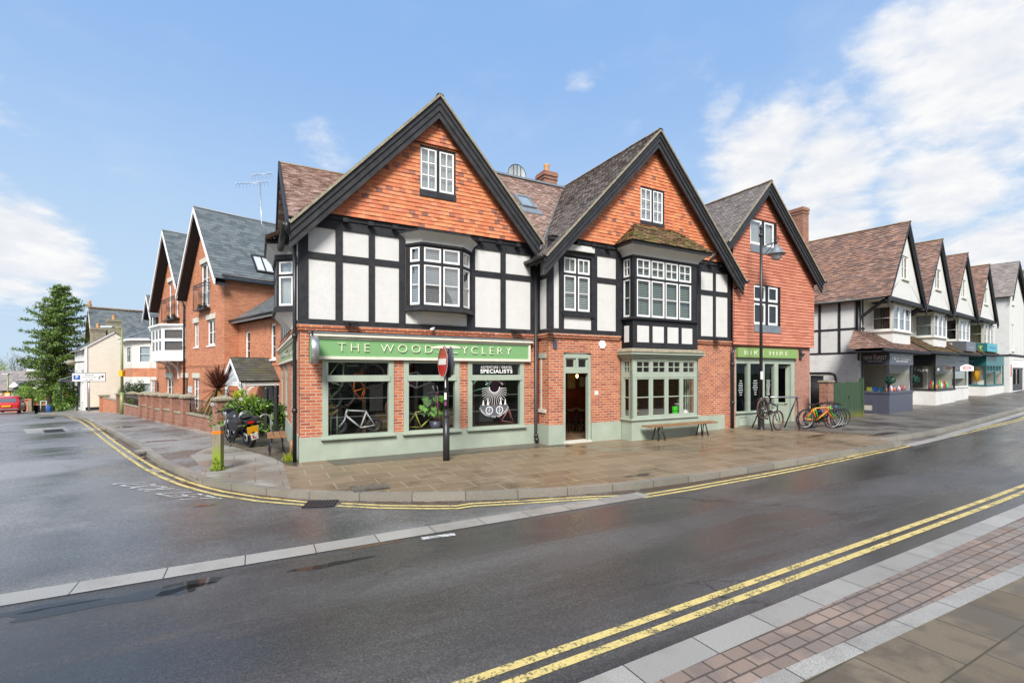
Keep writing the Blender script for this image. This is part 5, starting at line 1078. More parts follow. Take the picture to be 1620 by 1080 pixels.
def build_row():
    M=S.M; yv=-.9; yg=-.72; yb=-.5; ysf=-.75
    labs=['white gabled shop house nearest the green gate, grey New Forest shopfront below','white gabled shop house above the black sweet shop front','white gabled shop house above narrow white shopfront with hanging sign','white gabled shop house above teal shopfront, last gable of four']
    apx=[(1440,349.5),(1491.5,377.5),(1531.5,399.5),(1566,417.5)]
    ax=[S.pt(a,b,yv) for a,b in apx]; hw=2.5
    for k in range(4):
        cx,zt=ax[k]; dz=zt-ax[0][1]; 
        gx=S.W(cx-1.6,0); r=thing('gabled_shop',labs[k],'shop',Matrix.Translation((gx.x,gx.y,0))@Matrix.Rotation(S.a,4,'Z'),'white gabled shops in a row')
        zf=5.40+dz; hw_=(ax[min(k+1,3)][0]-ax[min(k,2)][0])/2-.02; sl=(zt-zf)/hw_; xl,xr=cx-hw_,cx+hw_; zb=h(gx.x,gx.y)
        # walls
        w=MB(M); wx0=xl+.22 if k==0 else xl; wx1=xr
        sx=[(1407,1444),(1480,1511),(1516,1537),(1560,1588)][k]; a,b=S.x(sx[0],ysf),S.x(sx[1],ysf); w.box(wx0,wx1,YW,YW+.2,3.0+dz,zf+.05); w.box(wx0,a+.05,YW,YW+.2,zb-.5,3.0+dz); w.box(b-.05,wx1,YW,YW+.2,zb-.5,3.0+dz)
        if k==0:
            w.poly([(wx0,9,-.3),(wx0,YW,-.3),(wx0,YW,zf+.15),(wx0,9,zf+.15)],'plaster_white'); w.poly([(wx0-.01,9,-.3),(wx0-.01,YW-.02,-.3),(wx0-.01,YW-.02,2.98),(wx0-.01,9,2.98)],'brick_white'); w.poly([(wx0-.01,YW-.02,-.3),(wx0+.3,YW-.02,-.3),(wx0+.3,YW-.02,2.98),(wx0-.01,YW-.02,2.98)],'brick_white')
        w.build('wall','plaster_white',r)
        g=MB(M); gz=lambda x: zt-.3-abs(x-cx)*sl
        wpx=[(1428,405,1438,433),(1483.5,421,1492,449),(1526.5,441,1533,465),(1561.5,455,1567,475)][k]
        a,zt_=S.pt(wpx[0],wpx[1],yg); b,zb_=S.pt(wpx[2],wpx[3],yg)
        wid=max(b-a,.75); a=cx-wid*.55; b=a+wid; zb_=zt-2.72+.0; zt_=zt-1.62
        g.plate([(xl+.15,zf+.05),(xr-.15,zf+.05),(xr-.15,gz(xr-.15)+.0),(cx,zt-.3),(xl+.15,gz(xl+.15))],[(a,b,zb_,zt_)],yg,yg+.12,'plaster_white',sides=False); g.poly([(xl+.1,yg,zf+.02),(xl+.1,YW,zf+.02),(xr-.1,YW,zf+.02),(xr-.1,yg,zf+.02)],'plaster_white'); g.build('gable_wall','plaster_white',r)
        window(r,M,(a,b,zb_,zt_),[(a+.03,(a+b)/2-.01,zb_+.03,zt_-.03,1,2),((a+b)/2+.01,b-.03,zb_+.03,zt_-.03,1,2)],yg+.03,'cream_trim','white_paint',blind_or_backing='dark_room' if k else 'blind_or_backing',sill=.1,cw=.04,glass='glass_far')
        t=MB(M); t.box(xl+.12,xr-.12,yg-.06,yg+.06,zf-.13,zf+.06); 
        for x in (xl+.3,xr-.3): t.beam((x,YW,zf-.85),(x,yg+.1,zf-.1),.12,.12)
        if k==0:
            t.box(wx0-.035,wx0+.12,YW-.04,YW+.12,2.95,zf); t.box(wx0-.03,wx0,YW+.13,9,2.92,3.0)
            for y in (S.depth(1328,wx0),S.depth(1297,wx0),S.depth(1272,wx0)): t.box(wx0-.03,wx0,y-.05,y+.05,3.0,zf+.1)
            t.box(wx0-.028,wx0,YW+.13,9,4.05,4.13); t.box(wx0-.03,wx0+.6,YW-.035,YW,4.05,4.13); t.box(wx0+.36,wx0+.44,YW-.035,YW,2.95,zf)
        t.build('timber_frame','timber_black',r)
        # roof
        rf=MB(M); yb2=9.2
        Lp=[(xl,yb2,zf),(xl,yv,zf),(cx,yv,zt),(cx,yb2,zt)]; Rp=[(xr,yv,zf),(xr,yb2,zf),(cx,yb2,zt),(cx,yv,zt)]
        rf.tiles(Lp,course=.12,tw=.2,th=.03,jit=.5); rf.tiles(Rp,course=.25,tw=.5); slab_under(rf,Lp,.06); slab_under(rf,Rp,.06); ro=rf.build('roof','tile_roof_red',r); ridge(r,M,(cx,yv-.02,zt+.01),(cx,yb2,zt+.01),parent=ro)
        barge(r,M,(cx,zt-.05),(xl-.05,zf-.12),(xr+.05,zf-.12),.34,yv,steps=2)
        q=MB(M)
        if k==0: q.tube([(xl-.06,yv+.3,zf-.03),(xl-.06,yb2,zf-.03)],.06,8); q.tube([(wx0-.07,YW,zf-.3),(wx0-.07,YW,2.6)],.045,8); q.build('gutter','metal_black',r)
        # oriel
        px=[(1413,1441),(1477.5,1498),(1516.5,1534.5),(1556,1573)][k]; a,b=S.x(px[0],yb),S.x(px[1],yb); z0=S.z(px[0],(580,598,613,621)[k]-0 if False else (524,533,538,543)[k]*1.0,yb); z0=S.z(px[0],(522,532,538,544)[k],yb); z1=zf-.1
        o=MB(M); o.box(a+.02,b-.02,yb+.02,YW,z0-.85,z0-.06); o.box(a-.06,b+.06,yb-.06,YW,z0-.055,z0); o.box(a-.05,b+.05,yb-.06,YW,z1-.09,z1); ob=o.build('oriel','plaster_white',r)
        n=3; st=(b-a)/n; window(r,M,(a,b,z0,z1-.09),[(a+st*j+.04,a+st*(j+1)-.04,z0+.04,z1-.14,1,2) for j in range(n)],yb,'white_paint','white_paint',blind_or_backing='net_curtain' if k!=3 else 'curtain_tan',cw=.04,glass='glass_window')
        L=YW-yb; MM=M@Matrix.Translation((a,YW,0))@Matrix.Rotation(R(-90),4,'Z'); window(r,MM,(0,L,z0,z1-.09),[(.03,L-.1,z0+.04,z1-.14,1,2)],0,'cream_trim','white_paint',blind_or_backing=('curtain_brown','net_curtain','dark_room','curtain_tan')[k],cw=.035,glass='glass_far')
        # pent roof over the shopfront
        pr=MB(M); e0=(S.x(1371,-.3)-.3 if k==0 else xl); e1=xr; ye=-.98; zp,zq=3.08+dz,3.95+dz
        P=[(e0,ye,zp),(e1,ye,zp),(e1,YW,zq),(e0+(.75 if k==0 else 0),YW,zq)]; pr.tiles(P,course=.11,th=.028,jit=.5); slab_under(pr,P,.07)
        if k==0: pr.tiles([(e0,YW,zp),(e0,ye,zp),(e0+.75,YW,zq)],course=.11,th=.03,jit=.5)
        pr.build('pent_roof','tile_roof_red' if k==0 else 'tile_moss',r)
        q=MB(M); q.box(e0-.02,e1,ye-.06,ye-.0,zp-.12,zp-.0); q.box(e0,e1,ye,YW,zp-.14,zp-.1); q.build('pent_fascia','timber_black',r)
        # shopfronts
        sx=[(1407,1444),(1480,1511),(1516,1537),(1560,1588)][k]; a,b=S.x(sx[0],ysf),S.x(sx[1],ysf); zg=h(*S.W((a+b)/2,ysf)[:2])
        if k==0:
            f=shopbay(r,'shopfront',M,a,b,ysf,zg,zg+.88,2.42,3.0,'paint_charcoal','paint_charcoal')
            for (MM,L,xx) in ((M@Matrix.Translation((a,ysf-.02,0)),b-a,0),(M@Matrix.Translation((a-.02,.3,0))@Matrix.Rotation(R(-90),4,'Z'),.3-ysf,0)):
                q=MB(MM); textmb(q,'NEW FOREST',.24,L/2,2.71,0,1.05,.004,'lettering_white',fit=L*.82); textmb(q,'FAMILY BUTCHERS',.075,L/2,2.56,0,1.05,.003,'lettering_white',fit=L*.5)
                u=L*.055; q.poly([(L/2-.9*u,0-.004,2.80),(L/2-.1*u,-.004,2.78),(L/2+.5*u,-.004,2.82),(L/2+1.2*u,-.004,2.88),(L/2+.4*u,-.004,2.90),(L/2-.5*u,-.004,2.86),(L/2-1.3*u,-.004,2.93)],'paint_orange'); q.build('sign_lettering','lettering_white',f)
            goods(M,a+.1,b-.1,ysf+.25,zg+.96,14,('red','orange','blue','pink','white'),'small coloured bottle in the window of grey New Forest shop')
            for j,c in enumerate(('cyan','blue','yellow_green')):
                d=MB(M); d.box(a+.1,a+.14,ysf+.2+.24*j,ysf+.4+.24*j,zg+.96,zg+1.16); tag(d.build('packet','paint_'+c),('turquoise','blue','lime')[j]+' packet in side window of grey New Forest shop','packet')
            for x,y in ((a-.1,ysf-.05),(b+.25,ysf-.02)):
                d=thing('topiary_ball','round green topiary ball hanging at '+('left' if x<a else 'right')+' corner of grey shopfront','topiary',M@Matrix.Translation((x,y,1.72))); q=MB(d.matrix_world.copy()); leaves(q,(0,0,.0),(.19,.19,.19),420,.045,shell=.8); q.build('foliage','leaf_teal',d); q=MB(d.matrix_world.copy()); q.tube([(0,0,.1),(0,0,.62)],.008,5); q.build('chain','metal_black',d)
            d=MB(M); d.plate([(a-.0,zg+.08),(a+.0,zg+.08)],[],0,0) if False else None
            q=MB(M@Matrix.Translation((a-.12,.28,0))@Matrix.Rotation(R(-90),4,'Z')); q.plate([(0,zg),(.55,zg),(.55,zg+.66),(0,zg+.66)],[(.08,.46,zg+.12,zg+.4)],0,.1,'paint_charcoal'); q.box(.08,.46,.04,.08,zg+.12,zg+.4,'room_pale'); tag(q.build('vent_cabinet','paint_charcoal'),'grey cabinet with open vent below side window of New Forest shop','cabinet')
        elif k==1:
            f=shopbay(r,'shopfront',M,a,b,ysf,zg,zg+.75,2.42,3.02+dz,'paint_black','plaster_white')
            q=MB(M); textmb(q,'SWEETS & TREATS',.14,(a+b)/2,2.8+dz,ysf-.03,1.05,.003,'paint_yellow_green',fit=(b-a)*.9); textmb(q,'YUM!',.2,a+.5,2.2,ysf-.0,1.,.003,'lettering_white'); q.build('sign_lettering','lettering_white',f)
            goods(M,a+.15,b-.15,ysf+.3,zg+.83,14,('pink','red','lime','white','orange'),'coloured sweet jar in the black sweet shop window',hh=(.2,.5))
            L=.3-ysf; q=MB(M@Matrix.Translation((a-.01,.3,0))@Matrix.Rotation(R(-90),4,'Z')); textmb(q,'YUM!',.2,L*.5,2.15,-.012,1.,.003,'lettering_white'); q.build('sign_lettering','lettering_white',f)
        elif k==2:
            f=shopbay(r,'shopfront',M,a,b,ysf+.15,zg,zg+.75,2.3,3.02+dz,'plaster_white','plaster_white',fas='paint_charcoal')
            d=thing('hanging_sign','white shaped hanging sign with red emblem under mossy pent roof','sign',M@Matrix.Translation((a+.1,ysf-.35,2.3))); MM=d.matrix_world.copy()@Matrix.Rotation(R(-60),4,'Z')@Matrix.Scale(.8,4); q=MB(MM); q.prism([(-.38,-.2),(.38,-.2),(.38,.12),(.2,.22),(0,.3),(-.2,.22),(-.38,.12)],-.02,.02); q.build('board','white_paint',d); q=MB(MM)
            n=18; q.poly([(.24*math.cos(6.283*i/n),-.024,.02+.1*math.sin(6.283*i/n)) for i in range(n)],'paint_red'); q.poly([(.15*math.cos(6.283*i/n),-.027,.02+.05*math.sin(6.283*i/n)) for i in range(n)],'white_paint'); q.build('emblem','paint_red',d); q=MB(MM); q.tube([(0,0,.3),(0,0,.5)],.012); q.tube([(-.4,0,.5),(.4,0,.5)],.018); q.build('bracket','metal_black',d)
            q=MB(M); q.box(a+.15,b-.15,ysf+.3,ysf+.32,zg+1.3,2.2); tag(q.build('window_poster','net_curtain'),'pale poster filling the narrow white shopfront window','poster')
        else:
            f=shopbay(r,'shopfront',M,a,b,ysf,zg,zg+.62,2.52,3.02+dz,'paint_teal','plaster_white',nfront=2,trans=2.15,fas='paint_teal')
            d=thing('mannequin','yellow jacket on display stand in the teal shop window','mannequin',M@Matrix.Translation((a+.4,ysf+.55,zg+.7))); q=MB(d.matrix_world.copy()); q.lathe([(.0,.25),(.19,.26),(.18,.6),(.22,.95),(.12,1.05),(.05,1.12),(0,1.12)],(0,0,0),14); 
            for s in (-1,1): q.tube([(s*.18,0,.98),(s*.27,0,.75),(s*.25,.0,.45)],.055,8)
            q.build('jacket','plate_yellow',d); q=MB(d.matrix_world.copy()); q.tube([(0,0,0),(0,0,.3)],.02); q.lathe([(.14,0),(.14,.02),(0,.02)],(0,0,0),14); q.build('stand','metal_grey',d)
            for j,(c,lb) in enumerate((('white','white'),('cardboard','brown'))):
                d=MB(M); d.box(a+.75+.5*j,a+1.1+.5*j,ysf+.3,ysf+.55,zg+.7,zg+1.0); tag(d.build('display_box','paint_'+c),lb+' box on the floor of the teal shop window','box')
        if k>=2:
            q=MB(M); sx0=a-.1 if k==2 else a-.25; zz=3.15+dz
            c=['paint_slate_grey','paint_teal'][k-2]; bx0,bx1=S.x((1528,1561)[k-2],-1.0),S.x((1543,1577)[k-2],-1.0); q.box(bx0,bx1,-1.02,-.4,zz+.05,zz+.62,c)
            if k==3: q.box(bx0+.02,bx1-.02,-1.03,-1.021,zz+.08,zz+.59,'paint_cyan'); textmb(q,'FOREST',.17,(bx0+bx1)/2,zz+.33,-1.035,1,.002,'paint_blue',fit=(bx1-bx0)*.7)
            else: textmb(q,'STUDIO',.12,(bx0+bx1)/2,zz+.28,-1.025,1,.002,'net_curtain',fit=(bx1-bx0)*.6)
            if k==3:
                q.m=Matrix.Translation((bx0-.003,-.4,0))@Matrix.Rotation(R(-90),4,'Z'); q.poly([(.18,-.003,zz+.5),(.31,-.003,zz+.16),(.44,-.003,zz+.5),(.36,-.003,zz+.4),(.31,-.003,zz+.5),(.26,-.003,zz+.4)],'paint_yellow_green'); q.poly([(.2,-.003,zz+.12),(.42,-.003,zz+.12),(.42,-.003,zz+.15),(.2,-.003,zz+.15)],'paint_yellow_green'); q.m=WI
            tag(q.build('box_sign',c),('dark grey box sign','teal and light blue box sign with gold emblem')[k-2]+' standing on the mossy pent roof','sign')
        dp=MB(M); 
    # last house: white with dark roof
    M=S.M; xc=S.x(1597,-1.0); r=thing('white_house','tall white rendered house with dark roof at the right end of the shop row','house',M@Matrix.Translation((xc,-1.,0))); zb=h(*S.W(xc,-1)[:2]); W_=6.; cx=xc+2.2; zt=S.z(1611,412,-1.2); ze=S.z(1597,466,-1.)
    w=MB(M); wn=[(xc+.8,xc+1.75,S.z(1602,555,-1),S.z(1602,513,-1)),(xc+.9,xc+1.7,S.z(1602,482,-1),S.z(1602,456,-1))]; sf=(xc+1.2,xc+5.5,zb+.1,zb+2.5)
    w.plate([(xc,zb-.5),(xc+W_,zb-.5),(xc+W_,ze),(cx,zt-.2),(xc,ze-.0)],wn+[sf],-1.,-.85,'plaster_white',sides=False); w.poly([(xc,8,zb-.5),(xc,-1,zb-.5),(xc,-1,ze),(xc,8,ze)]); w.box(xc-.04,xc+W_,-1.05,-.99,zb+2.75,zb+2.9,'timber_black'); w.box(xc-.05,xc,-.98,8,zb+2.75,zb+2.86,'timber_black'); w.build('wall','plaster_white',r)
    for a,b,c,d in wn: window(r,M,(a,b,c,d),[(a+.04,(a+b)/2-.02,c+.04,d-.04,1,2),((a+b)/2+.02,b-.04,c+.04,d-.04,1,2)],-.97,'cream_trim','white_paint',blind_or_backing='dark_room',sill=.1)
    rf=MB(M); e=.3; sl=(zt-ze)/(cx-xc); P=[(xc-e,8,ze-e*sl*.4),(xc-e,-1.25,ze-e*sl*.4),(cx,-1.25,zt),(cx,8,zt)]; rf.tiles(P,course=.14,tw=.25,th=.02); slab_under(rf,P,.06); P=[(xc+W_+e,-1.25,ze),(xc+W_+e,8,ze),(cx,8,zt),(cx,-1.25,zt)]; rf.tiles(P,course=.3,tw=.5); slab_under(rf,P,.06); rf.build('roof','tile_roof_old',r); barge(r,M,(cx,zt-.05),(xc-e,ze-e*sl*.4-.1),(xc+W_+e,ze-.1),.3,-1.28,steps=2)
    f=MB(M); a,b,c,d=sf; f.plate([(a,c),(b,c),(b,d),(a,d)],[(a+.15,a+1.4,c+.5,d-.75),(a+1.5,a+2.9,c+.5,d-.75)],-.98,-.85); f.box(a,b,-1.08,-.985,d-.62,d-.05,'white_paint'); n=5
    st=[]
    for i in range(10): rr=.11 if i%2==0 else .045; t=R(90+36*i); st.append((a+.7+rr*math.cos(t),-1.084,d-.33+rr*math.sin(t)))
    f.poly(st,'paint_black'); fo=f.build('shopfront','paint_black',r); q=MB(M); q.poly([(a,-.92,c),(b,-.92,c),(b,-.92,d),(a,-.92,d)]); q.poly([(a,-.5,c),(b,-.5,c),(b,-.5,d),(a,-.5,d)],'dark_room'); q.build('pane','glass_shop',fo)
    q=MB(M); q.box(xc+.45,xc+.62,-1.03,-1.0,zb+1.2,zb+2.1); q.build('wall_sign','paint_red',r)
    chimney(r,M,S.x(1621,1.),1.,1.3,1.2,-.3,zt+2.2,'stone_cap',0)
    # low pent and side window between last gable and the white house
build_row()
# ---------------------------------------------------------------- side street: red brick house with two gables, wing, porch
def lintel(mb,a,b,z,y,hh=.26): mb.prism([(a-.1,z),(b+.1,z),(b+.2,z+hh),(a-.2,z+hh)] if False else [(a-.02,z),(b+.02,z),(b+.02,z+.1),(b+.14,z+.1) if False else (b+.12,z+.02),(b+.16,z+hh),(a-.16,z+hh),(a-.12,z+.02),(a-.02,z+.02)][:2]+[(b+.12,z),(b+.17,z+hh),(a-.17,z+hh),(a-.12,z)],y-.03,y+.05)
def build_red_house():
    M=LF.M; g0=h(*LF.W(-5,0)[:2]); r=thing('red_brick_house','red brick house with two steep slate gables and black balconies beside the garden wall','house',M@Matrix.Translation((0,0,g0)))
    P=LF.pt; zb=g0-.4; xa,xm,xl=0.,-6.35,-12.75
    fw=[]   # openings x0,x1,z0,z1
    def op(p0,p1,z0,z1): return (LF.x(p0),LF.x(p1),z0,z1)
    g1=[op(328,340,3.38,4.66),op(307,314,3.38,4.66),op(318,331.5,5.35,7.58),op(306,315,.1,1.76),op(288.5,297,-.2,1.76)]
    g2=[op(266,270.5,5.3,7.5),op(277,282,5.3,7.5),op(262.5,273,.0,1.76),op(237,244,.0,1.55)]
    w=MB(M); ap1=(-2.9,10.0); ap2=(-9.2,10.1); sl=1.22; ez=6.55
    def gp(ap,a,b): return [(a,zb),(b,zb),(b,max(ez-.3,ap[1]-abs(b-ap[0])*sl)),ap,(a,max(ez-.3,ap[1]-abs(a-ap[0])*sl))]
    w.plate(gp(ap1,xm,xa),g1,0,.14,sides=False); w.plate(gp(ap2,xl,xm),g2,.03,.17,sides=False)
    w.poly([(xa,0,zb),(xa,9,zb),(xa,9,ez+.1),(xa,0,ez+.1)]); w.poly([(xl,9,zb),(xl,.03,zb),(xl,.03,ez+.1),(xl,9,ez+.1)]); w.box(xl,xa+.02,-.02,.0,2.32,2.40); w.box(xl,xa+.02,-.035,.0,2.40,2.46)
    w.poly([(xa,9,zb),(xl,9,zb),(xl,9,ez),(xa,9,ez)]); w.build('wall','brick_house',r)
    for a,b,c,d in (g1[0],g1[1],g1[2],g1[3],g1[4],g2[2],(g2[0][0],g2[1][1],0,7.5)): l=MB(M); lintel(l,a,b,d,0); l.build('lintel','stone_pale',r)
    for i,(a,b,c,d) in enumerate(g1+g2):
        y=.06 if i<5 else .09; nx=2 if b-a>.7 else 1
        ls=[(a+.02+(b-a-.04)*j/nx,a+.02+(b-a-.04)*(j+1)/nx,c+.02,d-.02,1,3 if d-c>1.5 else 2) for j in range(nx)]
        window(r,M,(a,b,c,d),ls,y,'white_paint','white_paint',blind_or_backing='net_curtain' if i in (2,5,6) else 'dark_room',cw=.06,bar=.035,glass='glass_far',sill=.1 if i<2 else None)
    # balconies
    for a,b,z0,z1,y in ((g1[2][0]-.25,g1[2][1]+.2,5.2,6.45,-.0),(g2[0][0]-.35,g2[1][1]+.25,5.15,6.4,.03)):
        q=MB(M); yy=y-.28
        for zz in (z0,z1,z1-.14): q.beam((a,yy,zz),(b,yy,zz),.04,.04); q.beam((a,yy,zz),(a,y,zz),.03,.03); q.beam((b,yy,zz),(b,y,zz),.03,.03)
        n=9
        for k in range(n+1): q.tube([(a+(b-a)*k/n,yy,z0),(a+(b-a)*k/n,yy,z1)],.018 if k in (0,n) else .008,6)
        q.box(a,b,yy,y,z0-.03,z0-.0); q.build('balcony','metal_black',r)
        for k in range(2):
            x=a+(b-a)*(.35+.4*k); d=thing('window_box','dark planter with small plants standing on '+('right' if a>-6 else 'left')+' black balcony of red brick house','planter',M@Matrix.Translation((x,y-.15,z0)),'planters on the balconies'); q=MB(d.matrix_world.copy()); q.box(-.2,.2,-.07,.07,0,.18); q.build('trough','paint_black',d); q=MB(d.matrix_world.copy()); leaves(q,(0,0,.24),(.2,.08,.1),60,.04); q.build('foliage','leaf_dark',d)
    # roofs
    rf=MB(M); yf=-.5; rl=1.0
    for ap,a,b in ((ap1,xm+.15,xa+.35),(ap2,xl+.1,xm+.05)):
        z0=ap[1]+.3; zL=z0-(ap[0]-a)*sl; zR=z0-(b-ap[0])*sl
        RP=[(b,yf,zR),(b,9.,zR),(ap[0],9.,z0),(ap[0],yf,z0)]; LP=[(a,9.,zL),(a,yf,zL),(ap[0],yf,z0),(ap[0],9.,z0)]
        rf.tiles(RP,course=.2,tw=.3,th=.012,jit=.2); rf.tiles(LP,course=.3,tw=.5,th=.012); slab_under(rf,RP,.07); slab_under(rf,LP,.07)
    ro=rf.build('roof','slate',r)
    q=MB(M)
    for ap in (ap1,ap2): q.tube([(ap[0],yf,ap[1]+.31),(ap[0],9,ap[1]+.31)],.06,6)
    q.build('ridge','lead',ro)
    for ap,a,b in ((ap1,xm+.15,xa+.35),(ap2,xl+.1,xm+.05)):
        z0=ap[1]+.25; barge(r,M,(ap[0],z0),(a,z0-(ap[0]-a)*sl),(b,z0-(b-ap[0])*sl),.26,yf-.03,steps=1,mat='white_paint')
        q=MB(M); q.poly([(ap[0],yf+.04,z0-.27),(a,yf+.04,z0-.27-(ap[0]-a)*sl),(a,.0,z0-.27-(ap[0]-a)*sl),(ap[0],.0,z0-.27)]); q.poly([(ap[0],yf+.04,z0-.27),(ap[0],0,z0-.27),(b,0,z0-.27-(b-ap[0])*sl),(b,yf+.04,z0-.27-(b-ap[0])*sl)]); q.build('soffit','timber_black',r)
    q=MB(M); q.tube([(xa+.38,yf+.3,ez-.05),(xa+.38,8.8,ez-.05)],.06,8); q.build('gutter','metal_black',r)
    x=LF.x(293.5); downpipe(r,M,[(x-.75,-.2,6.55),(x-.7,-.08,6.2),(x-.05,-.07,5.75),(x,-.07,5.4),(x,-.07,zb)],.05)
    # roof lights on the near slope
    z0=ap1[1]+.3
    for y0,y1 in ((1.45,2.35),(4.3,5.2)):
        f=lambda t,y,o: (ap1[0]+t+o*.77,y,z0-t*sl+o*.63); q=MB(M); t0,t1=1.95,2.75
        for (a,b),(c,d) in (((t0,t0+.07),(y0,y1)),((t1-.07,t1),(y0,y1)),((t0+.07,t1-.07),(y0,y0+.07)),((t0+.07,t1-.07),(y1-.07,y1)),((t0+.07,t1-.07),((y0+y1)/2-.03,(y0+y1)/2+.03))):
            vs=[f(b,c,.0),f(b,d,.0),f(a,d,.0),f(a,c,.0),f(b,c,.08),f(b,d,.08),f(a,d,.08),f(a,c,.08)]; q.mesh(vs,[(4,5,6,7),(0,1,5,4),(1,2,6,5),(2,3,7,6),(3,0,4,7)])
        k=q.build('roof_light','timber_black',r); q=MB(M); q.poly([f(t1-.07,y0+.07,.05),f(t1-.07,y1-.07,.05),f(t0+.07,y1-.07,.05),f(t0+.07,y0+.07,.05)]); q.build('pane','net_curtain',k)
    # white oriel on brackets
    a,b,yo=LF.x(230.5,0)+3.2,LF.x(285,0),-.85; a=LF.x(249,yo); z0,z1=2.75,4.75; pts=[(a-1.15,.03),(a-.25,yo),(b-.75,yo),(b,.03)] if False else [(a-2.3,.03),(a-1.5,yo),(a+1.0,yo),(a+2.0,.03)]
    o=MB(M); 
    def off(g): return [(pts[0][0]-g,.03),(pts[1][0]-g*.6,yo-g),(pts[2][0]+g*.6,yo-g),(pts[3][0]+g,.03)]
    for zz0,zz1,g in ((z0-.05,z0+.1,.08),(z0+.1,z0+.45,.0),(z1-.22,z1-.1,.03),(z1-.1,z1,.14)): o.zprism(off(g),zz0,zz1)
    p=off(.12); o.poly([(*p[0],z1+.005),(*p[1],z1+.005),(*p[2],z1+.005),(*p[3],z1+.005)],'slate')
    for x in (pts[1][0]+.5,pts[2][0]-.3):
        for k in range(6): t0,t1=R(15*k),R(15*k+15); f=lambda t: (x,.03-.75*math.sin(t) if False else .03-.75*(1-math.cos(t)),1.95+.72*math.sin(t)); o.beam(f(t0),f(t1),.09,.1)
        o.box(x-.05,x+.05,-.05,.03,1.7,z0-.05)
    o.build('oriel','white_paint',r)
    for i in range(3):
        p_,q_=Vector((*pts[i],0)),Vector((*pts[i+1],0)); L=(q_-p_).length; MM=M@Matrix.Translation(p_)@Matrix.Rotation(math.atan2(q_.y-p_.y,q_.x-p_.x),4,'Z'); n=3 if i==1 else 1
        window(r,MM,(0,L,z0+.45,z1-.22),[(.1+(L-.14)*k/n,.06+(L-.14)*(k+1)/n-.04,c,d,1,1) for k in range(n) for c,d in ((z0+.48,z0+1.1),(z0+1.14,z1-.26))],0,'white_paint','white_paint',blind_or_backing='curtain_brown' if i==2 else 'dark_room',cw=.05,glass='glass_far')
    # low wing to the right with hipped roof
    y=.62; X=xa; x1=5.5; ze=4.55
    q=MB(M); wins=[(LF.x(388,y),LF.x(395.5,y),2.55,3.95),(LF.x(428,y),LF.x(436,y),2.6,4.1)]; q.plate([(X,zb),(x1,zb),(x1,ze),(X,ze)],wins+[(4.0,4.6,-.1,1.7)],y,y+.14,sides=False); q.box(X,x1,y-.02,y,2.32,2.40); q.poly([(x1,y,zb),(x1,6,zb),(x1,6,ze),(x1,y,ze)]); q.build('wing_wall','brick_house',r)
    for a,b,c,d in wins: window(r,M,(a,b,c,d),[(a+.02,b-.02,c+.02,d-.02,1,3)],y+.05,'white_paint','white_paint',blind_or_backing='dark_room',cw=.06,sill=.12,glass='glass_far')
    window(r,M,(4.0,4.6,-.1,1.7),[(4.03,4.57,-.05,1.66,1,3)],y+.05,'white_paint','white_paint',blind_or_backing='net_curtain')
    rf=MB(M); e=.25; P=[(X-.0,y-.35,ze-.1),(x1+e,y-.35,ze-.1),(x1-1.2,y+2.6,ze+2.1),(X,y+2.6,ze+2.1)]; rf.tiles(P,course=.2,tw=.3,th=.012); slab_under(rf,P,.06); rf.build('wing_roof','slate',r)
    q=MB(M); q.box(X,x1,y-.36,y-.28,ze-.22,ze-.1,'white_paint'); q.tube([(X,y-.42,ze-.1),(x1,y-.42,ze-.1)],.055,8)
    for k in range(14): x=X+.2+.38*k; q.box(x,x+.07,y-.28,y,ze-.24,ze-.14,'timber_black')
    q.build('eaves','metal_black',r)
    # porch
    yf_=-.75; x0,x1=LF.x(357.5,yf_),LF.x(383,yf_); cx=(x0+x1)/2; Yp=LF.o[1]+LF.u[1]*cx+LF.v[1]*yf_; zr=HC+(CY-565)/F*Yp; ze2=HC+(CY-602)/F*Yp; yw=.62
    pr=MB(M); RP=[(x1+.12,yf_-.12,ze2),(x1+.12,yw,ze2),(cx,yw,zr),(cx,yf_-.12,zr)]; BP=[(x0-.12,yw,ze2),(x0-.12,yf_-.12,ze2),(cx,yf_-.12,zr),(cx,yw,zr)]
    pr.tiles(RP,course=.15,tw=.25,th=.015); pr.tiles(BP,course=.15,tw=.3); slab_under(pr,RP,.05); slab_under(pr,BP,.05); pr.build('porch_roof','slate_moss',r)
    barge(r,M,(cx,zr-.06),(x0-.14,ze2-.08),(x1+.14,ze2-.08),.16,yf_-.14,steps=1,mat='white_paint',name='porch_bargeboard')
    q=MB(M); q.poly([(x0,yf_,ze2-.06),(x1,yf_,ze2-.06),(cx,yf_,zr-.2)],'net_curtain')
    for x in (x0,x1):
        q.box(x-.06,x+.06,yf_-.02,yf_+.1,g0-.2,ze2-.07); q.beam((x,yf_,ze2-.12),(x,yw,ze2-.12),.08,.14)
    q.beam((x0,yf_,ze2-.12),(x1,yf_,ze2-.12),.07,.16)
    for s,x in ((1,x0),(-1,x1)):
        for k in range(5): t0,t1=R(18*k),R(18*k+18); f=lambda t: (x+s*(.06+.5*(1-math.cos(t))),yf_,ze2-.75+.6*math.sin(t)); q.beam(f(t0),f(t1),.05,.08)
    for k in range(5): t0,t1=R(18*k),R(18*k+18); f=lambda t: (x1,yf_+.1+.5*(1-math.cos(t)),ze2-.75+.6*math.sin(t)); q.beam(f(t0),f(t1),.05,.08)
    q.build('porch_frame','white_paint',r)
    q=MB(M); q.box(cx-.45,cx+.45,.57,.63,-.1,1.75); q.build('door','paint_charcoal',r)
    for a,b,c,d,y_ in ((LF.x(297,0)+.15,LF.x(300)+.5,.95,1.3,0),(3.3,3.75,1.05,1.35,.62)):
        q=MB(M); q.box(a,b,y_-.03,y_,c,d); q.build('wall_plaque','net_curtain',r)
build_red_house()
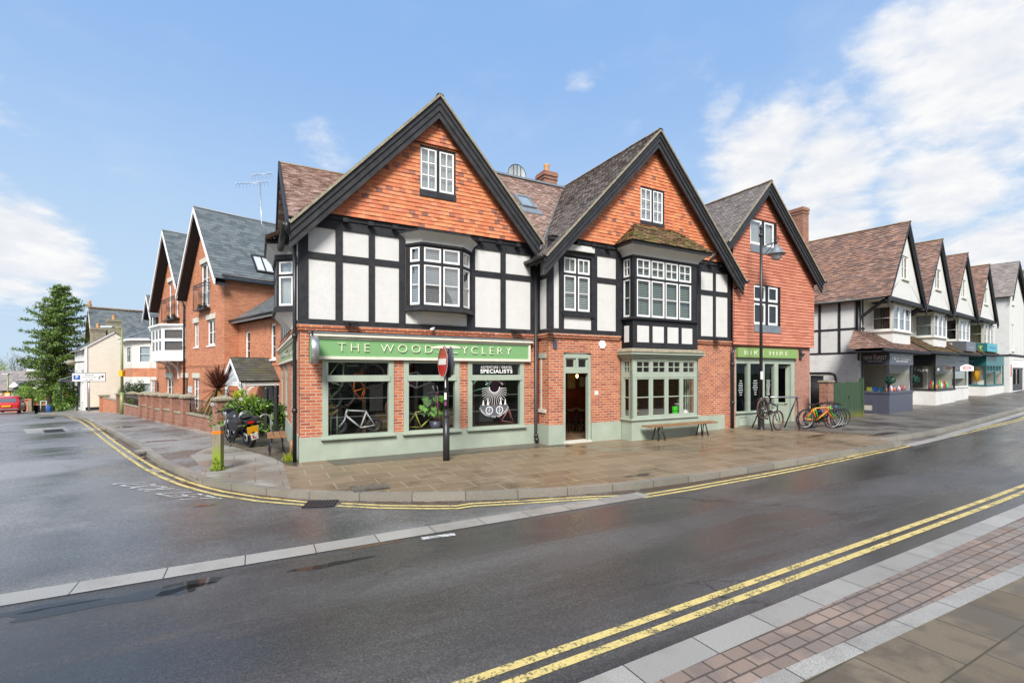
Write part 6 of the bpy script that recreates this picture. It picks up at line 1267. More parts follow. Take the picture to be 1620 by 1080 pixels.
# pale stone bay house further down
def build_bay_house():
    M=LF.M; xr=-16.45; xl=-25.; g0=h(*LF.W(-20,0)[:2]); r=thing('bay_house','brick house with pale stone two storey bay and slate roof behind dark evergreen shrub','house',M@Matrix.Translation((-20,0,g0))); zb=g0-.6
    ze=LF.z(232,533,0)-.15; w=MB(M); w.plate([(xl,zb),(-12.75,zb),(-12.75,ze),(xl,ze)],[],.3,.5); w.box(xr-.9,xr+1.4,.05,.3,zb,ze); w.poly([(-12.75,.3,zb),(-12.75,8,zb),(-12.75,8,ze),(-12.75,.3,ze)]); w.poly([(xl,8,zb),(xl,.3,zb),(xl,.3,ze),(xl,8,ze)]); w.build('wall','brick_house',r)
    x1=LF.x(228,-.4); pts=[(x1-5.6,.3),(x1-4.6,-.75),(x1-1.6,-.75),(x1-.2,.3)]; b=MB(M); zm0,zm1=LF.z(215,640,-.5),LF.z(215,622,-.5)
    b.zprism(pts,zb,-.1,'brick_house'); b.zprism(pts,1.45,1.75,'plaster_cream'); b.zprism(pts,1.75,2.35,'brick_house'); b.zprism(pts,2.35,2.6,'plaster_cream'); b.zprism(pts,ze-.4,ze,'plaster_cream'); b.build('bay','plaster_cream',r)
    for i in range(3):
        p,q=Vector((*pts[i],0)),Vector((*pts[i+1],0)); L=(q-p).length; MM=M@Matrix.Translation(p)@Matrix.Rotation(math.atan2(q.y-p.y,q.x-p.x),4,'Z')
        for z0,z1 in ((-.1,1.45),(2.6,ze-.4)): window(r,MM,(0,L,z0,z1),[(L*.25,L*.78,z0+.08,z1-.05,1,2)],0,'plaster_cream','white_paint',blind_or_backing='net_curtain',cw=.09,glass='glass_far')
    rf=MB(M); zt=ze+3.0; P=[(xl-.3,-.1,ze),(-12.75,-.1,ze),(-12.75,4,zt),(xl+3.8,4,zt)]; rf.tiles(P,course=.22,tw=.32,th=.012); Q=[(xl-.3,8,ze),(xl-.3,-.1,ze),(xl+3.8,4,zt)]; rf.tiles(Q,course=.22,tw=.32,th=.012)
    bp=[(pts[0][0]-.3,.3),(pts[1][0]-.2,-1.05),(pts[2][0]+.2,-1.05),(pts[3][0]+.3,.3)]; top=((pts[1][0]+pts[2][0])/2,1.9,ze+1.45)
    for i in range(3): rf.tiles([(*bp[i],ze+.02),(*bp[i+1],ze+.02),top],course=.22,tw=.32,th=.012)
    rf.build('roof','slate',r); q=MB(M); q.zprism(bp,ze-.12,ze+.01); q.build('eaves','white_paint',r)
    q=MB(M)
    for i in (1,2): q.beam((*bp[i],ze+.05),top,.12,.06)
    q.build('hip','lead',r)
    # small dormer
    a,b=LF.x(228,-.0),LF.x(240,0); z0,z1=ze+.15,LF.z(243,492,0); d=MB(M); cx=(a+b)/2; a,b=cx-.9,cx+.9; d.box(a,b,.3,2.5,z0-.4,z1,'slate'); d.prism([(a,z1),(b,z1),(cx,z1+1.1)],.28,2.5,'slate'); dm=d.build('dormer','slate',r); rr=MB(M); e=.3
    for s in (-1,1):
        P=[(cx+s*(.9+e),-.1,z1-.35),(cx+s*(.9+e),3,z1-.35),(cx,3,z1+1.25),(cx,-.1,z1+1.25)]; P=P if s>0 else P[::-1]; rr.tiles(P,course=.2,tw=.3,th=.012); slab_under(rr,P,.05)
    rr.build('dormer_roof','slate',dm); barge(r,M,(cx,z1+1.2),(cx-1.2,z1-.4),(cx+1.2,z1-.4),.22,-.13,steps=1,mat='white_paint'); window(r,M,(a+.1,b-.1,z0-.3,z1-.05),[(a+.15,cx-.02,z0-.25,z1-.1,1,2),(cx+.02,b-.15,z0-.25,z1-.1,1,2)],.24,'white_paint','white_paint',blind_or_backing='dark_room')
build_bay_house()
def build_cream():
    M=LF.M; xr=LF.loc(*G(136,649)[:2])[0]; yf=-2.05; g0=h(*LF.W(xr,yf)[:2]); r=thing('cream_house','cream painted house with blank side wall and two tall chimney pots','house',M@Matrix.Translation((xr,yf,g0))); zb=g0-.5; xl=xr-7.
    ze=LF.z(136,548,yf)+.0; yp=LF.depth(180,xr); zp=LF.z(180,526,0); 
    Yp=S and (LF.o[1]+LF.u[1]*xr+LF.v[1]*yp); zp=HC+(CY-526)/F*Yp
    w=MB(M); yb=yp*2-yf
    w.poly([(xr,yf,zb),(xr,yb,zb),(xr,yb,ze),(xr,yp,zp),(xr,yf,ze)],'brick_cream'); w.poly([(xl,yb,zb),(xl,yf,zb),(xl,yf,ze),(xl,yp,zp),(xl,yb,ze)],'brick_cream'); wf=[(xr-6.2,xr-5.4,g0+3.3,ze-.3),(xr-2.2,xr-1.4,g0+3.3,ze-.3),(xr-6.2,xr-5.3,g0+.7,g0+2.2),(xr-2.3,xr-1.4,g0+.7,g0+2.2),(xr-4.4,xr-3.3,g0,g0+2.2)]
    w.plate([(xl,zb),(xr,zb),(xr,ze),(xl,ze)],wf,yf,yf+.15,'plaster_white',sides=False); w.poly([(xr,yb,zb),(xl,yb,zb),(xl,yb,ze),(xr,yb,ze)]); w.box(xr-.0,xr+.02,yf,yb,zb,g0+.25,'timber_black'); w.box(xr-.12,xr+.06,yf-.06,yf+.1,g0+.25,ze,'white_paint'); w.build('wall','brick_cream',r)
    for k,(a,b,c,d) in enumerate(wf): window(r,M,(a,b,c,d),[(a+.05,b-.05,c+.05,d-.05,1,2)],yf+.06,'white_paint','paint_slate_grey' if k==4 else 'white_paint',blind_or_backing='dark_room',sill=.12)
    rf=MB(M); e=.35; sl=(zp-ze)/(yp-yf); P=[(xl-.1,yf-e,ze-e*sl),(xr+.08,yf-e,ze-e*sl),(xr+.08,yp,zp+.06),(xl-.1,yp,zp+.06)]; rf.tiles(P,course=.2,tw=.3,th=.012); slab_under(rf,P,.08,'white_paint'); P=[(xr+.08,yb,ze),(xl-.1,yb,ze),(xl-.1,yp,zp+.06),(xr+.08,yp,zp+.06)]; rf.tiles(P,course=.3,tw=.4); rf.build('roof','slate',r)
    for px,py in ((155,513),(180,500)):
        y=LF.depth(px,xr-.5); Y=LF.o[1]+LF.u[1]*(xr-.5)+LF.v[1]*y; zt=HC+(CY-py)/F*Y; chimney(r,M,xr-.5,y,.9,.9,zt-2.2,zt-.3,'stone_cap',1)
    q=MB(M); q.box(xr-4.9,xr-2.9,yf-1.3,yf,g0+2.3,g0+2.42,'paint_charcoal'); q.poly([(xr-4.9,yf-1.3,g0+2.42),(xr-2.9,yf-1.3,g0+2.42),(xr-2.9,yf,g0+2.95),(xr-4.9,yf,g0+2.95)],'slate'); pc=q.build('porch_canopy','paint_charcoal',r)
    for x in (xr-4.8,xr-3.):
        q=MB(M); 
        for dx in (-.12,.12): q.box(x+dx-.04,x+dx+.04,yf-1.25,yf-1.17,g0-.3,g0+2.3)
        for k in range(5): q.beam((x-.12,yf-1.21,g0+.3+.45*k),(x+.12,yf-1.21,g0+.6+.45*k),.03,.03)
        q.build('porch_post','metal_black',r)
    # large lens shaped lamp on the front
    x=xr-.9; d=thing('street_lantern','round basket shaped lamp fixed near the top of cream house front','lamp',M@Matrix.Translation((x,yf-.8,ze-1.3))); q=MB(d.matrix_world.copy()); q.ball((0,0,0),.32,None,14,(1,1,.75)); q.build('lamp_globe','stone_cap',d); q=MB(d.matrix_world.copy()); q.tube([(0,0,0),(.0,.8,.1)],.05); q.build('arm','metal_black',d)
    # slate house rising behind
    x0=xr-11; r2=thing('slate_house','tall slate roofed house with brick gable rising behind the cream house','house',M@Matrix.Translation((x0,6,g0)))
    fr=Fr((150-CX)/F*47,47,LF.a); zr_=HC+(CY-487)/F*fr.W(0,0).y; M2=fr.M; w=MB(M2); hw=3.2; ze=zr_-4.6; w.plate([(-hw,zb),(hw,zb),(hw,ze),(0,zr_-.3),(-hw,ze)],[],0,.2,sides=False); w.poly([(hw,0,zb),(hw,18,zb),(hw,18,ze),(hw,0,ze)]); w.poly([(-hw,18,zb),(-hw,0,zb),(-hw,0,ze),(-hw,18,ze)]); w.build('wall','brick_house',r2); rf=MB(M2)
    for s in (-1,1):
        P=[(s*(hw+.4),-.5,ze-.5),(s*(hw+.4),18,ze-.5),(0,18,zr_),(0,-.5,zr_)]; P=P if s>0 else P[::-1]; rf.tiles(P,course=.25,tw=.35,th=.012); slab_under(rf,P,.08,'cream_trim')
    ro=rf.build('roof','slate',r2); ridge(r2,M2,(0,-.5,zr_+.05),(0,18,zr_+.05),parent=ro,r=.16); q=MB(M2); q.lathe([(.12,0),(.2,.2),(.1,.4),(.16,.55),(0,.7)],(0,-.4,zr_+.05),10); q.build('finial','terracotta',r2)
    barge(r2,M2,(0,zr_-.05),(-hw-.4,ze-.55),(hw+.4,ze-.55),.3,-.55,steps=1,mat='cream_trim')
    aerial(M2@Matrix.Translation((0,9,zr_)),'tv aerial standing on slate roof ridge behind the cream house',[((-2.2,0,2.1),(.5,0,2.1),12)],[(0,0,-.1),(0,0,2.2)])
build_cream()
# ---------------------------------------------------------------- ground, roads, pavements
KP=[(60,655),(102,658),(135,664.5),(180,688),(220,711),(250,736),(285,752),(318,767),(391,780),(460,788),(520,791)]
KW=[G(a,b,-.12) for a,b in KP]+[Vector((*A.W(x,y)[:2],0)) for x,y in ((.95,-3.75),(1.75,-4.18),(2.65,-4.55),(3.85,-4.92),(5.4,-5.2),(6.9,-5.27),(9.,-5.27),(12,-5.27),(15.3,-5.27))]
FAR=[A.W(15.35,-5.25),A.W(15.2,-4.6)]+[G(a,b,0) for a,b in ((1440,688),(1470,683),(1529,670.5),(1560,661),(1620,645.5))]
dS=Vector((S.u[0],S.u[1],0)); FAR+= [FAR[-1]+dS*20,FAR[-1]+dS*70]
dL=Vector((-.742,.670,0))
def ground():
    # terrain
    mb=MB(); xs=[-700,-300,-150,-90]+[-90+6*i for i in range(1,31)]+[150,300,700]; ys=[-300,-100,-40,-20]+[-20+6*i for i in range(1,21)]+[160,300,700]
    for i in range(len(xs)-1):
        for j in range(len(ys)-1): mb.poly([(x,y,h(x,y)-.30) for x,y in ((xs[i],ys[j]),(xs[i+1],ys[j]),(xs[i+1],ys[j+1]),(xs[i],ys[j+1]))])
    tag(mb.build('ground','grass',at=(0,0,0)),kind='structure')
    st=[A.W(x,-5.54) for x in (-40,-8,-3,0,2,3.6,4.9)]
    ne=[A.W(x,-9.35 if x<10 else -9.1) for x in (80,40,20,2,-10,-20)]
    main=[tuple(p[:2]) for p in st]+[tuple(p[:2]) for p in KW[15:]]+[tuple(p[:2]) for p in FAR[1:]]
    far_r=FAR[-1]+Vector((8,-20,0)); main+= [tuple(far_r[:2])]+[tuple(p[:2]) for p in ne]+[tuple(A.W(-40,-9.35)[:2])]
    sheet('main_road',main,'asphalt_main',-.12,2.)
    side=[tuple(p[:2]) for p in st]+[tuple(p[:2]) for p in KW[16:10:-1]]+[tuple(p[:2]) for p in KW[10::-1]]
    e=KW[0]+dL*4; side+=[tuple(e[:2]),tuple((e+Vector((-9,9,0)))[:2]),(-95,62),(-95,0)]
    sheet('side_road',side,'asphalt_side',-.124,2.)
    # pavement behind the kerb, with building plots
    pav=[tuple((p+Vector((.0,.0,0)))[:2]) for p in KW]+[tuple(p[:2]) for p in FAR[1:]]+[tuple((FAR[-1]+Vector((-20,40,0)))[:2]),(-10,70),tuple((KW[0]+Vector((6,40,0)))[:2])]
    # paved in two looks: brown slabs along the high street, grey slabs and tarmac along the side street
    cut=[A.loc(*p) for p in pav]
    right=[tuple(A.W(a,b)[:2]) for a,b in clip(cut,-.35,90,-20,90)]; left=[tuple(A.W(a,b)[:2]) for a,b in clip(cut,-90,-.35,-20,90)]
    sheet('pavement',right,'slabs_brown',0.,1.5); sheet('side_pavement',left,'slabs_grey',0.,1.5)
    # tarmac beyond the bike racks and in front of the white shops
    tp=[A.W(14.3,-.9),A.W(15.9,-3.2),A.W(16.4,-4.5)]+FAR[2:7]+[FAR[-2]]+[S.W(45,0),S.W(8,.1),S.W(0,.3),A.W(19.,-.3),A.W(19.,-.55)]
    sheet('shop_pavement',[tuple(p[:2]) for p in tp],'tarmac_path',.005,1.5)
    ap=[(.55,-.04),(.65,-.75),(3.3,-.78),(6.0,-.72),(6.9,-1.02),(7.0,-.60),(6.3,-.58),(6.3,-.04)]; sheet('wall_strip',[tuple(A.W(a,b)[:2]) for a,b in ap],'tarmac_brown',.005,1.)
    fc=[G(430,663),G(372,676),G(350,693),G(352,702),G(372,707),G(405,716),G(432,724),G(452,734),G(470,738)]; fc=[p for p in fc]+[A.W(-.03,-.02),A.W(-.03,9)]
    sheet('forecourt',[tuple(p[:2]) for p in fc],'tarmac_brown',.006,1.)
    sp_=[G(a,b) for a,b in ((346,700),(330,690),(285,677.5),(243,666),(203,656),(142,651),(104,652),(130,660),(180,682),(225,707),(262,729),(310,757),(322,742),(300,720))]
    sheet('side_path',[tuple(p[:2]) for p in sp_],'tarmac_side',.004,1.)
    # kerbs
    ribbon('kerb',KW,-.0,.15,'granite_kerb',.004,.14) if False else None
    mb=MB(); ribbon('kerb',KW,-.15,.0,None,.006,.16,mb=mb); tag(mb.build('kerb','granite_kerb'),kind='structure')
    mb=MB(); ribbon('kerb',FAR,-.15,.0,None,.006,.16,mb=mb); tag(mb.build('kerb','granite_kerb'),kind='structure')
    ribbon('gutter_silt',KW,.0,.2,'silt',-.1168,step=.4)
    ribbon('leaf_litter',[A.W(x,y) for x,y in ((.9,-.85),(2.2,-.95),(3.4,-1.0),(4.4,-.92),(5.6,-.85))],-.12,.14,'litter',.012,step=.4)
    # flush granite strips
    ribbon('granite_strip',[A.W(-16,-5.54)]+st[1:]+[A.W(5.2,-5.52)],-.16,.16,'granite_strip',-.113)
    lay=[A.W(15.5,-5.3),A.W(18,-5.15)]+[G(a,b,-.12) for a,b in ((1520,683.),(1575,666.8),(1620,653.2))]; lay.append(lay[-1]+dS*30); ribbon('granite_strip',lay,-.15,.13,'granite_strip',-.113)
    # a paler tarmac lay-by between that strip and the kerb
    lb=[FAR[0]]+FAR[1:8]+[lay[-1]]+lay[-2::-1]; sheet('lay_by',[tuple(p[:2]) for p in lb],'tarmac_path',-.116,1.5)
    # double yellow lines
    def line(name,pts,w=.075,mat='paint_line',off=-.115): ribbon(name,pts,-w/2,w/2,mat,off,step=.5)
    y1=[G(a,b,-.12) for a,b in ((102,656.8),(135,672),(171,700.5),(200,722),(228,741),(256,755),(285,766.5),(315,775.5),(346,783),(407,792.5),(485,799),(515,800.5))]
    y2=[G(a,b,-.12) for a,b in ((112,656.8),(145,670.5),(182,699),(211,719),(240,737),(266,750),(293,760.5),(321,769.5),(351,777),(409,786.5),(485,794.2),(515,796))]
    line('yellow_line',y1); line('yellow_line',y2)
    def off(pts,d):
        out=[]
        for i,p in enumerate(pts): t=(pts[min(i+1,len(pts)-1)]-pts[max(0,i-1)]).normalized(); out.append(p+Vector((t.y,-t.x,0))*d)
        return out
    b=[G(a,c,-.12) for a,c in ((533,800),(600,803.5),(687,804.5),(724,804))]+[A.W(x,y) for x,y in ((2.2,-4.75),(3.1,-5.03),(4.2,-5.33))]+[G(a,c,-.12) for a,c in ((1020,786.7),(1100,773.5),(1203.7,754.5),(1300,735.5),(1407,712.5),(1520,687),(1620,663.5))]; b.append(b[-1]+dS*30)
    line('yellow_line',b); line('yellow_line',off(b,-.15))
    n1=[A.W(x,y) for x,y in ((-9,-8.95),(-4,-8.93),(0,-8.92),(2,-8.89),(5,-8.82),(8,-8.76),(11.5,-8.70),(18,-8.68),(60,-8.6))]
    line('yellow_line',n1,.08); line('yellow_line',off(n1,-.16),.08)
    # near footway: flush granite, setts, kerb, slabs
    def edge(c,k,x0): return [(x,c+k*(min(x,13)-x0)) for x in (-14,2,13,40)]
    E1,E2,E3,E4=edge(-9.13,.018,1.6),edge(-9.39,.021,1.56),edge(-9.73,-.030,2.2),edge(-9.88,-.027,2.47); E5=[(40,-17),(-14,-17)]
    def band(name,a,b,mat,z): sheet(name,[tuple(A.W(*p)[:2]) for p in b+a[::-1]],mat,z,2.)
    band('granite_strip',E1,E2,'granite_strip',-.113); band('setts',E2,E3,'setts',-.110)
    mb=MB(); kp=[A.W(*p) for p in E3]; ribbon('kerb',kp,-.0,.145,None,-.098,.06,mb=mb); tag(mb.build('kerb','granite_strip'),kind='structure')
    sheet('near_pavement',[tuple(A.W(*p)[:2]) for p in [(-14,-17),(40,-17)]+E4[::-1]],'slabs_near',-.104,2.)
    # faded white lettering and dash
    mb=MB(A.M)
    for a,b_,c,d in ((-3.3,-.55,-3.05,.0),(0,0,0,0)): pass
    W_=lambda x,y: A.W(x,y)
    tmb=MB(); textmb(tmb,'LOOK  LEFT',1.0,0,0,0,1.0,0.,'paint_line_white',fit=1.75)
    p0,p1=G(236,762,-.12),G(362,788,-.12); d=(p1-p0); d.z=0; L=d.length; d.normalize(); nrm=Vector((-d.y,d.x,0))
    o=MB(); c=(p0+p1)/2
    for p in tmb.v:
        q=c+d*(p.x*L/1.75)+(nrm*.75+d*.9)*(p.z*.75-.36); q.z=h(q.x,q.y)-.115; o.v.append(q)
    o.f=tmb.f; o.fm=tmb.fm; o.uv=tmb.uv; o.t=tmb.t; o.sm=tmb.sm; tag(o.build('road_lettering','paint_line_white'),kind='structure')
    ribbon('white_dash',[G(667,852,-.12),G(720,845,-.12)],-.05,.05,'paint_line_white',-.114)
    # puddles
    def puddle(cx,cy,rx,ry,ang,mat,off,n=40,seed=1):
        rr=random.Random(seed); ph=[rr.uniform(0,6.28) for _ in range(5)]; am=[.22,.16,.12,.1,.07]; mb=MB(); c=Vector((cx,cy,0)); pts=[]
        for i in range(n):
            t=2*math.pi*i/n; k=1+sum(am[j]*math.sin((j+2)*t+ph[j]) for j in range(5)); x,y=rx*k*math.cos(t),ry*k*math.sin(t); q=c+Vector((x*math.cos(ang)-y*math.sin(ang),x*math.sin(ang)+y*math.cos(ang),0)); q.z=h(q.x,q.y)+off; pts.append(q)
        mb.poly(pts); tag(mb.build('puddle',mat),kind='structure')
    for px,py,rx,ry,m,s in ((200,945,.72,.14,'water',1),(290,932,.22,.09,'water',2),(60,962,.35,.09,'water',3),(520,893,.35,.07,'water',4),(258,741,.5,.2,'water_muddy',5),(300,762,.45,.13,'water_muddy',6),(232,722,.6,.14,'water_muddy',7),(215,706,.6,.12,'water_muddy',8),(185,692,.8,.1,'water_muddy',11),(322,799,.16,.05,'water_muddy',9),(590,862,.35,.04,'water_muddy',10)):
        g=G(px,py,-.12); puddle(g.x,g.y,rx,ry,A.a+(R(95) if px<320 and py<780 else 0),m,-.1165,seed=s)
    for px,py,rx,ry,s in ((168,677,.9,.3,21),(262,697,.55,.13,22),(1290,690,.5,.06,23),(1400,686,.9,.1,24),(1010,752,.3,.05,25)):
        g=G(px,py,0); puddle(g.x,g.y,rx,ry,A.a,'water',.011,seed=s)
ground()
def flatthing(name,px,py,w,l,ang,mat,lab,cat,off,bars=0,frame='metal_black',grp=None):
    g=G(px,py,off); M=Matrix.Translation(g)@Matrix.Rotation(ang,4,'Z'); mb=MB(M)
    if bars:
        mb.box(-l/2,l/2,-w/2,w/2,-.03,.006,'room_wood' if False else 'timber_black'); 
        for k in range(bars): x=-l/2+l*(k+.5)/bars; mb.box(x-l/bars*.27,x+l/bars*.27,-w/2+.02,w/2-.02,.007,.016,frame)
        for y in (-w/2,w/2): mb.box(-l/2,l/2,y-.02,y+.02,.007,.018,frame)
    else: mb.box(-l/2,l/2,-w/2,w/2,-.02,.009,mat); mb.box(-l/2+.03,l/2-.03,-w/2+.03,w/2-.03,.0092,.0115,mat)
    return tag(mb.build(name,mat),lab,cat,grp)
flatthing('drain_grate',507,797,.34,.5,A.a+R(-20),'steel_dark','dark drain grate against kerb where the yellow lines break','drain',-.12,9)
flatthing('drain_cover',85,681.5,.55,1.25,LF.a,'steel_dark','dark slotted drain cover in pale patch of the side road','drain',-.12,9)
flatthing('drain_cover',75,661.5,.6,1.2,LF.a,'steel_dark','small dark cover near the bend at far end of side road','drain',-.12,5)
flatthing('manhole_cover',585,771,.48,.62,A.a,'tarmac_brown','grey inspection cover set in brown slabs near the kerb corner','cover',.0)
flatthing('manhole_cover',228,712.5,.35,.5,LF.a,'slabs_grey','small paved cover in side street pavement beside the kerb','cover',.0)
g=G(75,681.5,-.12); mb=MB(Matrix.Translation(g)@Matrix.Rotation(LF.a,4,'Z')); mb.box(-1.6,1.6,-.62,.62,-.03,.0035); tag(mb.build('road_patch','granite_strip'),kind='structure')
# ---------------------------------------------------------------- street furniture
def hv(p): return Vector((p[0],p[1],h(p[0],p[1])))
def at(px,py,off=0.,rz=0.): return Matrix.Translation(G(px,py,off))@Matrix.Rotation(rz,4,'Z')
# no entry sign
M=at(706,728); M=Matrix.Translation(M.translation)@Matrix.Rotation(R(0),4,'Z'); d=thing('no_entry_sign','round red no entry sign with white bar on black post before the green sign','road sign',M)
q=MB(M); q.tube([(0,0,-.1),(0,0,1.0)],.078,14); q.lathe([(.078,1.0),(.085,1.02),(.085,1.06),(.055,1.12),(.052,1.2)],(0,0,0),14); q.build('post_base','metal_black',d)
q=MB(M); q.tube([(0,0,1.15),(0,0,2.56)],.05,14); q.build('post','metal_black',d)
MS=M@Matrix.Translation((-.03,-.065,2.32))@Matrix.Rotation(R(52+90)-R(90)-R(105),4,'Z')
def disc(q,r,y,n=36,mat=None): q.poly([(r*math.cos(2*math.pi*i/n),y,r*math.sin(2*math.pi*i/n)) for i in range(n)],mat)
MS=M@Matrix.Translation((-.075,-.03,2.30))@Matrix.Rotation(R(-64),4,'Z')
q=MB(MS); q.lathe([(.0,.012),(.375,.012),(.375,-.006),(.36,-.008)],(0,0,0),36,axis='Y'); q.build('back_plate','steel_dark',d)
q=MB(MS); disc(q,.372,-.010,mat='white_paint'); disc(q,.355,-.013,mat='tail_red'); q.poly([(-.29,-.016,-.07),(.29,-.016,-.07),(.29,-.016,.07),(-.29,-.016,.07)],'white_paint'); q.build('sign_face','tail_red',d)
MB2=M@Matrix.Translation((.055,.03,2.30))@Matrix.Rotation(R(-66),4,'Z'); q=MB(MB2); q.lathe([(.0,-.01),(.375,-.01),(.375,.012),(.0,.014)],(0,0,0),36,axis='Y'); q.build('back_sign','paint_charcoal',d)
ML=M@Matrix.Translation((0,0,2.6)); q=MB(ML); q.lathe([(.05,-.06),(.05,0)],(0,0,0),12); q.prism([(-.34,.0),(.34,.0),(.36,.02),(.3,.05),(.1,.075),(-.1,.075),(-.3,.05),(-.36,.02)],-.075,.075); q.build('sign_light','stone_pale',d,bevel=.015)
for z0,z1,mt,w in ((1.42,1.58,'white_paint',.05),(1.28,1.38,'paint_purple',.05),(1.7,2.0,'white_paint',.02)): q=MB(M); q.box(-w/2-.012,w/2-.012,-.0525,-.05,z0,z1,mt); q.build('sticker',mt,d)
# street lamp by the hire shop
M=at(1204,679); d=thing('street_lamp','tall black street lamp post with hanging glass lantern in front of the hire shop','street lamp',M)
q=MB(M); q.lathe([(.13,-.05),(.13,.02),(.105,.05),(.105,.95),(.13,.97),(.13,1.03),(.07,1.12)],(0,0,0),16); q.build('post_base','metal_black',d)
q=MB(M); q.tube([(0,0,1.1),(0,0,4.),(0,0,7.0)],[.055,.047,.04],12); q.lathe([(.045,6.7),(.07,6.72),(.07,6.8),(.045,6.82)],(0,0,0),12); q.lathe([(.045,6.98),(.06,7.02),(.03,7.12),(0,7.15)],(0,0,0),12); q.build('post','metal_black',d)
ar=Vector((.9,.4,0)).normalized(); e=ar*.78
q=MB(M); q.tube([(0,0,6.35),(e.x,e.y,6.62)],.022,8); q.tube([(0,0,6.02),(e.x*.35,e.y*.35,6.2),(e.x*.75,e.y*.75,6.5)],.014,6); q.tube([(e.x,e.y,6.5),(e.x,e.y,6.72)],.03,8); q.ring((e.x,e.y,6.72),.09,.015,'Y',12,5); q.build('bracket_arm','metal_black',d)
lm=M@Matrix.Translation((e.x,e.y,5.9))@Matrix.Translation((0,0,.1))@Matrix.Scale(.7,4); q=MB(lm); q.lathe([(.03,.78),(.09,.74),(.13,.62),(.24,.55),(.27,.42),(.30,.38),(.42,.30),(.44,.26),(.42,.27),(.27,.33)],(0,0,0),24); lh=q.build('lantern_hood','lead',d); q=MB(lm); q.lathe([(.25,.32),(.25,.12),(.20,.02),(.1,-.04),(0,-.05)],(0,0,0),24); q.build('lantern_glass','net_curtain',lh)
q=MB(M); q.box(-.05,.03,-.07,-.055,1.75,2.02); q.build('sticker','white_paint',d)
# lamp post and parking sign in the side street
M=at(193,655); d=thing('lamp_post','slim olive green lamp post with yellow tag beside brick garden piers','lamp post',M); q=MB(M); q.tube([(0,0,-.2),(0,0,1.3)],.11,10); q.tube([(0,0,1.3),(0,0,5.05)],[.075,.05],10); q.build('post','paint_olive_post',d); q=MB(M); q.tube([(0,0,5.0),(-.15,-.1,5.1),(-.9,-.25,5.12)],.04,8); lh=q.build('arm','paint_olive_post',d); q=MB(M); q.box(-1.0,-.3,-.36,-.12,5.08,5.2); q.build('lantern','net_curtain',lh,bevel=.03); q=MB(M); q.box(-.11,.11,-.11,.11,2.25,2.6); q.build('tag','plate_yellow',d)
M=at(141,650); M=Matrix.Translation(M.translation)@Matrix.Rotation(R(38),4,'Z'); d=thing('parking_sign','white direction sign with blue P and bent arrow before cream wall','road sign',M); q=MB(M); q.tube([(0,0,-.2),(0,0,2.85)],.05,10); q.build('post','metal_grey',d)
q=MB(M); q.box(-.98,.98,-.10,-.06,2.25,2.93,'paint_slate_grey'); q.box(-.94,.94,-.105,-.1005,2.29,2.89,'white_paint'); sf=q.build('sign_face','white_paint',d); q=MB(M); q.box(-.88,-.5,-.112,-.106,2.42,2.76,'paint_blue'); textmb(q,'P',.3,-.69,2.59,-.114,1,.001,'white_paint',bold=.006); textmb(q,'Shops &',.15,0.02,2.78,-.11,1,.001,'timber_black'); textmb(q,'Community',.15,.02,2.6,-.11,1,.001,'timber_black',fit=.85); textmb(q,'car park',.15,.02,2.41,-.11,1,.001,'timber_black')
q.box(.56,.61,-.112,-.106,2.4,2.62,'timber_black'); q.box(.56,.74,-.112,-.106,2.62,2.67,'timber_black'); q.poly([(.74,-.111,2.53),(.9,-.111,2.645),(.74,-.111,2.76)],'timber_black'); q.build('sign_lettering','timber_black',sf)
# wooden bollard
M=at(345,743); d=thing('wooden_bollard','weathered square wooden bollard with orange band and green mossy foot','bollard',M@Matrix.Rotation(R(8),4,'Z')); M=d.matrix_world.copy(); s=.083; q=MB(M); q.box(-s,s,-s,s,-.1,.92); v=[(-s,-s,.92),(s,-s,.92),(s,s,.92),(-s,s,.92),(0,0,.955)]; q.mesh(v,[(0,1,4),(1,2,4),(2,3,4),(3,0,4)]); q.build('post','wood_post',d,bevel=.008); q=MB(M); 
for a in range(4):
    q.m=Matrix.Rotation(R(90*a),4,'Z'); q.box(-s-.002,s+.002,-s-.004,-s-.001,.765,.825)
q.m=WI; q.build('reflective_band','paint_orange',d); q=MB(M); leaves(q,(0,0,.03),(.17,.17,.07),420,.022,shell=.5); leaves(q,(.0,-.09,.15),(.09,.02,.14),120,.018,shell=.5); q.build('moss','leaf_moss',d)
# benches
def bench(M,L,w,hh,lab,legs):
    d=thing('bench',lab,'bench',M); q=MB(M); n=3
    for k in range(n): y=-w/2+w*k/n; q.box(-L/2+rnd.uniform(-.02,.02),L/2+rnd.uniform(-.02,.02),y+.004,y+w/n-.004,hh-.045,hh)
    q.build('seat','wood_bench',d,bevel=.006)
    for x in legs:
        for sy in (-1,1):
            q=MB(M); y=sy*(w/2-.07)
            for dx in (-.09,.09): q.tube([(x+dx*.5,y*.75,hh-.045),(x+dx*1.5,y*1.15,0)],.02 if L>2 else .012,6); 
            q.tube([(x-.135,y*1.15,.012),(x+.135,y*1.15,.012)] if False else [(x-.06,y*.75,hh-.06),(x+.06,y*.75,hh-.06)],.016,6); q.build('leg','metal_black',d)
    return d
c=A.W(10.75,-1.36); bench(Matrix.Translation(hv(c))@Matrix.Rotation(A.a,4,'Z'),2.95,.36,.46,'long plank bench with black angled legs under the green bay window',(-.95,.95))
c=A.W(-.42,1.75); bench(Matrix.Translation(hv(c))@Matrix.Rotation(A.a+R(90),4,'Z'),1.15,.44,.48,'short plank bench with hairpin legs against side wall of corner shop',(-.38,.38))
c=A.W(-.12,1.0); d=thing('timber_stump','short brown timber post leaning by plank bench at shop corner','post',Matrix.Translation(hv(c))); q=MB(d.matrix_world.copy()); q.tube([(0,0,0),(.01,0,.4)],.045,9); q.build('trunk','wood_bench',d)
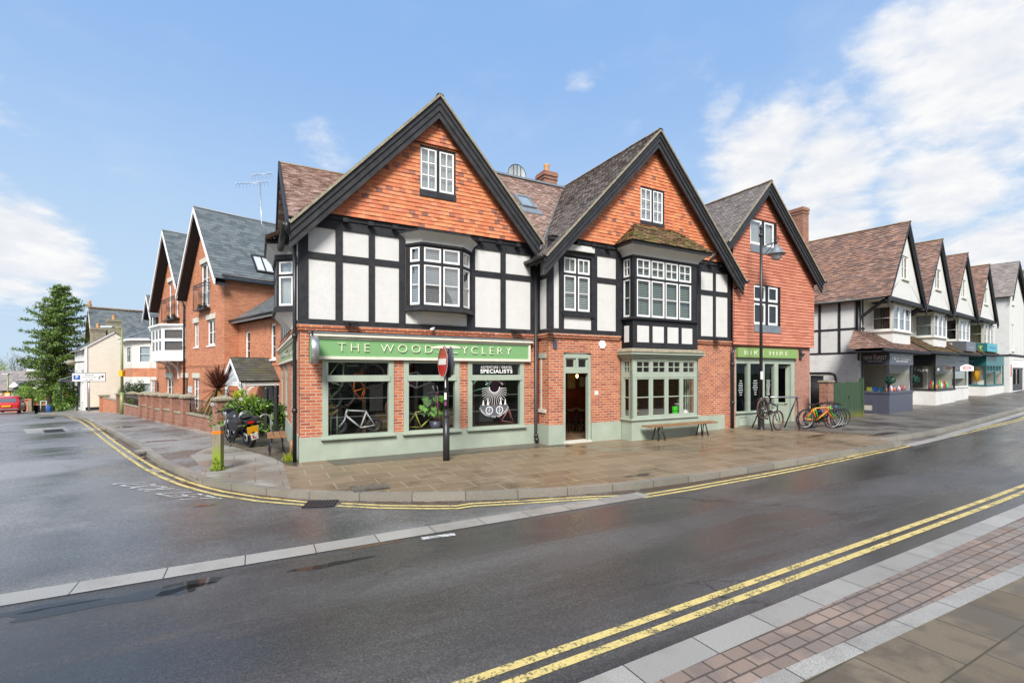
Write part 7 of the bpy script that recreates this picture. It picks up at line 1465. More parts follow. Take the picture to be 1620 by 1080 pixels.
# cycle hoop
def hoop(c,rz,lab):
    M=Matrix.Translation(hv(c))@Matrix.Rotation(rz,4,'Z'); q=MB(M); pts=[(-.22,0,-.05),(-.22,0,.55)]+[(-.22*math.cos(R(15*k)),0,.55+.22*math.sin(R(15*k))) for k in range(1,12)]+[(.22,0,.55),(.22,0,-.05)]; q.tube(pts,.028,10); tag(q.build('cycle_hoop','galvanised'),lab,'cycle stand',None)
a,b=G(413,694),G(424.5,694); hoop((a+b)/2,R(62),'grey steel cycle hoop between motorcycle and plank bench'); 
g=G(388,690); hoop(g,R(55),'grey steel cycle hoop mostly hidden behind parked motorcycle')
# iron gate and rails beside the shop
g0=G(423,668); 
for px,py,zt,lab in ((421,690,1.55,'tall black iron gate post left of narrow gap beside the corner shop'),(436.5,690,1.62,'tall black iron gate post nearest the corner shop wall')):
    M=at(px,py); q=MB(M); q.box(-.05,.05,-.05,.05,-.1,zt); q.lathe([(.06,zt),(.06,zt+.03),(0,zt+.09)],(0,0,0),10); tag(q.build('gate_post','metal_black'),lab,'gate post')
a,b=G(421,688),G(437,688); d=thing('iron_gate','low black iron panel gate between two tall black posts','gate',Matrix.Translation((a+b)/2)@Matrix.Rotation(math.atan2(b.y-a.y,b.x-a.x),4,'Z')); M=d.matrix_world.copy(); L=(b-a).length; q=MB(M); q.box(-L/2+.06,L/2-.06,-.02,.02,.08,.8); q.build('panel','metal_black',d); q=MB(M)
for k in range(5): x=-L/2+.08+(L-.16)*k/4; q.tube([(x,0,.8),(x,0,1.35)],.012,6)
q.tube([(-L/2,0,1.25),(L/2,0,1.25)],.014,6); q.build('rails','metal_black',d)
# garden wall of piers
PIER=[(330.5,687.8,.48,'nearest the motorcycle'),(285,675.4,.40,''),(267.5,671.5,.40,''),(254.6,667.6,.40,''),(243.5,664.4,.40,''),(231.9,662.5,.40,''),(222.8,659.9,.4,''),(202.7,654.7,.5,''),(191.7,652.7,.5,'')]
labs=['widest brick pier with stone cap nearest the parked motorcycle','second brick pier from the motorcycle, at far end of the low railed wall','third brick pier from the motorcycle','fourth brick pier from the motorcycle, before a low wall','fifth brick pier from the motorcycle','sixth brick pier from the motorcycle','seventh brick pier from the motorcycle, at end of the close group','brick pier just right of the olive lamp post','brick pier behind the olive lamp post']
PW=[]
for (px,py,w,_),lb in zip(PIER,labs):
    g=G(px,py); x,y=LF.loc(g.x,g.y); y=-2.12+ (0 if px>210 else .3); c=LF.W(x,y+w/2); g=hv(c); PW.append((x,y+w/2,w)); M=Matrix.Translation(g)@Matrix.Rotation(LF.a,4,'Z'); d=thing('brick_pier',lb,'pier',M,'brick piers along the garden wall'); hh=1.16; w2=w/2
    q=MB(M); q.box(-w2,w2,-w2,w2,-.3,hh); q.build('shaft','brick_pier',d); q=MB(M); e=w2+.055; q.box(-e,e,-e,e,hh,hh+.075); v=[(-e,-e,hh+.075),(e,-e,hh+.075),(e,e,hh+.075),(-e,e,hh+.075),(0,0,hh+.19)]; q.mesh(v,[(0,1,4),(1,2,4),(2,3,4),(3,0,4)]); q.build('cap','stone_cap',d,bevel=.008)
def lowwall(i,j,hh,rail,lab,mat='brick_pier'):
    (xa,ya,wa),(xb,yb,wb)=PW[i],PW[j]; x0,x1=xb+wb/2,xa-wa/2; y=ya; c=LF.W((x0+x1)/2,y); g=hv(c); M=Matrix.Translation(g)@Matrix.Rotation(LF.a,4,'Z'); L=x1-x0; d=thing('garden_wall',lab,'wall',M,'low garden walls between piers'); q=MB(M); q.box(-L/2,L/2,-.11,.11,-.4,hh); q.build('brickwork',mat,d); q=MB(M); q.box(-L/2,L/2,-.15,.15,hh,hh+.07); q.build('coping','stone_cap',d,bevel=.01)
    if rail:
        q=MB(M); n=max(2,int(L/.13)); 
        for k in range(n+1): x=-L/2+L*k/n; q.tube([(x,0,hh+.07),(x,0,hh+.62)],.009 if k%6 else .018,5)
        for z in (.14,.56): q.tube([(-L/2,0,hh+z),(L/2,0,hh+z)],.014,5)
        q.build('railing','metal_black',d)
lowwall(0,1,.5,True,'low mossy brick wall with black railing beside the widest pier')
lowwall(3,4,.5,False,'short stretch of low brick wall between fourth and fifth piers'); lowwall(2,3,.55,False,'short stretch of low brick wall between third and fourth piers')
lowwall(1,2,.5,False,'short stretch of low brick wall between second and third piers'); lowwall(5,6,.6,False,'short stretch of brick wall between sixth and seventh piers'); lowwall(6,7,.5,True,'low brick wall with black railing right of the olive lamp post')
lowwall(4,5,.55,False,'short stretch of low brick wall between fifth and sixth piers')
xa=PW[-1][0]-.25; c=LF.W(xa-3.2,PW[-1][1]); M=Matrix.Translation(hv(c))@Matrix.Rotation(LF.a,4,'Z'); d=thing('garden_wall','plain red brick wall left of the olive lamp post','wall',M,'low garden walls between piers'); q=MB(M); q.box(-3.2,3.2,-.11,.11,-.6,.85); q.build('brickwork','brick_house',d); q=MB(M); q.box(-3.25,3.2,-.14,.14,.85,.93); q.build('coping','stone_cap',d)
c=LF.W(xa-6.5,PW[-1][1]); M=Matrix.Translation(hv(c))@Matrix.Rotation(LF.a,4,'Z'); d=thing('brick_pier','brick pier at left end of the plain wall by cream house','pier',M,'brick piers along the garden wall'); q=MB(M); q.box(-.25,.25,-.25,.25,-.5,1.1); q.build('shaft','brick_house',d); q=MB(M); q.box(-.32,.32,-.32,.32,1.1,1.2); q.build('cap','stone_cap',d)
# green gate, rusty pier and rails between hire shop and white shops
a,b=G(1319,666),G(1362,658); d=thing('wooden_gate','green boarded wooden gate with mossy foot beside white shop','gate',Matrix.Translation((a+b)/2)@Matrix.Rotation(math.atan2(b.y-a.y,b.x-a.x),4,'Z')); M=d.matrix_world.copy(); L=(b-a).length; q=MB(M); n=11
for k in range(n): x0=-L/2+L*k/n; q.box(x0+.004,x0+L/n-.004,-.02,.02,.03,1.5+rnd.uniform(-.01,.01))
q.build('boards','wood_green',d); q=MB(M); q.box(L/2-.02,L/2+.13,-.08,.07,-.1,1.66); q.build('gate_post','wood_green',d); q=MB(M); q.ring((.02,-.035,.9),.045,.012,'Y',12,5); q.build('latch','metal_black',d)
M=at(1309.5,668); M=Matrix.Translation(M.translation)@Matrix.Rotation(S.a,4,'Z'); d=thing('brick_pier','rusty stained brick pier left of green boarded gate','pier',M); q=MB(M); q.box(-.25,.22,-.12,.2,-.2,1.56); q.build('shaft','brick_pier',d); q=MB(M); q.box(-.29,.26,-.16,.24,1.56,1.62); q.build('cap','stone_cap',d)
a,b=G(1283,662.5),G(1302,665); d=thing('railing_gate','dark vertical bar gate between hire shop brick corner and rusty pier','gate',Matrix.Translation(hv((a+b)/2))@Matrix.Rotation(math.atan2(b.y-a.y,b.x-a.x),4,'Z')); M=d.matrix_world.copy(); L=(b-a).length; q=MB(M)
for k in range(13): x=-L/2+L*k/12; q.tube([(x,0,0),(x,0,1.8)],.022,6)
q.build('bars','metal_black',d); q=MB(M)
for z in (.5,1.74): q.box(-L/2,L/2,-.02,.02,z,z+.05)
q.build('rails','metal_black',d)
# black pipe on the white wall
q=MB(S.M); x=S.pt(1440,349.5,-.9)[0]-2.5; yp=S.depth(1322,x); q.tube([(x,8.,2.02),(x,yp+.25,2.02),(x,yp+.05,1.97),(x,yp,1.8),(x,yp,.8)],.05,8); tag(q.build('wall_pipe','metal_black'),'black bent pipe on white painted brick wall above the green gate','pipe')
# ---------------------------------------------------------------- bicycles
def tub(M,name,par,mat,segs,r=.018):
    q=MB(M)
    for s in segs: q.tube(s[0] if isinstance(s,tuple) and isinstance(s[0],list) else s,r,7)
    return q.build(name,mat,par)
def wheel(M,par,c,R_,tr,tm,rm,spokes=14,name='wheel'):
    q=MB(M); q.lathe([(.018,-.04),(.03,-.03),(.03,.03),(.018,.04)],c,8,axis='Y')
    for k in range(spokes): t=2*math.pi*k/spokes; q.tube([(c[0]+.025*math.cos(t),c[1]+(.025 if k%2 else -.025),c[2]+.025*math.sin(t)),(c[0]+(R_-tr)*math.cos(t),c[1],c[2]+(R_-tr)*math.sin(t))],.0022,3)
    q.ring(c,R_-tr*1.5,tr*.55,'Y',30,6,rm); w=q.build(name,'metal_grey',par); q=MB(M); q.ring(c,R_-tr,tr,'Y',32,8); q.build('tyre',tm,w); return w
def bicycle(lab,col,R_=.335,tr=.026,tm='rubber',rm='metal_grey',wb=1.04,sc=1.,saddle=True,wheels=True,forkcol=None,group=None,flat=True,name='bicycle',rot=0.,barw=.30):
    d=thing(name,lab,'bicycle',WI.copy(),group); M=Matrix.Scale(sc,4); z=R_; ra=(-wb*.42,0,z); fa=(wb*.58,0,z); bb=(-.02,0,z-.05); st=(-.17,0,z+.36); hd=(.36*wb,0,z+.40); hb=(.395*wb,0,z+.28); sx=(fa[0]-hb[0]); 
    q=MB(M); q.tube([bb,st],.019,8); q.tube([st,hd],.019,8); q.tube([bb,hb],.023,8); q.tube([(hd[0]-.01,0,hd[2]+.03),(hb[0]+.01,0,hb[2]-.03)],.024,8)
    for s in (-1,1): q.tube([(bb[0],s*.02,bb[2]),(ra[0],s*.06,ra[2])],.011,6); q.tube([(st[0],s*.015,st[2]-.03),(ra[0],s*.06,ra[2])],.010,6)
    q.build('frame','paint_'+col,d); q=MB(M); q.tube([(hb[0],0,hb[2]-.03),(hb[0]+.015,0,hb[2]-.08)],.022,8)
    for s in (-1,1): q.tube([(hb[0]+.015,s*.0,hb[2]-.07),(hb[0]+.02,s*.055,hb[2]-.10),(fa[0],s*.058,fa[2])],.014,7)
    q.build('fork','paint_'+(forkcol or col),d)
    if wheels: wheel(M,d,ra,R_,tr,tm,rm); wheel(M,d,fa,R_,tr,tm,rm)
    q=MB(M); q.tube([(hd[0]-.01,0,hd[2]+.03),(hd[0]-.03,0,hd[2]+.09),(hd[0]+.05,0,hd[2]+.11)],.014,7); q.tube([(hd[0]+.0,-barw,hd[2]+.12),(hd[0]+.05,-.12,hd[2]+.11),(hd[0]+.05,.12,hd[2]+.11),(hd[0]+.0,barw,hd[2]+.12)],.013,7)
    for s in (-1,1): q.tube([(hd[0]+.005,s*barw*.7,hd[2]+.118),(hd[0]-.002,s*barw*1.02,hd[2]+.122)],.018,8); q.tube([(hd[0]+.03,s*barw*.6,hd[2]+.11),(hd[0]+.10,s*barw*.75,hd[2]+.08)],.007,5)
    q.build('handlebar','metal_black',d)
    if saddle:
        q=MB(M); q.tube([st,(st[0]-.03,0,st[2]+.13)],.013,7); s0=(st[0]-.03,0,st[2]+.15); q.mesh([(s0[0]+.14,-.018,s0[2]),(s0[0]+.14,.018,s0[2]),(s0[0]-.02,.035,s0[2]),(s0[0]-.13,.07,s0[2]+.015),(s0[0]-.13,-.07,s0[2]+.015),(s0[0]-.02,-.035,s0[2]),(s0[0]+.13,0,s0[2]-.03),(s0[0]-.11,0,s0[2]-.03)],[(0,1,2,5),(5,2,3,4),(0,5,6),(1,6,2),(0,6,1),(5,4,7,6),(2,6,7,3),(3,7,4)]); q.build('saddle','metal_black',d)
    if wheels:
        q=MB(M); q.ring((bb[0],-.05,bb[2]),.085,.006,'Y',20,5); 
        for s in (-1,1): q.tube([(bb[0],s*.06,bb[2]),(bb[0]+s*.12,s*.07,bb[2]-s*.10)],.010,6); q.box(bb[0]+s*.12-.045,bb[0]+s*.12+.045,s*.075,s*.16,bb[2]-s*.10-.012,bb[2]-s*.10+.012)
        q.tube([(bb[0],-.05,bb[2]+.085),(ra[0],-.05,ra[2]+.04)],.004,4); q.tube([(bb[0],-.05,bb[2]-.085),(ra[0]+.04,-.05,ra[2]-.09),(ra[0],-.05,ra[2]-.04)],.004,4); q.build('crankset','metal_black',d)
    return d
def put(o,T,rz=0.,pitch=0.,roll=0.): o.matrix_world=Matrix.Translation(T)@Matrix.Rotation(rz,4,'Z')@Matrix.Rotation(pitch,4,'Y')@Matrix.Rotation(roll,4,'X')
# window display of the corner shop
o=bicycle('small silver fat tyred bicycle standing on the floor of first shop window','silver',R_=.205,tr=.045,tm='rubber',wb=.86,sc=1.,saddle=False); put(o,A.W(1.42,.55,.5),A.a+R(180))
o=bicycle('pale green bicycle hung nose up high in the first shop window','pale_green',R_=.33,tr=.035,saddle=False,wb=1.05,tm='rubber'); put(o,A.W(1.2,.5,1.55),A.a+R(12),R(-50),R(4))
o=bicycle('orange bicycle frame hung upright in the first shop window','orange',wheels=False,saddle=False,wb=1.0); o.scale=(.8,)*3; put(o,A.W(1.75,.75,1.62),A.a+R(30),R(-80)); o.scale=(.8,)*3
o=bicycle('yellow green bicycle frame without wheels standing in the second shop window','yellow_green',wheels=False,saddle=False,wb=1.06); put(o,A.W(3.05,.55,.30),A.a+R(6),R(-3))
o=bicycle('white bicycle frame hung high in the second shop window','white',wheels=False,saddle=False,wb=1.06); put(o,A.W(3.0,.75,1.35),A.a+R(182),R(14))
o=bicycle('purple bicycle frame hung upright behind the leafy plant in second shop window','purple',wheels=False,saddle=False,forkcol='white'); put(o,A.W(3.45,.8,1.05),A.a+R(80),R(-85))
o=bicycle('mint green bicycle frame hung upside down in the third shop window','mint',wheels=False,saddle=False,wb=1.0,forkcol='white'); put(o,A.W(4.72,.45,2.3),A.a,R(172))
o=bicycle('dusky pink bicycle frame at foot of the third shop window','pink',wheels=False,saddle=False,wb=1.0); put(o,A.W(5.45,.75,.35),A.a+R(185),R(-18))
for x,y,z,r_,lab in ((1.05,1.0,1.5,.34,'loose brown tyred wheel in the first shop window'),(1.82,.95,1.95,.34,'loose wheel high at right of the first shop window'),(2.45,.9,1.1,.3,'loose wheel at left edge of the second shop window')):
    d=thing('spare_wheel',lab,'wheel',WI.copy()); q=MB(); q.ring((0,0,0),r_,.02,'Y',36,8); q.build('tyre','tan_wall',d); q=MB(); q.ring((0,0,0),r_-.03,.008,'Y',36,6)
    for k in range(16): t=6.283*k/16; q.tube([(.02*math.cos(t),0,.02*math.sin(t)),((r_-.03)*math.cos(t),0,(r_-.03)*math.sin(t))],.0022,3)
    q.build('rim','metal_grey',d); put(d,A.W(x,y,z),A.a)
d=thing('wooden_box','plywood box on a stand at left of the first shop window','box',A.M@Matrix.Translation((.72,.5,.45))); q=MB(d.matrix_world.copy()@Matrix.Translation((0,0,.68))@Matrix.Rotation(R(45),4,'Y')); q.box(-.12,.12,-.1,.1,-.12,.12); q.build('box','paint_cardboard',d,bevel=.004); q=MB(d.matrix_world.copy()); q.tube([(.0,0,0),(.0,0,.62)],.02); q.tube([(.15,0,0),(.15,0,.62)],.012); q.build('stand','paint_pale_green',d)
# leafy plant
d=thing('monstera','big leafy green houseplant in the second shop window','plant',A.M@Matrix.Translation((3.38,.42,.47))); M=d.matrix_world.copy(); q=MB(M); q.lathe([(0,0),(.13,0),(.17,.28),(.14,.28),(0,.25)],(0,0,0),16); q.build('pot','paint_charcoal',d); q=MB(M); st=MB(M)
for k in range(22):
    a=rnd.uniform(0,6.28); l=rnd.uniform(.18,.42); zt=rnd.uniform(.45,.95); p=Vector((math.cos(a)*l,math.sin(a)*l*.6,zt)); st.tube([(0,0,.27),(p.x*.4,p.y*.4,zt*.75),p],.006,5); s=rnd.uniform(.10,.16); n=Vector((math.cos(a)*.5,-.75,.5)).normalized(); x=n.cross(Vector((0,0,1))).normalized(); y=x.cross(n); ti=rnd.random()
    out=[(0,.35),(.45,.55),(.8,.3),(.55,.1),(.85,-.1),(.5,-.22),(.65,-.5),(.3,-.5),(0,-1.),(-.3,-.5),(-.65,-.5),(-.5,-.22),(-.85,-.1),(-.55,.1),(-.8,.3),(-.45,.55)]
    for i in range(len(out)): b=out[(i+1)%len(out)]; q.poly([p,p+x*out[i][0]*s+y*out[i][1]*s,p+x*b[0]*s+y*b[1]*s],None,None,ti)
q.build('foliage','leaf_bright',d); st.build('stem','leaf_dark' if False else 'paint_yellow_green',d)
# hire bikes
g=G(1316,677); base=g; col=[('orange','orange hire bicycle with pale tyres, front of the leaning group'),('lime','lime green hire bicycle just behind the orange one'),('black','black hire bicycle behind the lime green one'),('blue','dark blue hire bicycle at back of the leaning group')]
for k,(c,lab) in enumerate(col):
    o=bicycle(lab,c,R_=.34,tr=.024,tm='rubber',rm='white_paint' if k<2 else 'metal_grey',group='hire bicycles leaning together'); fx=1.04*.58
    az=R((6,3,9,1)[k]); p=base-Vector((math.cos(az),math.sin(az),0))*fx+Vector((.19*k,.13*k,0)); put(o,(p.x,p.y,h(p.x,p.y)+.01),az,0,R(6))
# display rack with a black bike hung on its bar
ga,gb=G(1190,676),G(1222,682); gc,gd=G(1241,676),G(1264.5,679)
ta=(ga+gb)/2; tb=(gc+gd)/2; d=thing('bike_rack','black trestle display rack with grey top bar outside the hire shop','rack',Matrix.Translation((ta+tb)/2)); q=MB()
ta=ta+Vector((.1,.0,1.12)); tb=tb+Vector((.18,0,1.12)); tb.z=ta.z
q.tube([ta+(ta-tb).normalized()*.1,tb+(tb-ta).normalized()*.05],.028,10); q.build('top_bar','metal_grey',d)
for t,(p,e) in ((ta,(ga,gb)),(tb,(gc,gd))):
    for f in (p,e): q=MB(); q.tube([t,f],.022,8); q.build('leg','metal_black',d)
o=bicycle('black bicycle with brown tyres hung by its saddle on the rack','black',R_=.345,tr=.026,tm='tyre_brown',rm='metal_black')
f=G(1231,680.5); fa=Vector((f.x,f.y,f.z+.345)); di=Vector((A.u[0],A.u[1],0)); dz=.44; L=math.sqrt(1.04**2-dz**2); ang=math.asin(dz/1.04)
R0=Matrix.Rotation(A.a+R(4),4,'Z')@Matrix.Rotation(ang,4,'Y'); o.matrix_world=Matrix.Translation(fa)@R0@Matrix.Translation((-1.04*.58,0,-.345))
# ---------------------------------------------------------------- motorcycle
def motorcycle():
    f,b=Vector((-8.36,14.10,0)),Vector((-7.27,13.18,0)); a=math.atan2(f.y-b.y,f.x-b.x); M=Matrix.Translation(hv(b))@Matrix.Rotation(a,4,'Z')@Matrix.Rotation(R(-9),4,'X'); d=thing('motorcycle','black motorcycle with yellow rear plate and red L plate on side stand','motorcycle',M)
    wb=1.38
    def wh(x,w,tag_):
        q=MB(M); q.lathe([(.05,-.06),(.06,-.05),(.06,.05),(.05,.06)],(x,0,.3),12,axis='Y')
        for k in range(5): t=6.283*k/5; q.beam((x,0,.3),(x+.23*math.cos(t),0,.3+.23*math.sin(t)),.035,.03,up=(0,1,0))
        q.ring((x,0,.3),.225,.022,'Y',24,6); q.lathe([(.06,w*.6),(.14,w*.6),(.14,w*.55)],(x,0,.3),20,axis='Y',mat='metal_grey'); ww=q.build('wheel','metal_black',d); q=MB(M); 
        pr=[(.235,-w*.45),(.27,-w*.5),(.30,-w*.3),(.31,0),(.30,w*.3),(.27,w*.5),(.235,w*.45)]; q.lathe(pr,(x,0,.3),30,axis='Y'); q.build('tyre','rubber',ww)
    wh(0,.15,'r'); wh(wb,.12,'f')
    q=MB(M)
    for s in (-1,1): q.tube([(wb,s*.09,.3),(wb-.22,s*.09,.82),(wb-.27,s*.09,.95)],.025,8,'metal_grey'); q.tube([(0,s*.1,.3),(.5,s*.1,.36)],.025,8)
    q.tube([(wb-.25,0,.85),(.75,0,.72),(.5,0,.40),(.8,0,.25),(1.05,0,.3),(wb-.25,0,.8)],.028,8); q.tube([(.75,0,.72),(.1,0,.80)],.025,8); q.build('frame','metal_black',d)
    q=MB(M); q.box(.55,.95,-.14,.14,.24,.45); q.lathe([(.11,-.19),(.13,-.15),(.13,.15),(.11,.19)],(.62,0,.36),16,axis='Y',mat='steel_dark'); 
    for k in range(6): q.box(.72,.92,-.11,.11,.46+.035*k,.48+.035*k,'steel_dark')
    q.build('engine','metal_black',d,bevel=.015)
    q=MB(M); n=7; secs=[]
    for i in range(n):
        t=i/(n-1); x=.60+.50*t; w=.06+.11*math.sin(math.pi*min(1,t*.75+.12)); z0=.74+.06*t; hh=.07+.13*math.sin(math.pi*(t*.7+.2)); secs.append([(x,w*math.cos(u),z0+hh*max(0,math.sin(u))-.03*max(0,-math.sin(u))) for u in [2*math.pi*k/12 for k in range(12)]])
    vs=[p for s in secs for p in s]; fs=[(i*12+k,i*12+(k+1)%12,(i+1)*12+(k+1)%12,(i+1)*12+k) for i in range(n-1) for k in range(12)]+[tuple(range(12))[::-1],tuple((n-1)*12+k for k in range(12))]; q.mesh(vs,fs,None,True); q.build('tank','paint_black',d)
    q=MB(M); q.box(.0,.62,-.13,.13,.76,.83); q.box(-.18,.2,-.11,.11,.83,.90); q.build('seat','rubber',d,bevel=.03)
    q=MB(M); q.box(-.30,-.02,-.13,.13,.66,.80); q.build('tail','paint_black',d,bevel=.03)
    q=MB(M); q.box(-.33,-.30,-.08,.08,.70,.75); q.build('tail_light','tail_red',d)
    q=MB(M); q.ring((-.02,0,.86),.16,.016,'X',16,6,None,0,math.pi); q.build('grab_rail','metal_grey',d)
    for s in (-1,1):
        q=MB(M); y=s*.24; q.box(-.18,.38,y-.09,y+.09,.58,.82); q.build('pannier','rubber',d,bevel=.04); q=MB(M); q.box(-.19,-.18,y-.05,y+.05,.66,.69); q.build('reflector','metal_grey',d)
    q=MB(M); MM=Matrix.Translation((-.36,0,.52))@Matrix.Rotation(R(-14),4,'Y'); q.m=MM; q.box(-.008,.008,-.135,.135,-.12,.10); q.m=WI; q.build('number_plate','plate_yellow',d)
    q=MB(M); q.m=Matrix.Translation((-.33,-.03,.33))@Matrix.Rotation(R(-14),4,'Y')@Matrix.Rotation(R(-8),4,'X'); q.box(-.006,.006,-.09,.09,-.09,.09,'white_paint'); q.box(-.009,-.0062,.02,.05,-.05,.06,'tail_red'); q.box(-.009,-.0062,-.045,.02,-.05,-.02,'tail_red'); q.m=WI; q.build('learner_plate','white_paint',d)
    q=MB(M); q.tube([(-.12,0,.66),(-.34,0,.42)],.05,8); q.build('mudguard','paint_black',d)
    q=MB(M); q.ring((wb,0,.3),.345,.05,'Y',14,6,None,R(40),R(140)); q.build('front_mudguard','paint_silver',d)
    q=MB(M); q.tube([(1.0,-.12,.35),(.8,-.17,.22),(.4,-.18,.25),(-.1,-.2,.36)],[.025,.025,.04,.05],10); q.build('exhaust','chrome',d)
    q=MB(M); q.tube([(wb-.28,-.36,1.0),(wb-.24,-.2,1.02),(wb-.22,0,.98),(wb-.24,.2,1.02),(wb-.28,.36,1.0)],.016,8)
    for s in (-1,1): q.tube([(wb-.27,s*.24,1.01),(wb-.28,s*.37,1.0)],.024,8)
    q.build('handlebar','metal_black',d)
    for s in (-1,1):
        q=MB(M); q.tube([(wb-.25,s*.25,1.02),(wb-.2,s*.36,1.2)],.009,6); q.lathe([(.06,.0),(.06,.015),(.02,.03),(0,.03)],(wb-.2,s*.38,1.24),16,axis='X'); mi=q.build('mirror','metal_black',d); q=MB(M); q.lathe([(0,-.002),(.055,-.002)],(wb-.2,s*.38,1.24),16,axis='X'); q.build('mirror_glass','net_curtain',mi)
    q=MB(M); q.lathe([(.0,.16),(.10,.12),(.11,.02),(.06,-.08),(0,-.1)],(wb-.12,0,.88),18,axis='X'); q.build('headlight','chrome',d)
    q=MB(M); q.box(wb-.3,wb-.14,-.11,.11,.94,1.04); q.build('instruments','metal_black',d,bevel=.02)
    q=MB(M); q.tube([(.6,.12,.3),(.5,.38,.0)],.014,6); q.build('side_stand','metal_black',d)
motorcycle()
# ---------------------------------------------------------------- red car in the side road
def car():
    Y=40.5; X=(17-CX)/F*Y; M=Matrix.Translation((X,Y,h(X,Y)-.12))@Matrix.Rotation(math.atan2(.8,-.62)-R(0),4,'Z'); M=Matrix.Translation((X,Y,-64*Y/750+HC))@Matrix.Rotation(R(128),4,'Z'); d=thing('parked_car','small red hatchback seen from behind at far end of the side road','car',M)
    # sections along x (rear at -), each half width / z profile
    prof=[(-1.72,.55,.62,.78,.36),(-1.70,.70,.78,.95,.30),(-1.55,.78,.81,1.02,.24),(-1.1,.80,.82,1.0,.22),(-.2,.81,.82,.98,.2),(.6,.81,.81,.95,.2),(1.2,.79,.78,.86,.22),(1.65,.70,.68,.72,.26),(1.80,.5,.5,.6,.36)]
    q=MB(M); vs=[];n=12
    for x,wl,wm,zt,zb in prof: vs+= [(x,-wl*.9,zb),(x,-wl,zb+.1),(x,-wm,(zb+zt)*.55),(x,-wm*.97,zt-.08),(x,-wm*.86,zt),(x,-wm*.4,zt+.02),(x,wm*.4,zt+.02),(x,wm*.86,zt),(x,wm*.97,zt-.08),(x,wm,(zb+zt)*.55),(x,wl,zb+.1),(x,wl*.9,zb)]
    m=len(prof); fs=[(i*n+k,i*n+(k+1)%n,(i+1)*n+(k+1)%n,(i+1)*n+k) for i in range(m-1) for k in range(n)]+[tuple(range(n))[::-1],tuple((m-1)*n+k for k in range(n))]; q.mesh(vs,fs,None,True); q.build('body','car_red',d)
    q=MB(M); cp=[(-1.62,.70,1.0),(-1.30,.62,1.36),(-.9,.60,1.46),(-.2,.60,1.47),(.25,.60,1.38),(.85,.72,.97)]; vs=[]
    for x,w,z in cp: vs+=[(x,-w-.06,z-.06),(x,-w,z),(x,w,z),(x,w+.06,z-.06)]
    lo=[(-1.62,-.80,.95),(.85,-.78,.92),(-1.62,.80,.95),(.85,.78,.92)]
    fs=[(i*4+k,i*4+k+1,(i+1)*4+k+1,(i+1)*4+k) for i in range(len(cp)-1) for k in range(3)]; q.mesh(vs,fs,None,True)
    q.build('roof','car_red',d)
    for s in (-1,1):
        q=MB(M); q.poly([(-1.45,s*.80,.98),(.75,s*.79,.95),(.25,s*.66,1.33),(-.9,s*.66,1.41),(-1.25,s*.68,1.31)]); q.build('side_window','car_glass',d)
    q=MB(M); q.poly([(-1.70,-.60,1.0),(-1.70,.60,1.0),(-1.385,.50,1.30),(-1.385,-.50,1.30)]); q.build('rear_window','paint_slate_grey',d)
    q=MB(M); q.poly([(.86,-.62,.97),(.86,.62,.97),(.32,.54,1.36),(.32,-.54,1.36)]); q.build('windscreen','car_glass',d)
    for s in (-1,1):
        q=MB(M); q.box(-1.745,-1.66,s*.58,s*.74,.70,.90); q.build('tail_lamp','tail_red',d,bevel=.02); q=MB(M); q.box(.55,.7,s*.80,s*.98,.95,1.08); q.build('mirror','car_red',d,bevel=.03)
    q=MB(M); q.box(-1.80,-1.72,-.27,.27,.62,.74); q.build('number_plate','plate_yellow',d); q=MB(M); q.box(-1.81,-1.68,-.72,.72,.40,.46); q.build('bumper_strip','chrome',d,bevel=.01)
    for x in (-1.1,1.15):
        for s in (-1,1):
            q=MB(M); q.lathe([(.0,.08),(.19,.09),(.2,.0)],(x,s*.66,.29),18,axis='Y'); w=q.build('wheel','metal_grey',d); q=MB(M); q.lathe([(.2,-.09),(.27,-.09),(.29,-.05),(.29,.05),(.27,.09),(.2,.09)],(x,s*.66,.29),22,axis='Y'); q.build('tyre','rubber',w)
car()
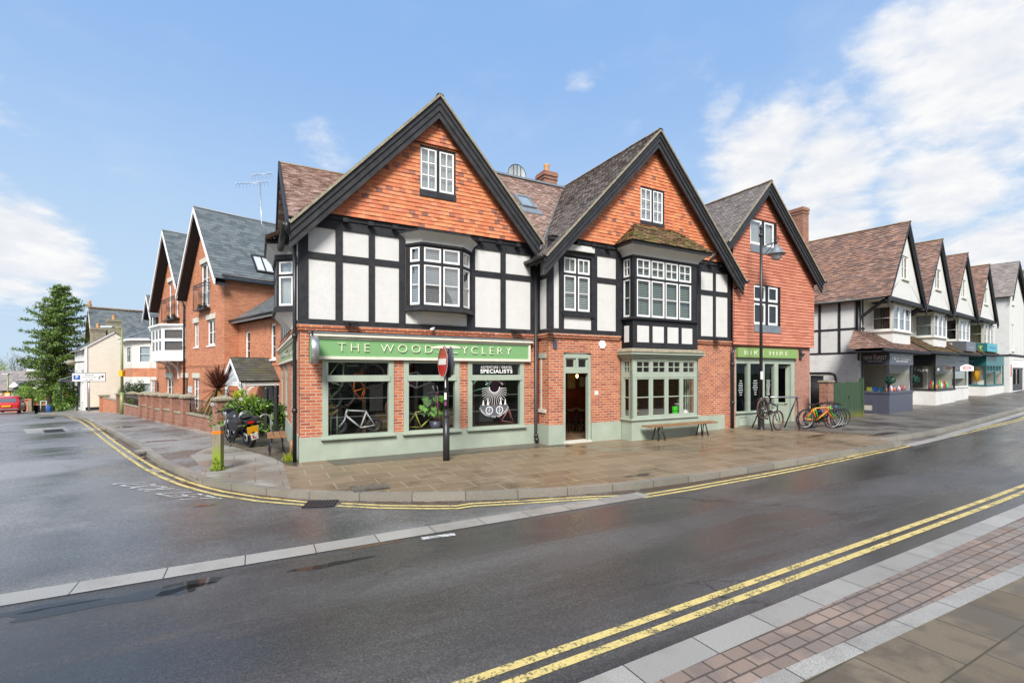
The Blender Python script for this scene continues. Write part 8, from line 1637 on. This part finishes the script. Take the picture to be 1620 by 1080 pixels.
# ---------------------------------------------------------------- far houses at the end of the side road
def bungalow():
    Y=60.; f=lambda px,py: ((px-CX)/F*Y,HC+(CY-py)/F*Y); x0,_=f(-60,0); x1,zr=f(47,586); _,ze=f(0,612); _,zb=f(0,655); d=thing('bungalow','low brick bungalow with long grey roof and white porch gable behind the red car','house',Matrix.Translation((x1-4,Y,zb))); fr=Fr(x1,Y,R(2)); M=fr.M; L=12
    q=MB(M); wn=[(-L+5.5,-L+6.6,zb+1.,zb+2.1),(-2.15,-.95,ze-1.75,ze-.6)]; x=[fr.x(17),fr.x(27.5)]; wn=[(x[0],x[1],fr.z(22,624.5),fr.z(22,616)),(fr.x(-4),fr.x(3.5),fr.z(0,624),fr.z(0,616))]; q.plate([(-L,zb-1),(0,zb-1),(0,ze),(-L,ze)],wn,0,.2,sides=False); q.poly([(0,0,zb-1),(0,8,zb-1),(0,8,ze),(0,4,zr),(0,0,ze)]); q.build('wall','brick_house',d)
    for a,b,c,e in wn: window(d,M,(a,b,c,e),[(a+.08,(a+b)/2-.03,c+.08,e-.08,1,2),((a+b)/2+.03,b-.08,c+.08,e-.08,1,2)],.03,'white_paint','white_paint',blind_or_backing='dark_room')
    q=MB(M); P=[(-L,-.5,ze-.3),(.3,-.5,ze-.3),(.3,4,zr),(-L,4,zr)]; q.tiles(P,course=.25,tw=.35,th=.012); slab_under(q,P,.1,'white_paint'); q.poly([(-L,4,zr),(.3,4,zr),(.3,8.5,ze-.3),(-L,8.5,ze-.3)],'slate'); q.build('roof','tile_roof_old',d); a,b=fr.x(14.,-.9),fr.x(32.5,-.9); m=(a+b)/2; z0,z1=fr.z(20,612,-.9),fr.z(22,603.5,-.9); q=MB(M); q.prism([(a,z0),(b,z0),(m,z1)],-1.06,1.2); q.build('porch_gable','white_paint',d)
    q=MB(M); P=[(m,-1.,z1+.12),(m,2.4,z1+.12),(b+.15,2.4,z0),(b+.15,-1,z0)][::-1]; q.tiles(P,course=.25,tw=.35,th=.012); P=[(m,-1.,z1+.12),(a-.15,-1,z0),(a-.15,2.4,z0),(m,2.4,z1+.12)][::-1]; q.poly(P[::-1]); q.build('porch_roof','tile_roof_old',d)
    x1,_=f(72,0); fr=Fr((47-CX)/F*58,58,R(8)); M=fr.M; d=thing('brick_cottage','low brick cottage with dark roof and white gable left of the big evergreen','house',Matrix.Translation(((60-CX)/F*58,58,zb))); zr2,ze2=HC+(CY-598)/F*58,HC+(CY-612)/F*58; q=MB(M); q.plate([(0,zb-1),(4.5,zb-1),(4.5,ze2),(0,ze2)],[],0,.2); q.build('wall','brick_house',d); q=MB(M); P=[(-.1,-.4,ze2-.2),(4.8,-.4,ze2-.2),(4.8,4,zr2),(-.1,4,zr2)]; q.tiles(P,course=.25,tw=.35,th=.012); q.build('roof','tile_roof_old',d); q=MB(M); a,b=fr.x(47.5,-.6),fr.x(61,-.6); z0,z1=fr.z(55,614,-.6),fr.z(55,609.5,-.6); q.prism([(a,z0),(b,z0),((a+b)/2,z1)],-.6,.5); q.build('porch_gable','white_paint',d)
    q=MB(Fr((45.5-CX)/F*64,64,R(10)).M); a=[(0,HC+(CY-612)/F*64),(5.,HC+(CY-612)/F*64),(1.8,HC+(CY-592)/F*64),(0,HC+(CY-587)/F*64)]; q.prism(a,0,5); d=thing('gable_house','brick gable end with white verge rising behind the bungalow','house',Fr((45.5-CX)/F*64,64,R(10)).M@Matrix.Translation((2,0,HC+(CY-640)/F*64))); q.build('wall','brick_house',d); q=MB(Fr((45.5-CX)/F*64,64,R(10)).M); q.beam((-.1,-.1,a[3][1]+.15),(3.2,-.1,a[2][1]-1.0+.9),.2,.3); q.build('verge','white_paint',d)
bungalow()
def roadwall(px0,px1,Y,zt,zb,mat,lab,name='garden_wall',cat='wall'):
    a,b=Vector(((px0-CX)/F*Y,Y,0)),Vector(((px1-CX)/F*(Y),Y,0)); za=HC+(CY-zt)/F*Y; zz=HC+(CY-zb)/F*Y; q=MB(Matrix.Translation((a.x,Y,0))@Matrix.Rotation(R(4),4,'Z')); q.box(0,(b-a).length,0,.22,zz-.5,za); tag(q.build(name,mat),lab,cat)
roadwall(-40,44,45.5,631,652.5,'brick_house','long brick wall behind the red car under round hedge')
roadwall(44,49.5,45.,633,652,'wood_post','weathered timber gate post at end of the brick wall','gate_post','post')
roadwall(49.5,73,46.5,641,651,'timber_black','dark timber fence below round hedge at road end','timber_fence','fence')
# yellow sign, bin, far lamp
g=Vector(((12.5-CX)/F*46,46,0)); z0=HC+(CY-648)/F*46; zt=HC+(CY-592)/F*46; M=Matrix.Translation((g.x,46,z0)); d=thing('lamp_post','short olive lamp post standing behind the red car','lamp post',M); q=MB(M); q.tube([(0,0,-.3),(0,0,zt-z0)],.07,8); q.build('post','paint_olive_post',d); q=MB(M); q.box(-.5,.12,-.1,.1,zt-z0,zt-z0+.1); q.build('lantern','net_curtain',d)
z0=HC+(CY-650)/F*43.5; M=Matrix.Translation(((12-CX)/F*43.5,43.5,z0)); d=thing('yellow_sign','yellow framed sign board rising above roof of red car','sign',M); zt=HC+(CY-621)/F*43.5-z0; q=MB(M); q.box(-.24,.24,-.03,.03,zt-.5,zt); q.build('sign_board','plate_yellow',d); q=MB(M); q.box(-.16,.16,-.036,-.031,zt-.42,zt-.1); q.build('sign_panel','net_curtain',d); q=MB(M); q.tube([(0,0.04,0),(0,.04,zt-.1)],.03,6); q.build('post','metal_grey',d)
M=Matrix.Translation(((78-CX)/F*42,42,HC+(CY-651)/F*42)); q=MB(M); q.lathe([(.16,0),(.19,.06),(.2,.6),(.17,.68),(0,.7)],(0,0,0),14); tag(q.build('litter_bin','paint_blue'),'blue bin beside leafy shrub at far bend of road','bin')
M=Matrix.Translation(((69-CX)/F*42,42,HC+(CY-651)/F*42)); d=thing('guard_rail','pale metal guard rail at far bend of the side road','rail',M); q=MB(M)
for x in (-.25,.25): q.tube([(x,0,0),(x,0,.95)],.035,6)
q.tube([(-.25,0,.93),(.25,0,.93)],.035,6); q.build('rail','net_curtain',d)
# ---------------------------------------------------------------- trees, hedges, plants
def branchy(q,p,d,l,r,depth,spread=.5,n=3):
    e=p+d*l; q.tube([p,p+d*l*.5+Vector((rnd.gauss(0,.03),rnd.gauss(0,.03),0))*l,e],[r,r*.8,r*.6],5,cap=False)
    if depth:
        for k in range(n):
            v=(d+Vector((rnd.gauss(0,spread),rnd.gauss(0,spread),rnd.gauss(.1,spread*.6)))).normalized(); branchy(q,p+d*l*rnd.uniform(.55,1.),v,l*rnd.uniform(.55,.8),r*.55,depth-1,spread,n)
def conifer():
    Y=45.; bx=(80-CX)/F*Y; zb=h(bx,Y)-.1; top=HC+(CY-455)/F*Y; M=Matrix.Translation((bx,Y,zb)); d=thing('conifer','tall dark green conifer with open tiered branches left of cream house','tree',M); H_=top-zb; tx=(95-80)/F*Y
    q=MB(M); q.tube([(0,0,0),(tx*.4,0,H_*.4),(tx*.9,0,H_*.75),(tx,0,H_)],[.32,.25,.13,.03],8); lf=MB(M)
    n=40
    for k in range(n):
        t=.14+.86*(k/(n-1))**.9; z=H_*t; ax=tx*t; L=(2.75*math.sqrt(max(.02,1-((t-.33)/.69)**2)))*rnd.uniform(.45,1.12); 
        if t<.3: L*=.7
        nj=8 if t<.85 else 5
        for j in range(nj):
            a=j*6.283/nj+k*1.1+rnd.uniform(-.4,.4); l=L*rnd.uniform(.7,1.1)*(1.15 if math.cos(a)>0 else .95); di=Vector((math.cos(a),math.sin(a),rnd.uniform(-.1,.4))); p0=Vector((ax,0,z)); q.tube([p0,p0+di*l*.6,p0+di*l+Vector((0,0,.1))],[.045*(1-t)+.015,.02,.008],4,cap=False)
            m=max(3,int(l*3.2))
            for i in range(m):
                u=(i+.7)/m; c=p0+di*l*u; s_=.30+.2*(1-u); leaves(lf,c,(s_,s_,.24),int(26*(.6+u*.6)),.10,shell=.15,flat=.4)
    q.build('trunk','bark',d); lf.build('crown','leaf_conifer',d)
conifer()
def shrub(name,lab,cat,c,rad,n,size,mat,stem=True,lumps=9,group=None):
    M=Matrix.Translation(c); d=thing(name,lab,cat,M,group); lf=MB(M)
    for k in range(lumps):
        a=rnd.uniform(0,6.28); rr=rnd.uniform(.15,.75); z=rnd.uniform(.25,.85); f=math.sqrt(max(.1,1-(z-.45)**2*2)); p=(math.cos(a)*rr*rad[0]*f,math.sin(a)*rr*rad[1]*f,z*rad[2]); s=rnd.uniform(.32,.5); leaves(lf,p,(rad[0]*s,rad[1]*s,rad[2]*s*.7),n//lumps,size,shell=.45)
    lf.build('foliage',mat,d)
    if stem:
        q=MB(M)
        for k in range(6): a=rnd.uniform(0,6.28); q.tube([(rnd.uniform(-.1,.1)*rad[0],rnd.uniform(-.1,.1)*rad[1],-.1),(math.cos(a)*rad[0]*.45,math.sin(a)*rad[1]*.45,rad[2]*.6)],[.03,.012],5)
        q.build('stems','bark',d)
    return d
def gp(px,py,Y): return Vector(((px-CX)/F*Y,Y,HC+(CY-py)/F*Y))
shrub('round_hedge','big rounded clipped hedge above brick wall at the road end','hedge',gp(51,642,47),(1.75,1.2,2.05),6000,.07,'leaf_hedge',lumps=16)
shrub('evergreen_bush','small dark cone of evergreen right of bungalow window','bush',gp(36,636,52),(.8,.8,2.2),1500,.08,'leaf_dark',lumps=7)
shrub('laurel_bush','bright green leafy bush beneath the conifer beside the blue bin','bush',gp(101,650,41),(1.3,1.1,2.5),5200,.08,'leaf_laurel',lumps=16)
shrub('low_hedge','low green hedge running below bungalow window','hedge',gp(28,640,48),(2.2,.6,1.2),1600,.07,'leaf_hedge',lumps=12)
shrub('verge_plants','yellowish green plants at foot of laurel bush by the road','plants',gp(100,651,39.5),(1.5,.4,.7),900,.07,'leaf_laurel',stem=False,lumps=10)
d=shrub('lime_tree','rounded lime yellow tree above bungalow roof at left edge','tree',gp(-8,640,80),(3.6,3,8.),3800,.16,'leaf_lime',lumps=16)
def bare(px,py0,py1,Y,lab,dp=5,gr=None):
    p=gp(px,py0,Y); H_=(py0-py1)/F*Y; M=Matrix.Translation(p); d=thing('bare_tree',lab,'tree',M,gr); q=MB(M); branchy(q,Vector((0,0,0)),Vector((0,0,1)),H_*.38,H_*.016,dp,.42,3); q.build('branches','bark_pale',d)
bare(8,650,540,105,'tall leafless tree above the bungalow roof at left edge'); bare(30,645,552,110,'leafless tree right of the tall bare tree beyond the bungalow'); bare(52,640,563,120,'smaller leafless tree just left of the conifer crown',5)
mb=MB(); 
for k in range(60):
    px=rnd.uniform(-120,150); Y=rnd.uniform(120,150); c=gp(px,600,Y); leaves(mb,(c.x,c.y,c.z-1.5+rnd.uniform(-.5,.8)),(5,4,rnd.uniform(3.5,5.2)),200,.3,shell=.3)
tag(mb.build('far_wood','leaf_scrub'),kind='stuff')
# garden in front of the brick house
lp=lambda x,y,z=0.: (lambda w: Vector((w.x,w.y,h(w.x,w.y)+z)))(LF.W(x,y))
shrub('dark_shrub','dark feathery evergreen shrub behind brick piers and olive lamp post','bush',lp(-12.6,-1.2),(1.3,.9,2.0),3600,.06,'leaf_dark',lumps=14)
c=G(391,668); c=Vector((-8.35,15.6,-.08)); 
def laurelhedge():
    M=Matrix.Translation((-9.15,16.3,-.1))@Matrix.Rotation(R(-20),4,'Z'); d=thing('laurel_hedge','glossy green laurel hedge with yellow tips behind the motorcycle','hedge',M); a=MB(M)
    for k in range(36):
        x=rnd.uniform(-1.25,1.4); z=rnd.uniform(.15,1.22); y=rnd.uniform(-.35,.35); leaves(a,(x,y,z),(.38,.32,.27),300,.06,shell=.4)
    a.build('foliage','leaf_laurel',d); b=MB(M); leaves(b,(-.15,-.1,1.42),(.3,.25,.2),160,.055,shell=.3); b.build('young_shoots','leaf_lime',d); b=MB(M); leaves(b,(.35,-.25,1.2),(.5,.2,.2),180,.055); b.build('young_shoots','leaf_lime',d); q=MB(M)
    for k in range(10): x=rnd.uniform(-1.2,1.3); q.tube([(x,0,-.1),(x+rnd.uniform(-.2,.2),0,1.2)],[.025,.01],5)
    q.build('stems','bark',d)
laurelhedge()
shrub('garden_plants','mixed leafy plants behind low railed wall beside the widest pier','plants',lp(4.0,-1.1,.1),(1.25,.28,1.0),1500,.05,'leaf_laurel',lumps=12)
shrub('garden_shrub','small green shrub behind railings right of the olive lamp post','bush',lp(-8.6,-1.5,.1),(1.0,.35,.85),700,.06,'leaf_laurel',lumps=7)
def cordyline():
    c=Vector((-10.75,17.35,0)); c=hv(c); M=Matrix.Translation(c); d=thing('cordyline','dark red spiky cordyline palm in front of brick house porch','plant',M); q=MB(M); q.tube([(0,0,0),(.02,0,1.0),(0,0,1.55)],[.09,.08,.07],8); q.build('trunk','bark',d)
    def blades(n,l0,l1,zlo,zhi,mat,name,droop):
        q=MB(M)
        for k in range(n):
            a=rnd.uniform(0,6.28); el=rnd.uniform(zlo,zhi); l=rnd.uniform(l0,l1); di=Vector((math.cos(a)*math.cos(el),math.sin(a)*math.cos(el),math.sin(el))); sd=Vector((-math.sin(a),math.cos(a),0)); t=rnd.random(); pr=None
            for i in range(6):
                u=i/5; p=Vector((0,0,1.55))+di*l*u+Vector((0,0,-droop*u*u*l)); w=.022*math.sin(math.pi*(u*.85+.12)); cur=(p-sd*w,p+sd*w)
                if pr: q.poly([pr[0],pr[1],cur[1],cur[0]],None,None,t)
                pr=cur
        q.build(name,mat,d)
    blades(230,.75,1.1,R(-12),R(85),'leaf_red','leaves',.12); blades(70,.7,1.0,R(-70),R(-20),'leaf_dead','dead_leaves',.25)
cordyline()
c=A.W(-.22,.35); M=Matrix.Translation(hv(c)); q=MB(M)
for k in range(160):
    a=rnd.uniform(0,6.28); l=rnd.uniform(.08,.24); p=Vector((rnd.gauss(0,.06),rnd.gauss(0,.06),0)); e=p+Vector((math.cos(a)*l*.5,math.sin(a)*l*.5,l)); s=Vector((-math.sin(a),math.cos(a),0))*.005; q.poly([p-s,p+s,e])
tag(q.build('grass_tuft','leaf_lime'),'small yellowish grass tuft at foot of corner shop downpipe','grass')

# ---------------------------------------------------------------- the other side of the high street: set back behind the viewpoint, mirrored in the panes
def opposite(x0,x1,y,ze,zr,mat,roofm,lab):
    M=A.M; d=thing('opposite_house',lab,'house',M@Matrix.Translation(((x0+x1)/2,y,0))); q=MB(M@Matrix.Translation((x1,y,0))@Matrix.Rotation(math.pi,4,'Z')); L=x1-x0; n=int(L/2.6); wn=[(L*(k+.3)/n,L*(k+.7)/n,z,z+1.5) for k in range(n) for z in (.9,3.7)]; MM=q.frame
    q.plate([(0,-.3),(L,-.3),(L,ze),(0,ze)],wn,0,.15,sides=False); q.poly([(L,0,-.3),(L,8,-.3),(L,8,ze),(L,4,zr),(L,0,ze)]); q.poly([(0,8,-.3),(0,0,-.3),(0,0,ze),(0,4,zr),(0,8,ze)]); q.poly([(L,8,-.3),(0,8,-.3),(0,8,ze),(L,8,ze)]); q.build('wall',mat,d)
    q=MB(MM); q.poly([(-.3,-.4,ze-.3),(L+.3,-.4,ze-.3),(L+.3,4,zr),(-.3,4,zr)]); q.poly([(-.3,4,zr),(L+.3,4,zr),(L+.3,8.4,ze-.3),(-.3,8.4,ze-.3)]); q.build('roof',roofm,d)
    for a,b,c,e in wn: window(d,MM,(a,b,c,e),[(a+.06,(a+b)/2-.02,c+.06,e-.06,1,2),((a+b)/2+.02,b-.06,c+.06,e-.06,1,2)],.05,'white_paint','white_paint',blind_or_backing='dark_room')
opposite(-16,-5,-25,5.6,9.2,'brick_house','slate','red brick slate roofed house across the high street, left of two')
opposite(-3,14,-26,6.2,10.,'brick_cream','tile_roof_red','cream house with red roof across the high street, right of two')
# stock inside the corner shop
for x,y,z,w_,h_,m_,lab in ((2.3,1.9,.46,.5,.45,'cardboard','brown cardboard carton on the shop floor behind the silver bicycle'),(1.0,2.2,.46,.45,.7,'slate_grey','dark grey carton at back of the first shop window'),(4.3,1.9,.46,.55,.5,'cardboard','brown carton at back left of third shop window'),(5.7,2.3,.46,.5,.85,'silver','pale grey cabinet at back right of the third shop window'),(3.1,2.3,.46,.5,.8,'charcoal','charcoal cabinet behind the yellow green frame')):
    d=thing('carton',lab,'box',A.M@Matrix.Translation((x,y,z))); q=MB(d.matrix_world.copy()); q.box(-w_/2,w_/2,-.2,.2,0,h_); q.build('box','paint_'+m_,d,bevel=.01); q=MB(d.matrix_world.copy()); q.box(-w_/2-.003,w_/2+.003,-.204,.204,h_*.45,h_*.52); q.build('band','net_curtain',d)
for x,y,m_,lab in ((2.62,.9,'purple','purple cycling jersey hanging in second shop window'),(5.5,1.0,'purple','purple cycling jersey hanging high in third shop window'),(4.5,1.2,'slate_grey','dark grey cycling jersey hanging in third shop window')):
    d=thing('jersey',lab,'jersey',A.M@Matrix.Translation((x,y,1.35))); q=MB(d.matrix_world.copy()); q.prism([(-.16,0),(.16,0),(.18,.38),(.30,.30),(.34,.40),(.17,.56),(.06,.58),(-.06,.58),(-.17,.56),(-.34,.40),(-.30,.30),(-.18,.38)],-.04,.04); q.build('shirt','paint_'+m_,d,bevel=.02); q=MB(d.matrix_world.copy()); q.tube([(0,0,.57),(0,0,.68),(.03,0,.72)],.006,5); q.build('hanger','metal_grey',d)
